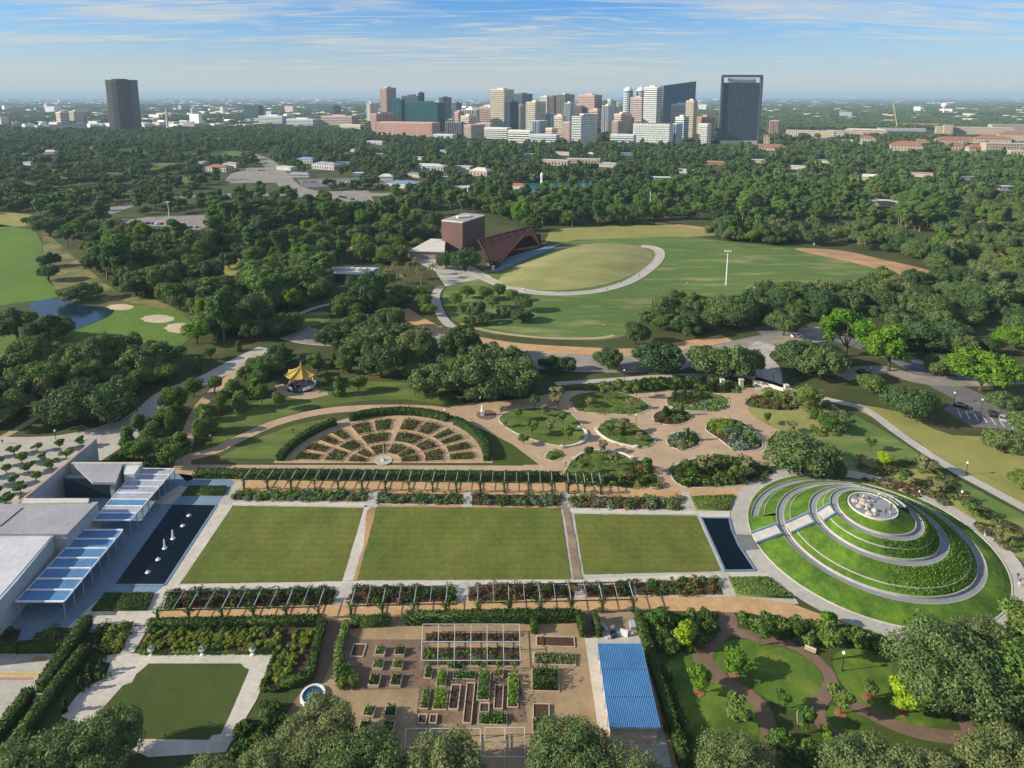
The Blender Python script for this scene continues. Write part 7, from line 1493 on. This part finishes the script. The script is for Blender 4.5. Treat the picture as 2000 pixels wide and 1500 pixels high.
# shrubs of the borders near the winding garden
for P, n, keys, lab, grp in (([(1262, 1212), (1390, 1205), (1400, 1230), (1380, 1262), (1300, 1290), (1275, 1262)], 46, ('shrub_dark', 'shrub_green', 'shrub_dark'), 'dark shrub in the border between hedge and brown path', 'shrubs right of the blue roof hedge'),
        ([(1440, 1208), (1560, 1222), (1720, 1252), (1730, 1275), (1640, 1262), (1570, 1262), (1470, 1238)], 60, ('shrub_green', 'shrub_dark', 'shrub_green'), 'leafy shrub in the border along the orange walk', 'shrubs along the orange walk'),
        ([(1500, 1440), (1620, 1440), (1700, 1470), (1660, 1500), (1520, 1500)], 26, ('shrub_green', 'shrub_bright', 'shrub_dark'), 'leafy shrub under the bottom trees by the path fork', 'shrubs by the path fork'),
        ([(1900, 1430), (1990, 1400), (2010, 1480), (1920, 1490)], 22, ('shrub_dark', 'shrub_green'), 'dark shrub under the trees in the lower right corner', 'shrubs in the lower right corner'),
        ([(1300, 1300), (1345, 1500), (1325, 1500), (1290, 1330)], 24, ('shrub_dark',), 'dark shrub at the foot of the long hedge', 'shrubs at the foot of the long hedge'),
        ([(500, 1380), (560, 1385), (540, 1430), (480, 1480), (450, 1480)], 26, ('shrub_dark', 'shrub_green'), 'dark shrub between court paving and round fountain', 'shrubs between court and fountain'),
        ([(660, 1290), (692, 1325), (690, 1350), (668, 1346), (650, 1320)], 12, ('shrub_green', 'shrub_bright'), 'green shrub beside the brick walk and planters', 'shrubs by the brick walk'),
        ([(200, 905), (330, 880), (345, 905), (300, 930), (215, 925)], 14, ('shrub_green', 'shrub_dark'), 'small shrub on the mulch beyond the pavilion', 'shrubs beyond the pavilion')):
    rg = random.Random(n); k = 0
    xs_ = [p[0] for p in P]; ys_ = [p[1] for p in P]
    while k < n:
        x, y = rg.uniform(min(xs_), max(xs_)), rg.uniform(min(ys_), max(ys_))
        if not inpoly(x, y, P): continue
        s = rg.uniform(.8, 1.5); tree(rg.choice(keys), x, y, 1.5*s, 1.05*s, lab, 'shrub', 'shrub', grp, trunk=False); k += 1
for i, (x, y) in enumerate(((250, 868), (262, 900), (285, 905), (300, 868), (315, 905), (335, 915), (352, 880), (340, 850), (395, 868), (405, 845), (272, 850), (322, 835), (348, 815), (398, 822), (432, 810), (470, 800), (512, 790), (545, 800), (500, 775), (455, 775), (420, 770), (662, 772), (700, 765))):
    tree('green_mid' if i % 3 else 'conifer', x, y, RT.uniform(5.5, 8), RT.uniform(2.0, 3.2), 'young green tree on the ground between pavilion and pagoda', 'tree', 'young_tree', 'young trees between pavilion and pagoda')
# plaza trees in rows
for i in range(7):
    for j in range(6):
        x = 205-i*44-j*30; y = 868+j*23+i*5
        if x > 175+0*j or y > 1000 or x < -40 or (x-46)/(141)+(y-857)/118 > 1.15: continue
        tree('young_green', x, y, RT.uniform(2.6, 3.4), RT.uniform(1.3, 1.9), 'small tree in a planter row on the pale plaza at the left', 'tree', 'plaza_tree', 'small trees on the left plaza')
# ---------------------------------------------------------------- lamps, masts, cars, people, small things
def lamp(x, y, h, label):
    p = G(x, y); r = empty('street_lamp', tuple(p), label, 'street lamp', 'lamp posts')
    k = MB(); k.lathe((p.x, p.y, 0), [(.2, 0), (.16, .35), (.08, .5), (.07, h-.5)], 8); at(k.build('pole', M['black_metal']), r)
    k = MB(); k.lathe((p.x, p.y, h-.5), [(.1, 0), (.26, .15), (.3, .4), (.16, .6), (.02, .66)], 10); at(k.build('lamp_globe', M['lamp_glass']), r)
for x, y, h, lab in ((1645, 1311, 3.9, 'lamp post on the bright lawn between brown path and huge oak'), (110, 864, 3.9, 'lamp post on the brown verge at the left'), (412, 874, 3.9, 'lamp post at the start of the curved gravel walk'), (869, 822, 3.9, 'lamp post behind the rose garden hedge'), (1219, 744, 4.2, 'lamp post on the pale path by the flat topped oak'),
                (1242, 832, 3.9, 'lamp post among the island beds'), (1700, 738, 4, 'lamp post by the drive under the lime tree'), (1863, 786, 3.6, 'lamp post at the left of the car park row'), (1917, 800, 3.6, 'lamp post in the middle of the car park row'), (1954, 808, 3.6, 'lamp post at the right of the car park row'), (1887, 928, 3.8, 'lamp post on the dry lawn beyond the mound'), (1877, 982, 3.2, 'short lamp post by the mound meadow'), (1510, 745, 4, 'lamp post near the garden gate')):
    lamp(x, y, h, lab)
def mast(x, y, h, label, head=True):
    p = G(x, y); r = empty('light_mast', tuple(p), label, 'light mast'); k = MB(); k.lathe((p.x, p.y, 0), [(.38, 0), (.2, h)], 8); at(k.build('pole', M['white_metal']), r)
    if head:
        k = MB(); k.bar((p.x-1.8, p.y, h), (p.x+1.8, p.y, h), .35, .35); at(k.build('cross_arm', M['white_metal']), r)
        for s in (-1.4, 0, 1.4): k = MB(); k.box((p.x+s, p.y-.2, h-.7), (.7, .5, .55)); at(k.build('floodlight', M['lamp_glass']), r)
mast(1418, 557, 19, 'tall white floodlight mast standing on the green field'); mast(1270, 405, 15, 'white post rising from the wood behind the hill', False); mast(331, 432, 16, 'white light mast beside the upper left roads'); mast(1590, 478, 7, 'short post at the back of the field', False)
def car(x, y, rz, paint, label, group=None):
    p = G(x, y); r = empty('parked_car', tuple(p), label, 'car', group, rz)
    W2 = .92
    def hull(prof, m, nm, w0=W2, w1=W2):
        k = MB(); n = len(prof); k.v = [(a, -(w0 if z < 1.0 else w1), z) for a, z in prof]+[(a, (w0 if z < 1.0 else w1), z) for a, z in prof]
        k.f = [tuple(range(n)), tuple(range(2*n-1, n-1, -1))]+[(i, i+n, (i+1) % n+n, (i+1) % n) for i in range(n)]; k.m = [0]*len(k.f); return k.build(nm, m, r)
    hull([(-2.25, .3), (-2.3, .75), (-2.1, .95), (-1.0, .98), (1.0, .98), (1.95, .88), (2.25, .7), (2.25, .3)], paint, 'body')
    hull([(-1.75, .96), (-1.3, 1.42), (-.2, 1.5), (.45, 1.42), (1.15, .96)], M['window_dark'], 'cabin_glass', .84, .70)
    k = MB(); k.prism([(-1.25, -.68), (.4, -.68), (.4, .68), (-1.25, .68)], 1.46, 1.53); k.build('roof', paint, r)
    for a in (-1.4, 1.4):
        for s in (-1, 1): k = MB(); k.tube([(a, s*.72, .33), (a, s*.96, .33)], .33, 12); k.build('wheel', M['black_metal'], r)
    for s in (-1, 1): k = MB(); k.box((2.2, s*.62, .58), (.14, .34, .18)); k.build('headlight', M['lamp_glass'], r)
    return r
for k_, c in (('car_black', (.012, .012, .014)), ('car_white', (.75, .75, .74)), ('car_silver', (.42, .43, .45)), ('car_red', (.32, .02, .02)), ('car_blue', (.03, .07, .18))): D(k_, c, c, rough=.25, spec=.5)
for x, y, rz, c, lab in ((906, 662, -8, 'car_black', 'black car driving on the tan verge of the drive'), (1686, 729, 5, 'car_black', 'dark car under the lime green trees'), (1877, 796, -30, 'car_black', 'dark car at the left of the small car park'), (1938, 811, 60, 'car_black', 'black car with bright windscreen parked at the row start'), (1957, 819, 60, 'car_silver', 'silver car parked next to the black one'), (1978, 824, 60, 'car_red', 'dark red car parked at the right edge of the row'), (1995, 828, 60, 'car_black', 'last black car at the right edge of the row'),
                         (1556, 658, 10, 'car_white', 'white car on the asphalt left of the lime tree'), (1008, 697, -4, 'car_silver', 'silver car on the grey lane of the drive')):
    car(x, y, R(rz), M[c], lab)
rc = random.Random(3)
def tiny_car(x, y, rz, c, label, group):
    p = G(x, y); k = MB(); k.prism([(-2.2, -.9), (2.2, -.9), (2.2, .9), (-2.2, .9)], .3, .95); k.prism([(-1.4, -.8), (.9, -.8), (.9, .8), (-1.4, .8)], .95, 1.5)
    o = k.build('parked_car', M[c]); o.location = p; o.rotation_euler = (0, 0, rz); tag(o, label, 'car', group)
for (a, c, n, lab, grp) in (((590, 356), (800, 356), 30, 'tiny parked car in the long row below the zoo roofs', 'cars in the zoo car park'), ((660, 384), (720, 396), 9, 'tiny parked car in the row at the right of the upper junction', 'cars by the upper junction'), ((440, 332), (530, 334), 12, 'tiny parked car beside the red roofed house', 'cars by the red roofed house'), ((270, 436), (340, 440), 8, 'dark parked car in the left upper car park', 'cars in the left upper car park'), ((320, 448), (390, 444), 8, 'parked car in the near row of the left upper car park', 'cars in the near row'), ((630, 452), (840, 452), 16, 'parked car on the lane between pines and theatre', 'cars on the pine lane')):
    for i in range(n):
        t = (i+rc.uniform(0, .6))/n; tiny_car(a[0]+(c[0]-a[0])*t, a[1]+(c[1]-a[1])*t, R(80+rc.uniform(-6, 6)), rc.choice(['car_black', 'car_white', 'car_silver', 'car_silver', 'car_blue', 'car_red']), lab, grp)
# people: one continuous skinned body each
def body_mesh(walk=0.22, arm=.18):
    J = {'pelvis': (0, 0, .95), 'chest': (0, .01, 1.32), 'neck': (0, .01, 1.5), 'head': (0, 0, 1.64), 'top': (0, 0, 1.74),
         'hl': (.1, 0, .9), 'kl': (.11, walk*.6, .5), 'al': (.11, walk*.5, .08), 'fl': (.11, walk*.5+.14, .03), 'hr': (-.1, 0, .9), 'kr': (-.11, -walk*.2, .5), 'ar': (-.11, -walk, .1), 'fr': (-.11, -walk+.13, .03),
         'sl': (.19, 0, 1.42), 'el': (.24, -arm, 1.15), 'wl': (.24, -arm*.6, .9), 'sr': (-.19, 0, 1.42), 'er': (-.24, arm, 1.15), 'wr': (-.24, arm*1.4, .92)}
    E = [('pelvis', 'chest'), ('chest', 'neck'), ('neck', 'head'), ('head', 'top'), ('pelvis', 'hl'), ('hl', 'kl'), ('kl', 'al'), ('al', 'fl'), ('pelvis', 'hr'), ('hr', 'kr'), ('kr', 'ar'), ('ar', 'fr'), ('chest', 'sl'), ('sl', 'el'), ('el', 'wl'), ('chest', 'sr'), ('sr', 'er'), ('er', 'wr')]
    rad = dict(pelvis=.15, chest=.17, neck=.06, head=.1, top=.07, hl=.09, kl=.065, al=.045, fl=.04, hr=.09, kr=.065, ar=.045, fr=.04, sl=.065, el=.045, wl=.035, sr=.065, er=.045, wr=.035)
    ks = list(J); me = bpy.data.meshes.new('person_body'); me.from_pydata([J[k] for k in ks], [(ks.index(a), ks.index(b)) for a, b in E], [])
    o = bpy.data.objects.new('tmp', me); COL.objects.link(o); md = o.modifiers.new('s', 'SKIN'); o.modifiers.new('d', 'SUBSURF').levels = 1
    for i, k in enumerate(ks): sv = me.skin_vertices[0].data[i]; sv.radius = (rad[k], rad[k]*.8); sv.use_root = (k == 'pelvis')
    dg = bpy.context.evaluated_depsgraph_get(); out = bpy.data.meshes.new_from_object(o.evaluated_get(dg)); bpy.data.objects.remove(o)
    return out
BM = [body_mesh(.22, .18), body_mesh(.04, .05)]
for k_, c in (('cloth_white', (.7, .68, .65)), ('cloth_dark', (.02, .025, .035)), ('cloth_red', (.4, .05, .04)), ('cloth_blue', (.06, .12, .3)), ('skin', (.35, .2, .13)), ('hair', (.03, .02, .015))): D(k_, c, c)
for me_ in BM:
    me_.materials.clear(); 
    for m_ in ('cloth_white', 'cloth_dark', 'skin', 'hair'): me_.materials.append(M[m_])
    for f in me_.polygons:
        z = f.center.z; x = abs(f.center.x); f.material_index = 3 if z > 1.66 or (z > 1.58 and f.center.y < -.02) else (2 if z > 1.47 or (x > .2 and z < 1.1) or z < .06 else (1 if z < .95 else 0)); f.use_smooth = True
vari = []
for me_ in BM:
    for top, low in (('cloth_white', 'cloth_dark'), ('cloth_red', 'cloth_dark'), ('cloth_blue', 'cloth_white'), ('cloth_dark', 'cloth_blue')):
        c = me_.copy(); c.materials[0] = M[top]; c.materials[1] = M[low]; vari.append(c)
def person(x, y, v, label, z=0, rz=None):
    o = bpy.data.objects.new('person', vari[v % 8]); COL.objects.link(o); o.location = G(x, y, z); o.rotation_euler = (0, 0, rc.uniform(0, 6.28) if rz is None else rz); tag(o, label, 'person'); return o
for x, y, v, z, lab in ((1135, 546, 4, 3.2, 'person in white standing low on the theatre hill'), (1233, 520, 0, 3, 'person in white standing high on the theatre hill'), (1249, 541, 3, .3, 'person in dark clothes walking on the hill ring path'), (1133, 568, 4, .5, 'person in white at the bottom of the theatre hill'), (1187, 567, 1, .2, 'person in red walking on the hill ring path'), (1214, 555, 7, .2, 'second person in dark clothes on the hill ring path'), (1091, 576, 2, .2, 'person in blue on the lower hill ring path'), (1026, 570, 3, .2, 'dark clothed person at the left of the hill ring path'),
                     (1342, 557, 4, .1, 'person in white alone on the green field'), (1317, 579, 6, .1, 'person in blue top on the green field near bare patches'), (1261, 588, 4, .1, 'person in white on the lower green field'), (1351, 597, 5, .1, 'person in red by the trees at the field edge'), (1178, 640, 4, .1, 'person in white on the lower lawn with a long shadow'), (1105, 912, 3, .1, 'dark clothed person on the gravel by the pergola end'), (5, 868, 3, .1, 'dark clothed person at the left edge of the pale road'), (572, 846, 7, .1, 'dark figure standing on the grass left of the rose garden'), (1700, 1015, 0, 0, '')):
    if lab: person(x, y, v, lab, z)
for i in range(14):
    x, y = 1462+rc.uniform(-8, 26), 571+rc.uniform(-5, 5); o = person(x, y, i, 'spectator in the small crowd on the right of the field', .05); o['group'] = 'small crowd on the field'
for i, a in enumerate((-52, -48, -31, -27, 38, 44, 3)):
    x, y = MC.x+27.5*math.cos(R(a)), MC.y+27.5*math.sin(R(a)); q = px((x, y, 0)); person(q[0], q[1], i, ['dark clothed visitor on the near right of the ring walk', 'blue clothed visitor beside him on the near right of the ring walk', 'visitor at the right side of the ring walk', 'second visitor at the right side of the ring walk', 'visitor on the far right of the ring walk', 'second visitor on the far right of the ring walk', 'lone visitor at the rightmost point of the ring walk'][i], .2)
for i in range(6):
    rr2 = rc.uniform(2.0, 4.4); aa = rc.uniform(0, 6.28); o = bpy.data.objects.new('person', vari[i]); COL.objects.link(o); o.location = (MC.x+rr2*math.cos(aa), MC.y+rr2*math.sin(aa), 8.6); tag(o, 'visitor standing at the stone summit of the spiral mound', 'person', 'visitors on the mound summit')
# statues, benches, gate
p = G(942, 812); r = empty('statue', tuple(p), 'white statue on a plinth at the walk junction behind the rose garden', 'statue'); k = MB(); k.box((p.x, p.y, 0), (1.2, 1.2, 1.6)); k.box((p.x, p.y, 1.6), (1.4, 1.4, .15)); at(k.build('plinth', M['white_paint']), r)
k = MB(); k.lathe((p.x, p.y, 1.75), [(.35, 0), (.4, .5), (.28, 1.0), (.38, 1.4), (.15, 1.75), (.17, 1.95), (.05, 2.15)], 9); at(k.build('figure', M['white_paint']), r)
k = MB(); k.lathe((p.x+1.2, p.y+.4, .1), [(3.2, 0), (3.1, .12), (.2, .16)], 18); k.build('mulch_ring', M['brown_path'])['kind'] = 'structure'
p = G(1520, 800); k = MB(); k.box((p.x, p.y, 0), (1.0, 1.0, .8)); k.lathe((p.x, p.y, .8), [(.3, 0), (.5, .6), (.25, 1.2), (.2, 1.5), (.02, 1.7)], 8); tag(k.build('statue', M['cloth_dark'], org=p), 'dark bronze figure on the dry lawn by the garden gate', 'statue')
for x, y, lab in ((1410, 757, 'left pale gate pier at the garden gate'), (1447, 757, 'tall pale gate pier in the middle of the garden gate'), (1535, 768, 'right pale gate pier at the garden gate')):
    p = G(x, y); k = MB(); k.box((p.x, p.y, 0), (1.3, 1.3, 2.8)); k.box((p.x, p.y, 2.8), (1.6, 1.6, .3)); tag(k.build('gate_pier', M['stone_wall'], org=p), lab, 'gate pier')
k = MB(); Q = [G(*q) for q in ((1470, 752), (1495, 756), (1530, 768))]
for i in range(2): k.bar(Q[i]+Vector((0, 0, .9)), Q[i+1]+Vector((0, 0, .9)), .35, 1.8)
tag(k.build('gate_wall', M['stone_wall'], org=Q[0]), 'low pale wall beside the garden gate', 'wall')
def bench(x, y, rz, label):
    p = G(x, y); r = empty('park_bench', tuple(p), label, 'bench', None, R(rz))
    for nm, c, s in (('seat', (0, 0, .42), (1.9, .5, .08)), ('backrest', (0, .28, .55), (1.9, .08, .45)), ('leg', (-.8, 0, 0), (.1, .45, .42)), ('leg', (.8, 0, 0), (.1, .45, .42))):
        k = MB(); k.box(c, s); k.build(nm, M['pale_timber' if nm != 'leg' else 'black_metal'], r)
bench(1582, 1274, -32, 'pale bench beside the brown path under the thin young tree'); bench(1873, 1388, -60, 'pale bench at the right end of the winding path'); bench(663, 1332, 60, 'pale bench at the end of the brick walk'); bench(1560, 1410, 70, 'small pale bench beside the lower path fork')
p = G(1118, 722); k = MB(); k.lathe((p.x, p.y, 0), [(.9, 0), (1.0, 1.8), (.6, 2.4), (.1, 2.6)], 10); tag(k.build('bin', M['cloth_dark'], org=p), 'dark bin like object beside the flat topped oak on the drive', 'bin')
# ---------------------------------------------------------------- air
HZ = bpy.data.materials.new('haze_air'); HZ.use_nodes = True; ht = HZ.node_tree; ht.nodes.clear()
hv = ht.nodes.new('ShaderNodeVolumePrincipled'); ho = ht.nodes.new('ShaderNodeOutputMaterial'); ht.links.new(hv.outputs[0], ho.inputs['Volume'])
hv.inputs['Color'].default_value = (0.50, 0.69, 0.84, 1); hv.inputs['Density'].default_value = HAZE_D; hv.inputs['Anisotropy'].default_value = 0.0
k = MB(); k.prism([(-46000, -46000), (46000, -46000), (46000, 46000), (-46000, 46000)], -1, 172, True)
tag(k.build('haze', HZ), 'thin blue air over the whole plain', kind='stuff')
